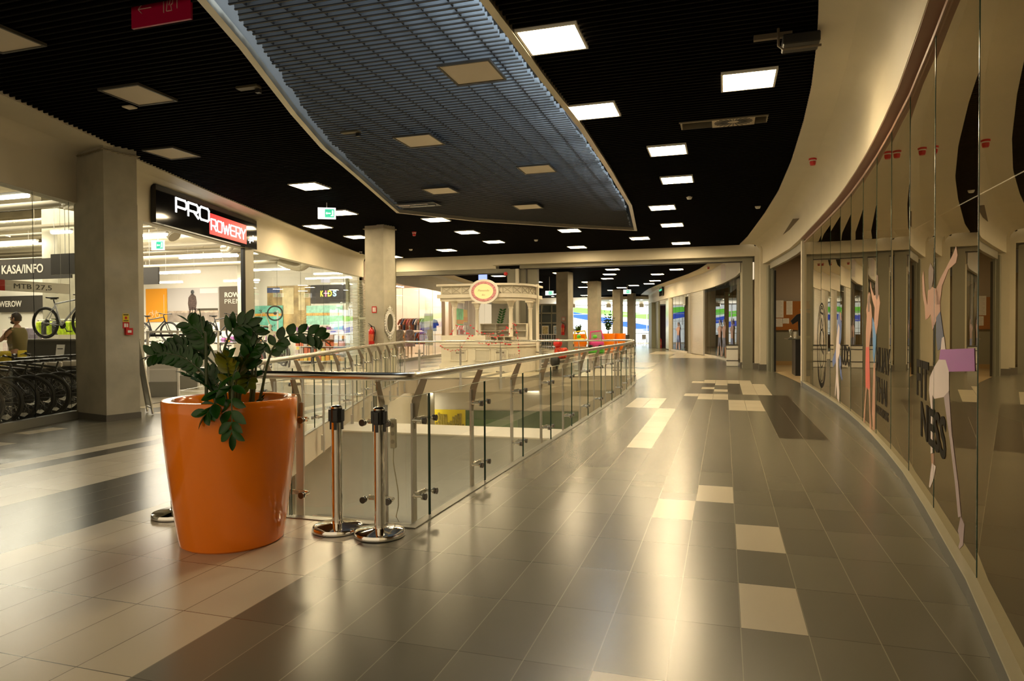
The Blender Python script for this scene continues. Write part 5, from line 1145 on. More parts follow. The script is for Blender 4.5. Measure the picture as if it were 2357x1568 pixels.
def ride(x, y, c1, c2, label):
    t = thing('kiddie_ride', label, 'coin ride', (x, y, 0)); MB().ball((x, y, .55), .42, 16, 0, (1.1, .7, .75)).build('body', c1, t); MB().tube([(x - .4, y, .75), (x - .35, y, 1.25), (x + .3, y, 1.32), (x + .42, y, .8)], .05, 8).build('roof_hoop', c1, t)
    MB().box((x, y, .12), (.9, .55, .24), 0, 0, .04).build('base', c2, t)
    for q in (-1, 1): MB().cyl((x + q * .3, y - .36, .34), (x + q * .3, y - .28, .34), .15, 14).build('wheel', BLACK, t)
    MB().ball((x - .1, y, .95), .14, 10).build('seat_figure', c2, t)
ride(-7.35, 40.6, PINK, GRN, 'pink children coin ride with a hoop roof, between the far planters'); ride(-8.75, 42.6, YEL, GRN, 'yellow and green children coin ride left of the pink one')
t = thing('bench', 'plain greyish bench block with slanted back in front of the orange seat', 'bench', (-7.8, 37.4, 0)); MB().box((-7.75, 37.4, .40), (1.0, .5, .10), .1).build('seat_board', M('bench_beige', (.34, .28, .20), .6), t); MB().box((-8.2, 37.35, .18), (.08, .45, .36), .1).box((-7.3, 37.45, .18), (.08, .45, .36), .1).build('support', M('bench_beige'), t)
t = thing('litter_bin', 'dark square litter bin beside the slim far column', 'bin', (-7.55, 55.4, 0)); MB().box((-7.55, 55.4, .45), (.42, .42, .90), 0, 0, .02).build('body', M('bin_olive', (.10, .09, .05), .5), t); MB().box((-7.55, 55.4, .93), (.44, .44, .05)).build('lid', BLACK, t)
t = thing('wooden_stand', 'narrow dark wooden stand before the far leafy plant', 'stand', (-7.97, 45.7, 0)); MB().box((-8.05, 45.5, .6), (.35, .3, 1.2)).build('frame', M('stand_wood', (.20, .12, .07), .6, var=.3), t)
for z in (.35, .7, 1.05): MB().box((-8.05, 45.34, z), (.28, .02, .22)).build('panel', M('stand_inset', (.55, .48, .38), .5), t)
def chair_simple(x, y, rz, label, col):
    t = thing('cafe_chair', label, 'chair', (0, 0, 0), 'cafe chairs by the painted window'); m = MB().box((0, 0, .45), (.42, .42, .04), 0, 0, .01); m.build('seat', col, t); MB().box((-.2, 0, .72), (.03, .4, .42), 0, 0, .01).build('backrest', col, t)
    for a, b in ((-.18, -.18), (.18, -.18), (-.18, .18), (.18, .18)): MB().cyl((a, b, 0), (a, b, .44), .014, 6).build('leg', STEELM, t)
    t.location = (x, y, 0); t.rotation_euler = (0, 0, rz)
chair_simple(-8.1, 60.2, .4, 'brown cafe chair by the painted window, right of the slim column', M('chair_brown', (.35, .14, .09), .5)); chair_simple(-6.9, 61.0, 2.2, 'pale cafe chair by the painted window near the corridor wall', WHITE)

# ---------------------------------------------------------------- white kiosk
KW = M('kiosk_white', (0.76, 0.71, 0.60), 0.45)
def kiosk():
    t = thing('sales_kiosk', 'white sales kiosk with panelled counter, columns, lattice roof band and oval sign', 'kiosk', (-7.6, 22.6, 0))
    def plan(o=0.0):
        P = [(-9.25 - o, 23.6 + o), (-9.25 - o, 21.5 - o), (-7.35, 21.5 - o)]
        for k in range(9):
            a = -PI / 2 + (PI / 2) * k / 8; P.append((-7.35 + (1.0 + o) * math.cos(a), 22.65 + (1.15 + o) * math.sin(a)))
        return P + [(-6.35 + o, 23.6 + o)]
    def wallband(o, z0, z1, th, name, close=False):
        m = MB(); m.strip(plan(o)[::1], z0, z1, th); return m.build(name, KW, t)
    wallband(0, 0.0, .92, .12, 'counter_wall'); wallband(.05, 0, .24, .05, 'base_band'); wallband(.05, .84, .90, .08, 'upper_moulding'); wallband(.03, .24, .27, .03, 'lower_moulding')
    wallband(.04, .92, .97, .55, 'counter_top')
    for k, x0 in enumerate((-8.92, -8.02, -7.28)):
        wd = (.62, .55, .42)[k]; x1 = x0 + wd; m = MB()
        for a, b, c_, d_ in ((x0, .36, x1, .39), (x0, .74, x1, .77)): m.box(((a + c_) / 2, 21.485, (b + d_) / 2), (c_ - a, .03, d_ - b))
        m.box((x0 + .015, 21.485, .565), (.03, .03, .41)); m.box((x1 - .015, 21.485, .565), (.03, .03, .41)); m.build('counter_panel', KW, t); MB().box(((x0 + x1) / 2, 21.496, .565), (wd - .06, .012, .36)).build('inset_shade', M('kiosk_inset_shade', (.60, .56, .47), .5), t)  # darker sheet inside each frame stands in for recess shade
    m = MB(); a0, a1 = -1.25, -.45
    MB().text('Pawendo', (-7.05, 21.46, .50), (1, .28, 0), (0, 0, 1), .14, .50, .003, 0, 0, .3).build('counter_script', M('script_grey', (.42, .36, .34), .5), t)
    m = MB().box((-8.45, 21.75, 1.10), (1.6, .5, .26)); m.build('raised_counter', KW, t)
    for nm, o, z0, z1, th in (('cornice', .12, 2.90, 2.97, .30), ('roof_band_bottom', .10, 2.50, 2.62, .20), ('roof_band_back', .0, 2.62, 2.90, .03), ('soffit_band', .02, 2.40, 2.50, .06)): wallband(o, z0, z1, th, nm)
    # lattice crosses on the band
    P = plan(.035); L = MB(); seg = []
    for a, b in zip(P, P[1:]): seg.append((Vector(a), Vector(b)))
    path = []; step = .36
    pts = [Vector(p) for p in P]; cum = [0]
    for a, b in zip(pts, pts[1:]): cum.append(cum[-1] + (b - a).length)
    def at(s):
        for k in range(len(pts) - 1):
            if cum[k] <= s <= cum[k + 1] + 1e-6: return pts[k] + (pts[k + 1] - pts[k]) * ((s - cum[k]) / max(1e-6, cum[k + 1] - cum[k]))
        return pts[-1]
    s = cum[1] + .1
    while s < cum[-1] - .4:
        a, b = at(s), at(s + step - .05); L.bar((*a, 2.65), (*b, 2.86), .018, .02); L.bar((*a, 2.86), (*b, 2.65), .018, .02); L.bar((*a, 2.64), (*a, 2.88), .02, .02); L.bar((*a, 2.645), (*b, 2.645), .015, .02); L.bar((*a, 2.87), (*b, 2.87), .015, .02); s += step
    L.build('lattice', M('lattice_shade', (0.50, 0.46, 0.36), .5), t)
    for x, y in ((-8.85, 21.75), (-8.62, 23.35), (-6.92, 22.05), (-6.60, 23.35)):
        m = MB(); z0 = .97 if (x, y) not in () else 0
        m.lathe([(.10, 0), (.10, .05), (.07, .09), (.065, 1.15), (.085, 1.20), (.075, 1.22), (.13, 1.38), (.15, 1.45)], (x, y, z0), 16).box((x, y, z0 + 1.44), (.30, .30, .06)); m.build('column', KW, t)
    MB().lathe([(.0001, -.12), (.3, -.10), (.5, -.03), (.52, .02)], (-7.5, 22.9, 2.45), 24, cap=False).build('ceiling_dome', KW, t)
    # oval sign
    c = Vector((-7.62, 21.28, 2.69)); E = lambda ra, rb, y: [(c.x + math.cos(2 * PI * k / 40) * ra, c.z + math.sin(2 * PI * k / 40) * rb) for k in range(40)]
    TT = lambda a, b, q: (a, c.y - q, b)
    def oval(ra, rb, q0, q1, mat, nm): MB().prism([(p[0], p[1]) for p in E(ra, rb, 0)], q0, q1, T=TT).build(nm, mat, t)
    oval(.52, .41, -.04, .0, WHITE, 'oval_sign'); oval(.44, .335, 0, .006, M('sign_pink', (.66, .30, .32), .5, var=.35, vscale=26), 'pink_wreath'); oval(.335, .25, .006, .012, M('sign_cream_yellow', (.85, .72, .36), .5, emit=(.85, .7, .35), es=.15), 'sign_centre')
    MB().text('Pawendo', (c.x - .20, c.y - .013, c.z - .0), (1, 0, 0), (0, 0, 1), .07, .40, .002, 0, 0, .3).text('Bio', (c.x - .06, c.y - .013, c.z - .14), (1, 0, 0), (0, 0, 1), .06, .11, .002, 0, 0, .3).build('sign_script', M('script_olive', (.38, .30, .12), .5), t)
    m = MB(); m.tube([(c.x + math.cos(2 * PI * k / 40) * .43, c.y - .006, c.z + math.sin(2 * PI * k / 40) * .33) for k in range(40)], .006, 5, closed=True)
    for k in range(26): a = 2 * PI * k / 26; m.ball((c.x + math.cos(a) * .40, c.y - .006, c.z + math.sin(a) * .305), .016, 6)
    m.build('ornament', M('sign_pink'), t)
    MB().box((-6.24, 23.0, 1.5), (.09, .09, 3.0)).build('corner_post', KW, t)
kiosk()
t = thing('cubby_shelf', 'low open six-compartment shelf standing on the kiosk back counter', 'shelf', (-7.0, 23.6, .97))
m = MB(); m.box((-7.55, 23.42, 1.38), (1.75, .02, .50)); 
for z in (1.14, 1.38, 1.63): m.box((-7.55, 23.28, z), (1.75, .32, .025))
for x in (-8.42, -7.84, -7.26, -6.68): m.box((x, 23.28, 1.385), (.03, .32, .50))
m.box((-7.55, 23.28, 1.05), (1.75, .32, .17)); m.build('carcass', KW, t)
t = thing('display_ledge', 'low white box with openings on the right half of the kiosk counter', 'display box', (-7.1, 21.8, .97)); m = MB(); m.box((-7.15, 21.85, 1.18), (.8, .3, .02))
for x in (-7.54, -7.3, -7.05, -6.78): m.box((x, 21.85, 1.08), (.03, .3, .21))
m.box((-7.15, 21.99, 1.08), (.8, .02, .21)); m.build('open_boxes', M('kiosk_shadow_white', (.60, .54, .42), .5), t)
t = thing('ribbon_garland', 'thin red and white blossom garland draped over kiosk counter and columns', 'garland', (-8.6, 21.4, 1.0)); PET = M('petal_red', (.62, .03, .04), .5)
for pts in ([(-9.2, 21.38, .85), (-8.9, 21.38, .70), (-8.5, 21.38, .76), (-8.2, 21.38, 1.22), (-8.05, 21.4, 1.26)], [(-8.9, 21.55, 1.25), (-8.7, 21.55, 1.60), (-8.5, 21.6, 1.45), (-8.3, 21.6, 1.27)], [(-8.2, 21.6, 1.56), (-7.9, 21.6, 1.30), (-7.3, 21.6, 1.28), (-6.9, 21.6, 1.45), (-7.0, 21.9, 1.5)], [(-7.9, 21.36, .98), (-7.5, 21.36, .93), (-7.1, 21.38, .99), (-6.8, 21.6, .95)], [(-6.9, 21.8, 1.25), (-6.75, 21.85, 1.72), (-6.6, 21.8, 1.2), (-6.56, 21.75, .9), (-6.5, 21.75, .3)], [(-7.6, 21.55, 1.24), (-7.3, 21.55, 1.16), (-7.0, 21.7, 1.25)]):
    P = [Vector(p) for p in pts]; m = MB(); Q = []
    for a, b in zip(P, P[1:]): Q += [a.lerp(b, k / 6) for k in range(6)]
    Q.append(P[-1]); m.tube(Q, .006, 5); s_ = m.build('twine', M('twine_pinkish', (.55, .38, .32), .6), t); m = MB()
    for q in Q:
        if random.random() < .75:
            r = random.uniform(.012, .032); m.ball(q + Vector((random.uniform(-.03, .03), -.01, random.uniform(-.03, .03))), r, 6, 0, (1.3, .5, .8))
    m.build('blossoms', PET, s_)
t = thing('red_ride_toy', 'red and black children ride standing at the right side of the kiosk', 'coin ride', (-5.4, 22.3, 0))
MB().ball((-5.35, 22.3, .95), .16, 12).build('canopy', RED, t); MB().box((-5.25, 22.35, .62), (.45, .35, .36), .3, 0, .05).build('body', M('toy_red_mix', (.6, .05, .02), .4, var=.8, vscale=14), t); MB().ball((-5.42, 22.2, .35), .22, 12, 0, (.8, .6, 1)).build('seat_base', BLACK, t); MB().cyl((-5.42, 22.2, 0), (-5.42, 22.2, .3), .10, 12).build('pedestal', BLACK, t)
t = thing('screen_glow', 'small blue lit advertising screen hanging beyond the kiosk roof', 'screen', (-11.2, 31.2, 3.93)); MB().box((-11.2, 31.2, 3.98), (.5, .06, .42)).build('screen_case', BLACK, t); MB().box((-11.2, 31.165, 3.98), (.44, .01, .36)).build('screen_face', M('screen_blue', (.1, .1, .3), .4, emit=(.25, .32, .8), es=1.0), t); MB().cyl((-11.2, 31.2, 4.19), (-11.2, 31.2, C + .1), .015, 6).build('hanger', STEELM, t)

# ---------------------------------------------------------------- bike shop shell
SHOPCEIL = M('raw_concrete_ceiling', (.46, .41, .31), .7, var=.2, vscale=1.2)
mb = MB(); P = [wlp(y, -.02) for y in (0, 3, 5.5, 6.88, 8.6, 10.8, 13.6, 17, 22.2, 24.0)]
mb.add([(-48, 0, .008)] + [(x, y, .008) for x, y in P] + [(-17.7, 31, .008), (-48, 31, .008)], [tuple(range(len(P) + 3))]); struct(mb, 'floor_shop', TS)
mb = MB(); mb.add([(-48, 0, 5.6), (-8, 0, 5.6), (-13.9, 24.2, 5.6), (-17.7, 31, 5.6), (-48, 31, 5.6)], [(0, 4, 3, 2, 1)]); struct(mb, 'ceiling_shop', SHOPCEIL)
mb = MB(); mb.strip([(-48, 31), (-17.7, 31)][::-1], 0, 5.6, -.1); struct(mb, 'wall_shop_back', SHOPWALL)
mb = MB(); mb.strip([(-17.7, 31), (-14.05, 24.35)], 0, 5.6, -.06); struct(mb, 'wall_shop_right', SHOPWALL)
mb = MB(); mb.strip([(-48, 31), (-48, 0)], 0, 5.6, .1); struct(mb, 'wall_shop_left', SHOPWALL)
mb = MB(); mb.strip([(-48, 0), (-8, 0)], 0, 5.6, .1); struct(mb, 'wall_shop_near', SHOPWALL)
def beam_y(y, x0, x1, z, mat, h=.35, nm='trim'):
    mb = MB(); mb.box(((x0 + x1) / 2, y, z), (x1 - x0, .35, h)); struct(mb, nm, mat)
for k, y in enumerate((11.8, 17.5, 23.2, 28.5)): beam_y(y, -47, (-14.6, -14.6, -14.6, -16.6)[k], 5.35, SHOPCEIL, .45, 'trim_%d' % (40 + k))
SILV = M('foil_duct', (.42, .38, .29), .38, .7, bump=1.0, bscale=14); GALV = M('galvanised_pipe', (.26, .23, .17), .5, .4)
k = 0
for y, z, r, x0, x1, l in ((9.0, 4.75, .05, -30, -11.5, 'thin galvanised pipe over the near bikes'), (12.6, 4.55, .09, -34, -13.0, 'galvanised pipe crossing behind the big column'), (16.2, 4.95, .16, -36, -13.8, 'thick silver pipe just inside the shop doorway'), (16.9, 4.65, .06, -36, -13.8, 'thin pipe beside the thick silver one inside the doorway'), (20.6, 4.9, .20, -38, -14.6, 'wide silver duct across the middle of the bike shop'), (21.3, 4.5, .05, -38, -14.6, 'thin pipe under the wide silver duct'), (25.2, 4.8, .12, -40, -14.9, 'pipe across the rear of the bike shop'), (27.6, 4.7, .10, -40, -16.3, 'pipe nearest the bike shop back wall')):
    t = thing('ceiling_pipe', l, 'pipe', (x1, y, z)); MB().cyl((x0, y, z), (x1, y, z), r, 14).build('pipe_run', SILV if r > .14 else GALV, t)
    m = MB()
    for q in range(5): xx = x0 + (x1 - x0) * (q + .5) / 5; m.cyl((xx, y, z + r), (xx, y, 5.6), .008, 6)
    m.build('hanger_rod', GALV, t, kind='stuff')
def flex(pts, r, label):
    t = thing('flexible_duct', label, 'duct', pts[0]); P = [Vector(p) for p in pts]; Q = []
    E = [P[0] * 2 - P[1]] + P + [P[-1] * 2 - P[-2]]
    for i in range(1, len(E) - 2):
        for k in range(14):
            u = k / 14; a, b, c, d = E[i - 1], E[i], E[i + 1], E[i + 2]; Q.append(.5 * ((2 * b) + (c - a) * u + (2 * a - 5 * b + 4 * c - d) * u * u + (3 * b - a - 3 * c + d) * u ** 3))
    MB().tube(Q, r, 14, rad=[r * (1 + .09 * (i % 2)) for i in range(len(Q))]).build('hose', SILV, t)
flex([(-13.8, 10.2, 4.8), (-13.3, 10.4, 4.75), (-12.9, 10.55, 4.4), (-12.75, 10.7, 3.95)], .17, 'crinkled foil duct bending down behind the left glass, near the column')
flex([(-16.8, 16.4, 5.2), (-16.5, 16.5, 4.8), (-16.1, 16.6, 4.55), (-15.8, 16.6, 4.25)], .18, 'crinkled foil duct bending down inside the shop doorway')
flex([(-15.9, 19.5, 5.2), (-16.2, 19.7, 4.7), (-16.6, 19.9, 4.35), (-16.9, 19.9, 4.3)], .13, 'foil duct behind the first pane right of the doorway')
flex([(-15.7, 23.8, 5.0), (-16.0, 24.0, 4.4), (-16.6, 24.2, 4.05), (-17.3, 24.3, 4.15), (-17.8, 24.4, 4.3)], .16, 'foil duct sagging in a U behind the middle shop panes')
def trayobj(y, z, x0, x1, l):
    t = thing('cable_tray', l, 'cable tray', (x1, y, z)); MB().box(((x0 + x1) / 2, y, z), (x1 - x0, .26, .015)).box(((x0 + x1) / 2, y - .13, z + .03), (x1 - x0, .01, .06)).box(((x0 + x1) / 2, y + .13, z + .03), (x1 - x0, .01, .06)).build('tray', GALV, t)
    m = MB()
    for q in range(6): xx = x0 + (x1 - x0) * (q + .5) / 6; m.cyl((xx, y, z), (xx, y, 5.6), .006, 5)
    m.build('hanger_rod', GALV, t, kind='stuff')
trayobj(9.6, 4.42, -28, -11.9, 'cable tray above the near row of tube lights in the bike shop'); trayobj(14.6, 4.40, -36, -13.2, 'cable tray above the second row of tube lights in the bike shop'); trayobj(19.5, 4.42, -38, -14.0, 'cable tray above the third row of tube lights in the bike shop')
def tube_light(x, y, z, ln, label, grp='tube lights of the bike shop', mat=None):
    t = thing('tube_light', label, 'tube light', (x, y, z), grp); MB().box((x, y, z + .055), (ln, .09, .05)).build('housing', WHITE, t); MB().box((x, y, z), (ln - .04, .11, .06), 0, 0, .02).build('tube', mat or TUBE, t)
    m = MB(); m.cyl((x - ln * .35, y, z + .08), (x - ln * .35, y, 4.42 if y in (9.6, 14.6, 14.65, 19.5) else 5.6), .004, 4); m.cyl((x + ln * .35, y, z + .08), (x + ln * .35, y, 4.42 if y in (9.6, 14.6, 14.65, 19.5) else 5.6), .004, 4); m.build('suspension_wire', STEELM, t, kind='stuff')
TL_ = [(-13.3, 9.6, 1.5, 'upper left tube light behind the glass, first at the picture edge'), (-16.4, 13.4, .7, 'short tube light end by the foil duct, left of the column'), (-20.0, 14.65, 2.3, 'long tube light in the left window above the KASA sign'), (-14.65, 14.6, 1.0, 'short looking tube light just inside the doorway, under the shop sign'), (-17.14, 19.5, 2.5, 'longest tube light in the doorway view, near the doorway post'), (-22.1, 19.5, 2.3, 'tube light of the third row hidden mostly by the column'),
       (-22.9, 24.3, 2.2, 'tube light in the doorway view, second row back'), (-18.1, 24.4, 2.4, 'tube light behind the first pane right of the doorway'), (-28.2, 29.0, 2.1, 'tube light in the doorway view, lowest at left over the orange poster'), (-23.7, 29.3, 2.2, 'tube light crossing behind the doorway right post'), (-18.6, 29.3, 2.6, 'bright tube light right above the KIDS sign'), (-16.9, 27.0, 2.0, 'bright tube light at the right end above the KIDS sign'), (-27.2, 24.3, 2.3, 'tube light far left inside, seen past the doorway post')]
for x, y, ln, l in TL_: tube_light(x, y, 4.0, ln, l)
exit_sign((-14.45, 14.58, 3.72), (1, .2, 0), 'glowing white exit sign hanging inside the bike shop doorway', .36, .26, hang=4.42)
# hanging signs
DKS = M('charcoal_board', (.045, .04, .035), .5); TXT = M('sign_offwhite', (.72, .68, .60), .5)
t = thing('hanging_sign', 'dark hanging board reading KASA/INFO behind the left window', 'hanging sign', (-18.4, 14.0, 3.15))
MB().box((-18.6, 14.0, 3.15), (3.6, .06, .56)).build('board', DKS, t); MB().text('KASA/INFO', (-19.32, 13.965, 3.05), (1, 0, 0), (0, 0, 1), .24, 1.55, .004, .02).build('lettering', TXT, t); MB().box((-19.5, 13.96, 3.0), (.22, .004, .02)).build('underscore', TXT, t)
MB().cyl((-17.4, 14, 3.4), (-17.4, 14, 4.42), .008, 6).cyl((-19.8, 14, 3.4), (-19.8, 14, 4.42), .008, 6).build('hanger', STEELM, t)
t = thing('hanging_sign', 'small plain dark board right of the KASA/INFO board', 'hanging sign', (-16.0, 13.0, 3.1)); MB().box((-15.8, 13.0, 3.12), (.9, .06, .52)).build('board', DKS, t); MB().cyl((-15.8, 13, 3.38), (-15.8, 13, 5.6), .008, 6).build('hanger', STEELM, t)
t = thing('hanging_sign', 'plain dark square board hanging at the left side of the doorway', 'hanging sign', (-17.9, 17.6, 3.2)); MB().box((-17.8, 17.6, 3.22), (.75, .06, .55)).build('board', DKS, t); MB().cyl((-17.8, 17.6, 3.5), (-17.8, 17.6, 5.3), .008, 6).build('hanger', STEELM, t)
t = thing('hanging_sign', 'white hanging strip sign with red end reading MTB 27,5', 'hanging sign', (-12.4, 9.5, 2.26)); MB().box((-12.4, 9.3, 2.265), (.02, 1.95, .195)).build('board', WHITE, t); MB().box((-12.385, 8.86, 2.265), (.012, .28, .195)).build('red_end', RED, t)
MB().text('MTB', (-12.387, 9.17, 2.22), (0, 1, 0), (0, 0, 1), .095, .33, .003, 0).text('27,5', (-12.387, 9.58, 2.22), (0, 1, 0), (0, 0, 1), .095, .32, .003, .0).build('lettering', M('sign_dark_text', (.06, .06, .06), .5), t)
MB().cyl((-12.4, 8.6, 2.36), (-12.4, 8.6, 4.42), .003, 4).cyl((-12.4, 10.1, 2.36), (-12.4, 10.1, 4.42), .003, 4).build('hanger', STEELM, t)
t = thing('wall_sign', 'dark fascia board with ROWEROW lettering above the far left shelves', 'wall sign', (-23.4, 17.9, 2.42)); MB().box((-23.9, 18.0, 2.42), (2.2, .08, .58)).build('board', DKS, t); MB().box((-22.2, 18.06, 2.42), (1.15, .08, .58)).build('board', DKS, t); MB().text('ROWEROW', (-25.35, 17.955, 2.33), (1, 0, 0), (0, 0, 1), .21, 1.45, .004, .02).build('lettering', TXT, t)
MB().box((-24.2, 18.2, 1.9), (4.2, .3, 1.0 + 2.8)).build('backing_wall', SHOPWALL, t)
# posters on the back wall
OR2 = M('poster_orange', (.80, .34, .03), .5); POS = M('poster_sky', (.42, .42, .42), .5); BRN = M('poster_brown', (.10, .075, .05), .5)
def wallbox(x0, x1, z0, z1, y, mat, nm, t, th=.03): return MB().box(((x0 + x1) / 2, y - th / 2, (z0 + z1) / 2), (x1 - x0, th, z1 - z0)).build(nm, mat, t)
def bike_icon(m, cx, cz, s, y, w_=.012):
    R2 = lambda a, b: m.bar((cx + a[0] * s, y, cz + a[1] * s), (cx + b[0] * s, y, cz + b[1] * s), w_, .004)
    for q in (-.55, .55): m.tube([(cx + (q + math.cos(2 * PI * k / 20) * .36) * s, y, cz + math.sin(2 * PI * k / 20) * .36 * s) for k in range(20)], w_ * .6, 4, closed=True)
    for a, b in (((-.55, 0), (-.15, .0)), ((-.15, 0), (.35, .5)), ((-.55, 0), (-.25, .45)), ((-.25, .45), (.35, .5)), ((-.15, 0), (-.3, .62)), ((.55, 0), (.33, .62)), ((.33, .62), (.5, .62)), ((-.4, .62), (-.18, .62))): R2(a, b)
t = thing('poster', 'orange wall poster with a white bicycle drawing at the shop back wall', 'poster', (-30.9, 30.95, 2.9)); wallbox(-31.6, -30.1, 1.96, 3.84, 30.98, OR2, 'panel', t); m = MB(); bike_icon(m, -31.0, 2.35, .42, 30.94, .02); m.box((-30.3, 30.94, 2.9), (.02, .005, 1.2)); m.build('bicycle_drawing', TXT, t)
t = thing('poster', 'wide photo poster of a cyclist on a coastal road at the shop back wall', 'poster', (-28.3, 30.95, 2.9)); wallbox(-30.05, -26.55, 1.96, 3.84, 30.98, M('poster_haze', (.50, .47, .45), .5), 'sky_print', t)
wallbox(-30.05, -26.55, 1.96, 2.45, 30.945, M('poster_road', (.30, .25, .21), .5, var=.3, vscale=2), 'road_print', t, .004); wallbox(-30.05, -26.55, 2.45, 2.56, 30.945, M('poster_shore', (.45, .36, .28), .5, var=.4, vscale=4), 'shore_print', t, .004); wallbox(-28.0, -26.6, 2.56, 2.68, 30.945, M('poster_trees', (.07, .06, .04), .5), 'tree_print', t, .004)
m = MB(); FL2 = lambda poly: m.prism(poly, 0, .006, T=lambda a, b, q: (a, 30.938 - q, b))
FL2([(-28.55, 2.6), (-28.1, 2.6), (-28.02, 3.0), (-28.08, 3.35), (-28.25, 3.5), (-28.38, 3.5), (-28.58, 3.3), (-28.62, 2.95)]); FL2([(-28.5, 2.15), (-28.42, 2.6), (-28.52, 2.65), (-28.6, 2.3)]); FL2([(-28.1, 2.2), (-28.02, 2.7), (-28.16, 2.65), (-28.2, 2.3)]); m.build('rider_print', M('poster_rider', (.09, .06, .05), .5, var=.7, vscale=25), t)
m = MB(); m.ball((-28.3, 30.93, 3.6), .12, 10, 0, (1, .2, 1)); m.build('helmet_print', M('poster_helmet', (.05, .05, .05), .4), t)
m = MB(); m.tube([(-28.32 + math.cos(2 * PI * k / 16) * .07, 30.93, 2.2 + math.sin(2 * PI * k / 16) * .28) for k in range(16)], .02, 4, closed=True); m.bar((-28.55, 30.93, 2.72), (-28.1, 30.93, 2.72), .03, .005); m.bar((-28.32, 30.93, 2.45), (-28.32, 30.93, 2.75), .04, .005); m.build('bike_print', BLACK, t)
wallbox(-27.8, -26.6, 3.52, 3.78, 30.945, M('poster_white_tag', (.7, .68, .64), .5), 'brand_tag', t, .004)
t = thing('poster', 'dark brown wall panel reading ROWE PREMI beside the cyclist poster', 'poster', (-25.7, 30.95, 2.7)); wallbox(-26.5, -24.3, 1.46, 3.86, 30.98, BRN, 'panel', t); MB().text('ROWERY', (-26.15, 30.945, 3.28), (1, 0, 0), (0, 0, 1), .26, 1.65, .004, .03).text('PREMIUM', (-26.15, 30.945, 2.92), (1, 0, 0), (0, 0, 1), .26, 1.85, .004, -.005).build('lettering', TXT, t)
t = thing('poster', 'tall brown and gold poster with a mountain bike, behind the right panes', 'poster', (-21.9, 30.95, 2.8)); wallbox(-23.4, -20.75, 1.5, 3.8, 30.98, M('poster_gold_brown', (.38, .27, .12), .5, var=.75, vscale=1.2), 'panel', t); wallbox(-23.4, -22.6, 3.45, 3.72, 30.945, M('poster_navy', (.05, .08, .2), .5), 'blue_tag', t, .004)
wallbox(-22.45, -21.75, 2.3, 3.7, 30.945, M('poster_beige', (.62, .52, .30), .5, var=.2, vscale=3), 'pale_wood_print', t, .004); wallbox(-21.45, -21.05, 2.5, 3.7, 30.945, M('poster_beige'), 'pale_wood_print', t, .004)
t = thing('wall_sign', 'black KIDS sign with coloured letters at the shop back wall', 'wall sign', (-19.5, 30.95, 3.3)); wallbox(-20.7, -18.4, 2.84, 3.80, 30.98, M('kids_black', (.035, .03, .028), .5, var=.4, vscale=5), 'board', t)
for ch, x, wd, mt in (('K', -20.12, .20, M('kids_yellow', (.85, .80, .10), .5, emit=(.8, .75, .1), es=.3)), ('I', -19.84, .08, M('kids_pink', (.85, .25, .45), .5, emit=(.8, .2, .4), es=.3)), ('D', -19.68, .25, M('kids_yellow')), ('S', -19.38, .22, M('kids_blue', (.45, .70, .95), .5, emit=(.4, .6, .9), es=.3))):
    MB().text(ch, (x, 30.945, 3.20), (1, 0, 0), (0, 0, 1), .30, wd, .005, .04).build('letter', mt, t)
TEAL = M('teal_panel', (.16, .52, .42), .5, var=.35, vscale=2.5); TEAL2 = M('pale_teal_panel', (.35, .68, .55), .5, var=.25, vscale=6)
t = thing('wall_panel', 'teal green wall panel with orange stripe behind the first pane, left', 'wall panel', (-23.5, 30.95, 2.1)); wallbox(-24.6, -22.4, 1.40, 2.76, 30.93, TEAL, 'panel', t); wallbox(-24.6, -22.4, 2.20, 2.34, 30.895, M('stripe_orange', (.75, .35, .05), .5, var=.4, vscale=4), 'stripe', t, .005)
t = thing('wall_panel', 'pale teal wall panel with orange lettering stripe under the KIDS sign', 'wall panel', (-19.9, 30.95, 2.1)); wallbox(-20.95, -18.8, 1.40, 2.72, 30.93, TEAL2, 'panel', t); wallbox(-20.95, -18.8, 2.20, 2.34, 30.895, M('stripe_orange2', (.85, .42, .12), .5, var=.5, vscale=12), 'stripe', t, .005)
# concrete columns inside the shop
column([(-19.0, 14.9), (-18.4, 14.9), (-18.4, 15.5), (-19.0, 15.5)], 5.6, 'grey column inside the left bike shop window', chains=False, name='shop_column')
column([(-24.2, 29.6), (-23.6, 29.6), (-23.6, 30.2), (-24.2, 30.2)], 5.6, 'grey column inside the shop behind the first pane right of the doorway', chains=False, name='shop_column')
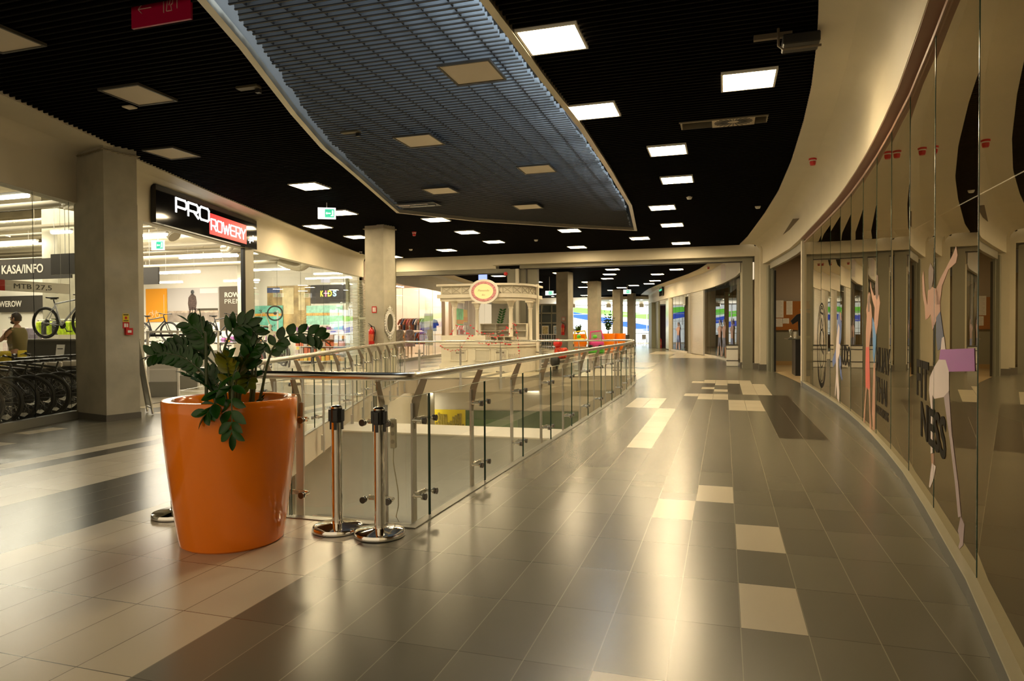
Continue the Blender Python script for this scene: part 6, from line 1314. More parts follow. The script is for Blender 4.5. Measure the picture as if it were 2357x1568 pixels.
# shelves full of small goods
GOODC = [M('goods_%d' % i, c, .5, var=.4, vscale=18) for i, c in enumerate(((.55, .12, .05), (.75, .35, .05), (.30, .10, .32), (.70, .55, .12), (.55, .45, .42), (.12, .10, .12), (.18, .40, .30)))]
for i, nm_ in enumerate(('goods_red', 'goods_orange', 'goods_purple', 'goods_yellow', 'goods_beige', 'goods_black', 'goods_green')): GOODC[i].name = nm_
def gondola(x0, x1, y, label, rows, h=1.35, n=14, seed=1, cols=(0, 1, 2, 3, 4, 5)):
    t = thing('display_shelf', label, 'shelf', ((x0 + x1) / 2, y, .008)); MB().box(((x0 + x1) / 2, y + .22, h / 2 + .008), (x1 - x0, .03, h)).build('back_panel', SHOPWALL, t)
    rnd = random.Random(seed); cnt = 0
    for r in range(rows):
        z = .12 + r * (h - .1) / rows; MB().box(((x0 + x1) / 2, y, z), (x1 - x0, .42, .02)).build('shelf_board', WHITE, t)
        s_ = (x1 - x0 - .04) / n
        for k in range(n):
            cnt += 1; hh = rnd.uniform(.14, (h - .1) / rows - .06); c_ = GOODC[cols[(r + rnd.randint(0, 2)) % len(cols)]]
            key = ('box', 0)
            g = tag(proto_good.copy(), 'small colourful boxed goods lined up on the ' + label.split(' with')[0], 'boxed goods', 'goods on the ' + label.split(' with')[0]); COL.objects.link(g)
            g.location = (x0 + .02 + s_ * (k + .5), y - .05 + rnd.uniform(-.04, .04), z + .011); g.scale = (s_ * .82, .22, hh)
            g.material_slots[0].link = 'OBJECT'; g.material_slots[0].material = c_
m = MB(); m.box((0, 0, .5), (1, 1, 1), 0, 0, .06); proto_good = m.build('boxed_goods', GOODC[0]); COL.objects.unlink(proto_good)
gondola(-19.2, -16.9, 27.6, 'low kids shelf under the KIDS sign with four tiers', 4, 1.45, 11, 1); gondola(-17.6, -15.2, 25.2, 'kids shelf at the far right pane with four tiers', 4, 1.35, 11, 2, (1, 3, 0, 4, 1, 2)); gondola(-22.6, -20.4, 26.6, 'kids shelf in front of the bike poster with three tiers', 3, 1.2, 9, 3, (2, 0, 1, 5))
gondola(-23.6, -21.6, 17.2, 'far shelf behind the man with three tiers', 3, 1.6, 8, 4, (5, 5, 4, 5)); 
gondola(-24.4, -21.9, 29.6, 'shelf below the left teal panel with three tiers', 3, 1.3, 12, 5, (2, 0, 5, 4)); gondola(-20.9, -18.9, 30.0, 'tall shelf under the pale teal panel with five tiers', 5, 1.7, 13, 6, (2, 1, 0, 6, 3, 4))
# desk with screens
t = thing('cash_desk', 'dark cash desk behind the parked bikes', 'desk', (-14.0, 11.4, 0)); MB().box((-14.15, 11.6, .62), (1.9, .7, 1.22)).build('desk_body', M('desk_dark', (.035, .032, .025), .5), t); MB().box((-14.15, 11.6, 1.24), (2.0, .8, .04)).build('desk_top', M('desk_top', (.10, .09, .07), .4), t)
t = thing('paper_sheet', 'white paper sheet leaning on the cash desk front', 'paper', (-13.8, 11.1, 1.0)); MB().box3((-13.85, 11.246, 1.02), (.12, .0, .0), (0, .003, 0), (.02, 0, .12)).build('sheet', WHITE, t); MB().box3((-13.85, 11.241, 1.05), (.08, 0, 0), (0, .001, 0), (0, 0, .01)).build('printed_line', DARKG, t)
t = thing('price_board', 'black board with small white writing on the right of the cash desk', 'board', (-13.5, 11.9, 1.3)); MB().box((-13.2, 11.9, 1.42), (.32, .03, .62)).build('board', BLACK, t); m = MB()
for k in range(5): m.box((-13.2, 11.88, 1.65 - k * .1), (.22, .003, .02))
m.build('writing', TXT, t); MB().box((-13.2, 11.9, .56), (.06, .06, 1.1)).build('stand', BLACK, t)
t = thing('safety_vests', 'row of bright yellow-green vests hanging behind the man', 'clothing rail', (-16.8, 13.6, 1.6)); MB().cyl((-17.9, 13.9, 1.75), (-16.2, 13.9, 1.75), .012, 6).build('rail', STEELM, t); MB().cyl((-17.9, 13.9, 0), (-17.9, 13.9, 1.75), .015, 6).cyl((-16.2, 13.9, 0), (-16.2, 13.9, 1.75), .015, 6).build('upright', STEELM, t)
for k in range(9): MB().box((-17.8 + k * .19, 13.88, 1.52), (.13, .22, .36), .3, 0, .03).build('vest', [M('hi_vis', (.55, .80, .03), .6, var=.4, vscale=14), M('dark_vest', (.03, .03, .03), .7)][0 if k > 3 else k % 2], t)

# ---------------------------------------------------------------- bicycles
TYRE = M('tyre_rubber', (.018, .017, .016), .6); RIM = M('rim_black', (.05, .05, .05), .3, .6); FRK = M('frame_black', (.02, .02, .022), .25)
def wheel_mb(R=.345):
    m = MB(); m.tube([(math.cos(2 * PI * k / 32) * R, 0, math.sin(2 * PI * k / 32) * R) for k in range(32)], .026, 8, 0, closed=True)
    m.tube([(math.cos(2 * PI * k / 32) * (R - .035), 0, math.sin(2 * PI * k / 32) * (R - .035)) for k in range(32)], .012, 6, 1, closed=True)
    m.cyl((0, -.04, 0), (0, .04, 0), .022, 10, 1)
    for k in range(20):
        a = 2 * PI * k / 20 + (.12 if k % 2 else -.12); b = 2 * PI * k / 20; s_ = .03 if k % 2 else -.03
        m.cyl((math.cos(a) * .02, s_, math.sin(a) * .02), (math.cos(b) * (R - .035), 0, math.sin(b) * (R - .035)), .0016, 3, 2, caps=False)
    m.cyl((0, .03, 0), (0, .034, 0), .08, 16, 1); return m
_wm = wheel_mb().build('w', [TYRE, RIM, STEELM]); COL.objects.unlink(_wm)
def make_bike(frame_mat, label, drop=False, tags=None, bag=False, group=None):
    t = thing('bicycle', label, 'bicycle', (0, 0, 0), group); R = .371
    for x in (-.53, .55):
        o = bpy.data.objects.new('wheel', _wm.data); COL.objects.link(o); o.parent = t; o.location = (x, 0, R); o['_o'] = (0, 0, 0)
    bb, st, sb, ht, hb = Vector((-.10, 0, .31)), Vector((-.27, 0, .80)), Vector((-.30, 0, .90)), Vector((.34, 0, .90)), Vector((.38, 0, .78))
    m = MB(); m.cyl(bb, hb, .024, 10); m.cyl(st, ht, .019, 10); m.cyl(bb, st, .019, 10); m.cyl(hb, ht, .024, 10)
    for s_ in (-1, 1): m.cyl(bb + Vector((0, s_ * .03, 0)), (-.53, s_ * .055, R), .010, 6); m.cyl(st + Vector((0, s_ * .015, -.05)), (-.53, s_ * .055, R), .009, 6)
    m.build('frame', frame_mat, t)
    m = MB(); m.cyl(hb, (.41, 0, .72), .02, 8); m.box((.415, 0, .715), (.04, .13, .035))
    for s_ in (-1, 1): m.cyl((.415, s_ * .055, .72), (.55, s_ * .058, R), .015, 8)
    m.build('fork', FRK, t)
    MB().cyl(st, sb, .014, 8).build('seat_post', FRK, t)
    sd = MB(); sd.prism([(-.15, -.07), (-.06, -.065), (.02, -.025), (.13, -.015), (.13, .015), (.02, .025), (-.06, .065), (-.15, .07)], .925, .955, T=lambda x, y, z: (-.30 + x, y, z + (.01 if x < -.1 else 0))); sd.box((-.30, 0, .915), (.16, .03, .02)); sd.build('saddle', BLACK, t)
    h = MB(); h.cyl(ht, (.33, 0, .97), .016, 8); h.cyl((.33, 0, .97), (.42, 0, 1.0), .015, 8)
    if drop: 
        for s_ in (-1, 1): h.tube([(.42, 0, 1.0), (.42, s_ * .18, 1.0), (.50, s_ * .2, 1.0), (.55, s_ * .2, .95), (.52, s_ * .2, .89), (.44, s_ * .2, .87)], .014, 8)
    else:
        h.tube([(.40, -.34, 1.02), (.42, -.1, 1.0), (.42, .1, 1.0), (.40, .34, 1.02)], .013, 8)
        for s_ in (-1, 1): h.tube([(.40, s_ * .22, 1.015), (.40, s_ * .34, 1.02)], .018, 8); h.tube([(.42, s_ * .2, 1.01), (.48, s_ * .27, .99)], .006, 5)
    h.build('handlebar', BLACK, t)
    c = MB(); c.cyl((-.10, .035, .31), (-.10, .042, .31), .085, 20); c.bar((-.10, .05, .31), (-.0, .055, .17), .02, .012); c.bar((-.10, -.05, .31), (-.2, -.055, .45), .02, .012); c.box((.02, .09, .165), (.09, .07, .02)); c.box((-.2, -.09, .45), (.09, .07, .02))
    for s_ in (.085, -.085): c.bar((-.10, .039, .31 + s_), (-.53, .039, R + s_ * .45), .006, .008)
    c.build('crankset', RIM, t)
    if tags: MB().box((.45, .02, .95), (.015, .18, .22), -.9).build('price_tag', tags, t)
    if bag: MB().box((-.50, 0, .80), (.34, .16, .10), 0, 0, .02).build('carrier_bag', M('crumpled_plastic', (.45, .42, .38), .3, bump=1, bscale=30), t)
    return t
def put(t, x, y, rz, z=0.008): t.location = (x, y, z); t.rotation_euler = (0, 0, rz); return t
YT = M('tag_yellow', (.80, .62, .02), .5)
b0 = make_bike(FRK, 'black bicycle at the far left picture edge, first in the window row', tags=YT, group='bikes parked in the left window'); HEAD = math.atan2(-.62, -.78)
put(b0, -10.55, 6.15, HEAD)
LB = ['second black bicycle from the left in the window row', 'third black bicycle in the window row, below the man', 'fourth black bicycle in the window row, wheel in the middle of the left pane', 'fifth black bicycle in the window row, left of the glass joint', 'sixth black bicycle in the window row, right of the glass joint', 'seventh black bicycle in the window row, close to the big column', 'last black bicycle in the window row, half hidden by the big column']
for k in range(7): b = copy_tree(b0, loc=(*wlp(6.55 + k * .36, -.95 - .02 * k), .008), rz=HEAD + random.uniform(-.06, .06), label=LB[k])
b1 = make_bike(FRK, 'black bicycle in the second row, below the man', tags=YT, bag=True, group='bikes in the second row behind the window'); put(b1, -12.0, 7.9, HEAD + .2)
for k in range(5): copy_tree(b1, loc=(-12.05 - .14 * k, 8.35 + k * .42, .008), rz=HEAD + .2 + random.uniform(-.08, .08), label=['black bicycle with yellow tag left in the second row', 'second black bicycle with yellow tag in the second row', 'middle black bicycle with yellow tag in the second row', 'black bicycle with yellow tag right of the middle in the second row', 'rightmost black bicycle with yellow tag in the second row'][k])
b2 = make_bike(M('frame_white_blue', (.60, .62, .66), .25), 'white and blue racing bicycle raised above the cash desk', drop=True); put(b2, -14.5, 11.9, 0.10, 1.262)
b3 = make_bike(M('frame_red', (.55, .03, .02), .25), 'red bicycle behind the first pane right of the doorway', group='bikes on the shop floor'); put(b3, -15.7, 20.2, 2.5)
FLR = [(-15.3, 18.2, 2.4, 'dark bicycle behind the second pane, front one'), (-16.6, 19.4, 2.3, 'dark bicycle behind the second pane, rear one'), (-16.5, 21.6, 2.6, 'dark bicycle seen above the handrail in the middle panes'), (-18.5, 15.6, .4, 'dark bicycle seen through the doorway beside the gate frame'), (-19.6, 17.2, .2, 'dark bicycle in the doorway view behind the plant leaves'), (-20.6, 19.6, .5, 'dark bicycle deeper in the doorway view, left part'), (-22.0, 21.4, .3, 'dark bicycle deeper in the doorway view, middle part'), (-18.3, 20.6, 2.7, 'dark bicycle near the doorway right post, inside'), (-24.0, 24.0, .2, 'dark bicycle under the cyclist poster'), (-21.5, 25.0, .0, 'dark bicycle under the dark brown panel'), (-16.2, 22.6, 2.3, 'dark bicycle leaning left behind the middle panes above the rail'), (-17.2, 23.3, 2.7, 'dark bicycle behind the middle panes, further back'), (-15.6, 23.4, 2.2, 'dark bicycle behind the last wide pane above the rail'), (-18.6, 24.6, .3, 'dark bicycle below the gold poster'), (-19.8, 26.0, .1, 'dark bicycle far back below the teal panel'), (-20.3, 16.6, .6, 'dark bicycle in the doorway behind the big plant, near the left gate'), (-17.2, 16.6, .5, 'dark bicycle in the doorway behind the planter leaves, near the middle gate')]
b4 = make_bike(FRK, FLR[0][3], group='bikes on the shop floor'); put(b4, *FLR[0][:3])
for x, y, a, l in FLR[1:]: copy_tree(b4, loc=(x, y, .008), rz=a, label=l)
# raised display bikes
for x, y, l in ((-19.3, 19.3, 'white display plinth with a bicycle on top, left in the doorway view'), (-17.4, 20.4, 'white display plinth with a bicycle on top, right in the doorway view')):
    t = thing('display_plinth', l, 'plinth', (x, y, .008)); MB().box((x, y, .50), (1.5, .5, .98)).build('plinth_block', SHOPWALL, t); MB().box((x, y, 1.0), (1.56, .56, .03)).build('plinth_top', WHITE, t)
copy_tree(b4, loc=(-19.3, 19.3, 1.025), rz=.15, label='dark bicycle standing on the left display plinth'); copy_tree(b4, loc=(-17.4, 20.4, 1.025), rz=.05, label='dark bicycle standing on the right display plinth')
b5 = make_bike(M('frame_sand', (.42, .33, .20), .3), 'large sand coloured mountain bicycle hung upright before the gold poster'); b5.location = (-20.3, 27.6, 1.6); b5.rotation_euler = (0, -1.15, .5)
MB()
t = thing('display_hook_stand', 'slim white stand carrying the upright mountain bicycle', 'stand', (-20.5, 27.9, 0)); MB().box((-20.55, 27.95, 1.2), (.06, .06, 2.4)).build('stand_pole', WHITE, t); MB().box((-20.4, 27.85, 2.3), (.3, .2, .04)).build('hook', STEELM, t); MB().box((-20.55, 27.95, .02), (.5, .5, .03)).build('foot_plate', WHITE, t)

# ---------------------------------------------------------------- doorway furniture
GATEW = M('gate_panel_clear', (.62, .60, .54), .3)
def gate(x, y, rz, label):
    t = thing('security_gate', label, 'security gate', (0, 0, 0), 'anti theft gates in the shop doorway')
    m = MB(); 
    for a in (-.30, .30): m.box((a, 0, .72), (.05, .05, 1.42), 0, 0, .01)
    m.box((0, 0, 1.41), (.65, .05, .05), 0, 0, .01); m.box((0, 0, .60), (.58, .03, .03)); m.build('frame', WHITE, t)
    MB().box((0, 0, .17), (.56, .06, .32)).build('base_box', M('gate_base_grey', (.25, .24, .20), .5), t); MB().box((0, -.005, .62), (.55, .012, .58)).build('lower_panel', GATEW, t); MB().box((0, -.012, 1.33), (.48, .02, .05)).build('display_strip', BLACK, t)
    t.location = (x, y, .0); t.rotation_euler = (0, 0, rz); return t
gate(-11.55, 11.75, .5, 'white anti theft gate at the left of the doorway, largest of them'); gate(-12.6, 13.5, .5, 'white anti theft gate in the middle of the doorway, behind the plant'); gate(-13.2, 14.9, .5, 'white anti theft gate at the right of the doorway, behind the plant')
def aboard():
    t = thing('pavement_sign', 'folding metal A-board seen from its edge beside the big column', 'A-board', (-9.6, 9.3, 0)); SM = M('aboard_metal', (.36, .35, .30), .3, .7); m = MB()
    w2 = Vector((-.37, .25, 0)); B, T_, S_ = Vector((-9.29, 9.22, .012)), Vector((-9.62, 9.28, 1.27)), Vector((-9.86, 9.24, .012))
    for q in (Vector((0, 0, 0)), w2): m.bar(B + q, T_ + q, .030, .022); m.bar(S_ + q, T_ + q, .024, .018)
    m.bar(T_, T_ + w2, .03, .03); m.bar(B.lerp(T_, .08), B.lerp(T_, .08) + w2, .03, .02); m.build('frame', SM, t)
    n2 = (T_ - B).cross(w2).normalized() * .006; c4 = [B.lerp(T_, .1), B.lerp(T_, .1) + w2, B.lerp(T_, .97) + w2, B.lerp(T_, .97)]
    MB().add([p + n2 for p in c4] + [p - n2 for p in c4], [(0, 1, 2, 3), (7, 6, 5, 4), (0, 4, 5, 1), (1, 5, 6, 2), (2, 6, 7, 3), (3, 7, 4, 0)]).build('poster_panel', SM, t)
aboard()
for y, z, a, b, mat, l in ((15.02 + .15, 1.52, .16, .22, WHITE, 'white sticker with red print, upper of two on the first right pane'), (15.20, 1.15, .20, .34, WHITE, 'white sticker with oval no-entry drawing, lower of two on the first pane')):
    p = wlp(y, .0); d_ = Vector((wlp(y + .1)[0] - wlp(y)[0], .1, 0)).normalized(); t = thing('glass_sticker', l, 'sticker', (*p, z)); n_ = d_.cross(Vector((0, 0, 1)))
    c = Vector((*p, z)); MB().box3(c - n_ * .02, d_ * a / 2, n_ * .002, (0, 0, b / 2)).build('label_sheet', mat, t)
    if b < .3: MB().box3(c - n_ * .016, d_ * .04, n_ * .002, (0, 0, .035)).build('red_print', RED, t)
    else: MB().tube([tuple(c - n_ * .015 + d_ * math.cos(2 * PI * k / 20) * .06 + Vector((0, 0, math.sin(2 * PI * k / 20) * .12))) for k in range(20)], .009, 5, closed=True).build('oval_mark', DARKG, t)
extinguisher(-14.55, 15.75, .008, (.9, -.4, 0), 'red fire extinguisher low behind the first pane right of the doorway', 1.1)

# ---------------------------------------------------------------- people
def skin_obj(name, verts, edges, radii, mat, parent, sub=2, root=0):
    me = bpy.data.meshes.new(name); me.from_pydata([tuple(v) for v in verts], edges, []); ob = bpy.data.objects.new(name, me); COL.objects.link(ob)
    sk = ob.modifiers.new('s', 'SKIN'); sk.use_smooth_shade = True
    for i, r in enumerate(radii):
        r = r if isinstance(r, tuple) else (r, r); me.skin_vertices[0].data[i].radius = r; me.skin_vertices[0].data[i].use_root = (i == root)
    su = ob.modifiers.new('u', 'SUBSURF'); su.levels = sub; su.render_levels = sub
    dg = bpy.context.evaluated_depsgraph_get(); m2 = bpy.data.meshes.new_from_object(ob.evaluated_get(dg)); bpy.data.objects.remove(ob)
    m2.materials.clear(); m2.materials.append(mat); m2.polygons.foreach_set('use_smooth', [True] * len(m2.polygons))
    o = bpy.data.objects.new(name, m2); COL.objects.link(o); o.parent = parent; o['_o'] = (0, 0, 0); return o
SKIN = M('warm_skin', (.50, .27, .17), .5)
def person(loc, rz, label, shirt, trousers, hair, arms='reach', glasses=False, beard=False, s=1.0, nm='person'):
    """built at the origin facing +x"""
    t = thing(nm, label, 'person', (0, 0, 0)); V = []; E = []; Rr = []
    def v(p, r, par=None):
        V.append(p); Rr.append(r); i = len(V) - 1
        if par is not None: E.append((par, i))
        return i
    pel = v((0, 0, .95), (.14, .10)); wa = v((.0, 0, 1.10), (.125, .09), pel); ch = v((.01, 0, 1.30), (.15, .105), wa); nk = v((.0, 0, 1.46), (.065, .06), ch); hd0 = v((.02, 0, 1.54), (.055, .055), nk)
    for sg in (-1, 1):
        h = v((0, sg * .10, .90), .085, pel); k = v((.02, sg * .11, .50), .056, h); a = v((-.01, sg * .115, .09), .038, k); v((.12, sg * .125, .04), .034, a)
        sh = v((.0, sg * .19, 1.41), .050, ch)
        if arms == 'reach': el = v((.16, sg * .25, 1.20), .040, sh); wr_ = v((.42, sg * .20, 1.24), .028, el)
        else: el = v((-.02, sg * .25, 1.13), .040, sh); wr_ = v((.06, sg * .24, .89), .028, el)
        hn = v((V[wr_][0] + (.06 if arms == 'reach' else .02), V[wr_][1], V[wr_][2] - (.0 if arms == 'reach' else .06)), (.034, .018), wr_)
        hx, hy, hz = V[hn]
        for f_ in range(4):
            o_ = (f_ - 1.5) * .018; L = (.055, .065, .06, .048)[f_]
            if arms == 'reach': a1 = v((hx + .035, hy + o_, hz), .009, hn); v((hx + .035 + L, hy + o_ * 1.15, hz - .02), .007, a1)
            else: a1 = v((hx + o_ * .6, hy + o_ * .5, hz - .035), .009, hn); v((hx + o_ * .6 + .012, hy + o_ * .5, hz - .035 - L), .007, a1)
        if arms == 'reach': v((hx + .03, hy - sg * .05, hz - .012), .010, hn)
        else: v((hx + .045, hy, hz - .03), .010, hn)
    body = skin_obj('body', V, E, Rr, SKIN, t)
    # head with face as part of the body mesh
    hm = MB(); N = 20; K = 14; vs = []
    for j in range(K + 1):
        ph = PI * j / K; z = math.cos(ph)
        for i in range(N):
            th = 2 * PI * i / N; x = math.sin(ph) * math.cos(th) * .096; y = math.sin(ph) * math.sin(th) * .074; zz = z * .118
            if zz < 0: y *= 1 + zz * 2.2; x *= 1 + (zz * 1.0 if x < 0 else zz * .5)
            if x > 0:
                if abs(y) < .022 and -.045 < zz < .02: x += .026 * (1 - abs(y) / .022) * (1 - (zz + .03) / .06 if zz > -.03 else (zz + .045) / .015)
                if abs(abs(y) - .032) < .016 and .0 < zz < .035: x -= .009
                if abs(y) < .028 and -.075 < zz < -.055: x += .006
            vs.append((.03 + x, y, 1.635 + zz))
    hm.add(vs, [(j * N + i, j * N + (i + 1) % N, (j + 1) * N + (i + 1) % N, (j + 1) * N + i)[::-1] for j in range(K) for i in range(N)], 0, True)
    for sg in (-1, 1): hm.ball((.02, sg * .076, 1.63), .03, 8, 0, (.6, .35, 1))
    ho = hm.build('head', SKIN, t); bm_v = [Vector(q.co) for q in body.data.vertices]
    # join head into the body mesh so that the body is one surface object
    f0 = [tuple(p.vertices) for p in body.data.polygons]; nb = len(bm_v); me = bpy.data.meshes.new('body'); me.from_pydata([tuple(q) for q in bm_v] + [tuple(q.co) for q in ho.data.vertices], [], f0 + [tuple(i + nb for i in p.vertices) for p in ho.data.polygons])
    me.materials.append(SKIN); me.polygons.foreach_set('use_smooth', [True] * len(me.polygons)); body.data = me; bpy.data.objects.remove(ho)
    fe = MB()
    for sg in (-1, 1): fe.ball((.112, sg * .032, 1.652), .010, 8)
    fe.build('eyes', M('dark_eyes', (.03, .02, .015), .2), t); MB().box((.118, 0, 1.572), (.012, .042, .008), 0, 0, .003).build('mouth', M('lip_tone', (.36, .13, .10), .5), t)
    hr = MB(); hv = []
    for j in range(8):
        ph = PI * .52 * j / 7
        for i in range(N):
            th = 2 * PI * i / N; fx = math.cos(th); x = math.sin(ph) * fx * .103; y = math.sin(ph) * math.sin(th) * .080; zz = math.cos(ph) * .130
            if fx > .35 and zz < .06: x *= .80; y *= .9
            if fx < -.3 and j == 7: zz -= .045; x *= .86
            hv.append((.024 + x, y, 1.637 + zz))
    hr.add(hv, [(j * N + i, j * N + (i + 1) % N, (j + 1) * N + (i + 1) % N, (j + 1) * N + i)[::-1] for j in range(7) for i in range(N)], 0, True); hr.build('hair', hair, t)
    if beard: MB().ball((.075, 0, 1.560), .055, 12, 0, (1.0, 1.05, .7)).build('beard', hair, t)
    if glasses:
        g = MB()
        for sg in (-1, 1): g.tube([(.132, sg * .033 + math.cos(2 * PI * k / 14) * .022, 1.652 + math.sin(2 * PI * k / 14) * .016) for k in range(14)], .003, 5, closed=True); g.bar((.13, sg * .055, 1.655), (.03, sg * .078, 1.655), .004, .004)
        g.bar((.134, -.012, 1.655), (.134, .012, 1.655), .004, .004); g.build('glasses', BLACK, t)
    V = []; E = []; Rr = []; pel = v((0, 0, .86), (.175, .135)); wa = v((0, 0, 1.08), (.165, .125), pel); ch = v((.01, 0, 1.30), (.180, .13), wa); v((.0, 0, 1.45), (.095, .085), ch)
    for sg in (-1, 1):
        sh = v((0, sg * .185, 1.395), .080, ch); v((.09, sg * .23, 1.29) if arms == 'reach' else (-.01, sg * .225, 1.24), .070, sh)
    skin_obj('shirt', V, E, Rr, shirt, t)
    V = []; E = []; Rr = []; pel = v((0, 0, .93), (.148, .112))
    for sg in (-1, 1): h = v((0, sg * .10, .86), .102, pel); k = v((.02, sg * .11, .50), .072, h); v((-.01, sg * .115, .11), .058, k)
    skin_obj('trousers', V, E, Rr, trousers, t)
    m = MB()
    for sg in (-1, 1): m.box((.06, sg * .122, .035), (.27, .10, .07), 0, 0, .03)
    m.build('shoes', BLACK, t)
    t.location = loc; t.rotation_euler = (0, 0, rz); t.scale = (s, s, s); return t
OLIVE = M('olive_shirt', (.16, .125, .035), .75); JEANS = M('dark_jeans', (.03, .04, .08), .8); DHAIR = M('dark_brown_hair', (.03, .018, .01), .6); SHORTH = M('dark_trousers', (.05, .04, .035), .8)
person((-13.7, 10.2, .008), math.atan2(-.30, -.955), 'bearded person in glasses and olive polo shirt reaching forward among the bikes', OLIVE, SHORTH, DHAIR, 'reach', True, True, 1.03)
person((-10.74, 49.04, 0), math.atan2(.955, -.30), 'person in beige top and dark jeans seen from behind near the far planters', M('beige_top', (.45, .38, .27), .8), JEANS, DHAIR, 'down', s=1.0)

# ---------------------------------------------------------------- clothes shop beyond the gate
WL2 = [(-13.5, 25.9), (-14.05, 28.3), (-14.25, 31), (-14.6, 34), (-15.3, 38.5), (-16.5, 44.0), (-17.8, 50), (-19.4, 61)]
mb = MB(); prof = [(.75, C - .02), (.06, C - .05), (.02, C - .2), (.02, 3.5), (-.12, 3.5), (-.12, 4.4)]; ysf = [25.9 + k * .5 for k in range(70)]; n = len(prof); vs = []
for y in ysf:
    for dx, z in prof: vs.append((xat(WL2, y) + dx, y, z))
mb.add(vs, [(i * n + k, i * n + k + 1, (i + 1) * n + k + 1, (i + 1) * n + k) for i in range(len(ysf) - 1) for k in range(n - 1)]); struct(mb, 'wall_left_far', CREAM)
def pane2(name, ys):
    m = MB()
    for a, b in zip(ys, ys[1:]):
        A, B = (xat(WL2, a) - .03, a), (xat(WL2, b) - .03, b); m.add([(*A, .1), (*B, .1), (*B, 3.5), (*A, 3.5)], [(3, 2, 1, 0)], 0); m.box((A[0], A[1], 1.8), (.01, .01, 3.4), 0, 1)
    struct(m, name, [G_CLO, ALU])
pane2('window_70', [26.2, 28.3, 30.4, 32.5, 34.4]); pane2('window_71', [36.2, 38, 40, 42, 44, 47, 50, 54])
mb = MB()
for y, wd in ((26.1, .18), (34.5, .14), (36.1, .14)): mb.box((xat(WL2, y) - .03, y, 1.76), (.16, wd, 3.52))
struct(mb, 'trim_50', M('tan_post', (.45, .32, .20), .5))
mb = MB(); mb.strip([(xat(WL2, y) + .0, y) for y in (26, 30, 34.5)], 0, .12, .08); struct(mb, 'baseboard_left_far', CREAMD)
mb = MB(); mb.add([(-18.1, 31.9, .008), (-14.0, 25.6, .008), (-14.6, 34, .008), (-16.5, 44, .008), (-19, 58, .008), (-22, 58, .008), (-22, 31.9, .008)], [(0, 1, 2, 3, 4, 5, 6)]); struct(mb, 'floor_clothes_shop', M('shop_floor_peach', (.55, .44, .32), .35))
mb = MB(); mb.strip([(-21.5, 58), (-21.5, 31.95), (-18.1, 31.9)], 0, 4.3, .1); struct(mb, 'wall_clothes_back', PINKWALL)
mb = MB(); mb.strip([(-21.5, 36.5), (-16.7, 36.5), (-17.2, 40), (-18.1, 44), (-19.6, 50), (-20.8, 54)], 0, 4.3, .1); struct(mb, 'wall_clothes_side', PINKWALL)
area_lamp('clothes_shop_light', (-16.6, 41.5, 4.0), 1.0, 80, (1.0, 0.86, 0.68), 9, rot=(0, 0, .22))
mb = MB(); mb.strip([(-18.1, 31.9), (-14.35, 25.3)], 0, 4.3, .1); struct(mb, 'wall_clothes_near', PINKWALL)
mb = MB(); mb.add([(-18.1, 31.9, 4.25), (-14.0, 25.6, 4.25), (-14.6, 34, 4.25), (-16.5, 44, 4.25), (-19, 58, 4.25), (-22, 58, 4.25), (-22, 31.9, 4.25)], [(6, 5, 4, 3, 2, 1, 0)]); struct(mb, 'ceiling_clothes_shop', PINKWALL)
for k, (x, y) in enumerate(((-16.2, 32), (-17.6, 34.5), (-16.6, 36.6), (-18.6, 33.6), (-16.2, 39.5), (-17.2, 43.5))):
    t = thing('tube_light', ['bright tube light at the front of the clothes shop ceiling', 'second bright tube light of the clothes shop', 'third bright tube light of the clothes shop', 'fourth bright tube light of the clothes shop', 'deepest left tube light of the clothes shop', 'deepest right tube light of the clothes shop'][k], 'tube light', (x, y, 3.9), 'tube lights of the clothes shop')
    MB().box((x, y, 3.93), (.10, 2.0, .05)).build('housing', WHITE, t); MB().box((x, y, 3.89), (.09, 1.9, .04)).build('tube', TUBE, t); MB().cyl((x, y, 3.95), (x, y, 4.25), .01, 5).build('hanger', STEELM, t)
GARM = [M('garment_%s' % n_, c, .85, var=.3, vscale=10) for n_, c in (('grey', (.30, .28, .30)), ('orange', (.65, .22, .03)), ('rust', (.28, .08, .03)), ('blue', (.06, .20, .50)), ('navy', (.04, .05, .10)), ('white', (.65, .62, .6)), ('red', (.38, .05, .045)), ('lilac', (.45, .38, .45)))]
def garment(x, y, z, mat, rz, label, grp, L=.62):
    o = MB().prism([(-.17, -L), (.17, -L), (.16, -.12), (.30, -.34), (.36, -.28), (.22, -.03), (.07, 0), (-.07, 0), (-.22, -.03), (-.36, -.28), (-.30, -.34), (-.16, -.12)], -.03, .03, T=lambda a, b, q: (a, q, b)).build('garment', mat)
    o.location = (x, y, z); o.rotation_euler = (0, 0, rz); return tag(o, label, 'garment', grp)
def rack(x0, x1, y, z, label, mats, y1=None, sign=None):
    y1 = y if y1 is None else y1; t = thing('clothes_rack', label, 'clothes rack', ((x0 + x1) / 2, (y + y1) / 2, .008)); m = MB(); m.cyl((x0, y, z), (x1, y1, z), .014, 8); m.cyl((x0, y, .008), (x0, y, z), .014, 8); m.cyl((x1, y1, .008), (x1, y1, z), .014, 8); m.box((x0, y, .03), (.05, .5, .04)); m.box((x1, y1, .03), (.05, .5, .04)); m.build('rack_frame', M('rack_dark_metal', (.12, .10, .08), .4, .6), t)
    n_ = len(mats)
    for k, g in enumerate(mats): u = (k + .5) / n_; garment(x0 + (x1 - x0) * u, y + (y1 - y) * u, z - .02, GARM[g], 1.15 + .1 * math.sin(k * 3), 'garment hanging on the ' + label, 'garments on the ' + label)
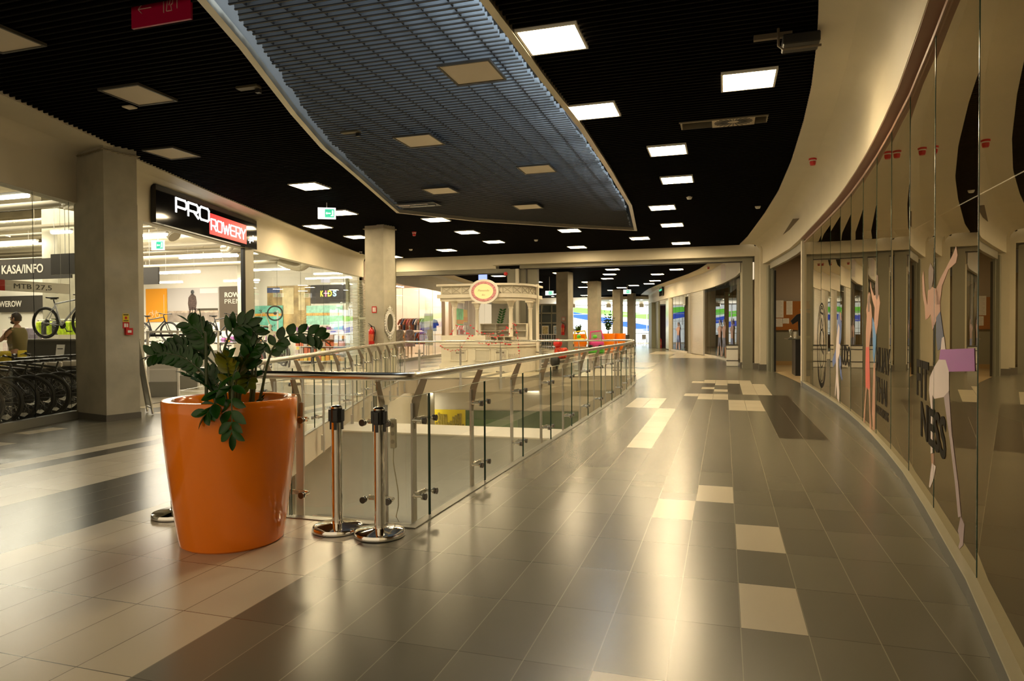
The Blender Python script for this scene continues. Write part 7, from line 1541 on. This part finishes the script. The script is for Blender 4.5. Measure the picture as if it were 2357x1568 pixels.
rack(-16.8, -15.3, 33.6, 2.05, 'tall rack with dark tops behind the mannequins', [2, 4, 2, 6, 2, 4, 5, 2, 0]); rack(-15.9, -14.9, 32.3, 1.32, 'low rack with blue and rust clothes', [1, 1, 3, 2, 2, 4, 2, 3, 2, 6]); rack(-15.6, -14.95, 33.9, 2.0, 'tall rack beside the white banner stand', [0, 3, 4, 0, 3, 4]); rack(-17.7, -17.1, 44.2, 1.75, 'rack with red tops seen through the kiosk opening', [6, 5, 6, 2, 6, 5])
def mannequin(x, y, rz, mat, dress, label):
    t = thing('mannequin', label, 'mannequin', (0, 0, 0)); V = []; E = []; Rr = []
    def v(p, r, par=None):
        V.append(p); Rr.append(r); 
        if par is not None: E.append((par, len(V) - 1))
        return len(V) - 1
    pel = v((0, 0, .95), (.12, .085)); wa = v((0, 0, 1.12), (.085, .07), pel); ch = v((0, 0, 1.30), (.12, .085), wa); nk = v((0, 0, 1.45), .04, ch); hd = v((.01, 0, 1.55), .055, nk); v((.015, 0, 1.64), .065, hd)
    for sg in (-1, 1):
        h = v((0, sg * .09, .88), .075, pel); k = v((.02, sg * .09, .48), .045, h); a = v((0, sg * .09, .08), .03, k); v((.1, sg * .1, .03), .028, a); sh = v((0, sg * .17, 1.38), .04, ch); el = v((-.02, sg * .23, 1.12), .032, sh); w_ = v((.08, sg * .22, .90), .024, el); v((.10, sg * .22, .84), (.03, .015), w_)
    skin_obj('figure', V, E, Rr, mat, t)
    if dress: MB().lathe([(.28, .60), (.24, .85), (.15, 1.10), (.19, 1.28), (.17, 1.40), (.08, 1.44)], (0, 0, 0), 20, cap=False, sx=.75).build('dress', dress, t)
    MB().cyl((0, 0, .0), (0, 0, .012), .18, 20).build('stand_plate', M('glass_plate_grey', (.4, .4, .38), .2), t); t.location = (x, y, .008); t.rotation_euler = (0, 0, rz)
MANN = M('mannequin_cream', (.72, .58, .44), .4); mannequin(-15.1, 30.0, -1.2, MANN, GARM[5], 'cream mannequin in a pale dress, left one in the clothes shop window'); mannequin(-14.95, 30.8, -1.0, MANN, GARM[7], 'mannequin in a lilac top, right one in the clothes shop window')
mannequin(-14.5, 19.3, -.6, WHITE, None, 'bare white mannequin leaning among bicycles behind the second shop pane')
t = thing('banner_stand', 'white pull-up banner with yellow-green print in the clothes shop', 'banner', (-15.2, 34.2, 0)); MB().box((-15.0, 33.2, 1.45), (.48, .02, 1.7), .2).build('banner_sheet', M('banner_pale', (.66, .70, .50), .5, var=.2, vscale=3), t); MB().box((-15.0, 33.2, .55), (.03, .03, 1.1)).build('pole', STEELM, t); MB().box((-15.0, 33.2, .03), (.5, .2, .05), .2).build('base', STEELM, t)
for x, y, z0, z1, wd, mat, l in ((-15.35, 38.4, 1.7, 2.7, .9, M('poster_green', (.20, .62, .25), .5, var=.3, vscale=2), 'green and orange window poster seen through the kiosk left opening'), (-15.7, 40.3, 1.9, 2.7, .7, M('poster_yelloworange', (.80, .55, .10), .5), 'yellow window poster beside a kiosk column')):
    t = thing('poster', l, 'poster', (xat(WL2, y) + .02, y, z0)); MB().box((xat(WL2, y) + .0, y, (z0 + z1) / 2), (.02, wd * 2, z1 - z0), .15).build('sheet', mat, t); MB().box((xat(WL2, y) + .015, y, z0 + .2), (.02, wd * 1.9, .25), .15).build('lower_band', M('poster_orange_band', (.75, .35, .06), .5), t)
t = thing('frond_picture', 'white board with a green leaf spray standing behind the kiosk', 'picture', (-10.3, 31.0, 0)); MB().box((-10.25, 31.0, 1.5), (.9, .04, 3.0)).build('board', WHITE, t); m = MB()
for k in range(9):
    for s_ in (-1, 1): leaf(m, Vector((-10.35 + .03 * k, 30.95, 1.35 + k * .12)), Vector((s_ * .9, -.1, .6)), Vector((0, -1, 0)), .2, .09)
m.build('leaf_print', M('print_green', (.05, .22, .04), .5), t)
# posters of the lower level, seen through the opening
t = thing('lower_poster', 'long yellow city print on the lower level wall', 'wall graphic', (-9, 20.6, -1.5))
def lowwall(x, o=.06): return (x, 20.8 + (x + 13.2) * 2.0 / 12.2 - o - .11)
def lowbox(x0, x1, z0, z1, mat, nm, t, o=.05): (xa, ya), (xb, yb) = lowwall(x0, o), lowwall(x1, o); return MB().box3(((xa + xb) / 2, (ya + yb) / 2, (z0 + z1) / 2), ((xb - xa) / 2, (yb - ya) / 2, 0), (0, .01, 0), (0, 0, (z1 - z0) / 2)).build(nm, mat, t)
lowbox(-10.6, -8.35, -2.9, -1.28, M('print_yellow', (.78, .60, .01), .5, var=.12, vscale=1), 'yellow_field', t); rr = random.Random(4); m = MB()
for k in range(26):
    x = -10.5 + k * .083; h = rr.uniform(.1, .55); (xa, ya) = lowwall(x, .075); m.box((xa, ya, -1.9 + h / 2), (.07, .01, h))
m.build('skyline_print', M('print_olive', (.30, .22, .02), .5, var=.5, vscale=12), t, kind='stuff')
t = thing('lower_poster', 'dark green block on the lower level wall', 'wall graphic', (-6.5, 21, -1.5)); lowbox(-8.35, -4.6, -2.9, -1.30, M('print_green_dark', (.03, .09, .015), .5), 'green_field', t); lowbox(-8.3, -6.6, -1.9, -1.6, M('print_green_mid', (.05, .14, .02), .5), 'lighter_patch', t, .065)
t = thing('lower_poster', 'blue bottle shaped print on the lower level wall', 'wall graphic', (-11.5, 20.8, -1.5)); lowbox(-11.75, -11.4, -2.9, -1.05, M('print_blue', (.04, .12, .35), .5), 'blue_field', t); lowbox(-11.7, -11.45, -1.3, -1.1, M('print_blue_light', (.10, .22, .5), .5), 'cap', t, .065)
t = thing('lower_poster', 'red angular print left of the blue one on the lower level wall', 'wall graphic', (-12, 20.8, -1.7)); lowbox(-12.15, -11.8, -2.9, -1.75, M('print_red', (.62, .03, .02), .5), 'red_field', t); lowbox(-12.1, -11.85, -1.75, -1.6, M('print_red'), 'red_tip', t)
t = thing('hazard_barrier', 'yellow and black striped barrier board low behind the planter', 'barrier board', (-4.9, 6.0, -2.4)); m = MB(); m.box((-4.7, 5.9, -1.6), (.5, .04, 1.0), .9)
def haz():
    mt = bpy.data.materials.new('hazard_stripes'); mt.use_nodes = True; nt = mt.node_tree; b = nt.nodes['Principled BSDF']; tc = nt.nodes.new('ShaderNodeTexCoord'); mp = nt.nodes.new('ShaderNodeMapping'); mp.inputs['Rotation'].default_value = (0, .7, 0); wv = nt.nodes.new('ShaderNodeTexWave'); wv.inputs['Scale'].default_value = 3.0; r = nt.nodes.new('ShaderNodeValToRGB'); r.color_ramp.interpolation = 'CONSTANT'
    r.color_ramp.elements[0].color = (.02, .02, .02, 1); r.color_ramp.elements[1].position = .5; r.color_ramp.elements[1].color = (.8, .6, .02, 1); nt.links.new(tc.outputs['Object'], mp.inputs[0]); nt.links.new(mp.outputs[0], wv.inputs[0]); nt.links.new(wv.outputs['Fac'], r.inputs[0]); nt.links.new(r.outputs[0], b.inputs['Base Color']); return mt
m.build('striped_board', haz(), t); MB().box((-4.7, 5.9, -3.35), (.06, .06, 2.5)).build('leg', STEELM, t)
t = thing('lower_banner', 'pale pinkish board hanging under the deep grey beam', 'banner', (-5, 10, -1.8)); MB().box((-4.6, 10.02, -2.0), (4.2, .03, .55)).build('banner_sheet', M('banner_pinkwhite', (.66, .52, .46), .5), t); MB().cyl((-6.6, 10.0, -1.72), (-2.6, 10.0, -1.72), .012, 6).build('top_rail', STEELM, t)
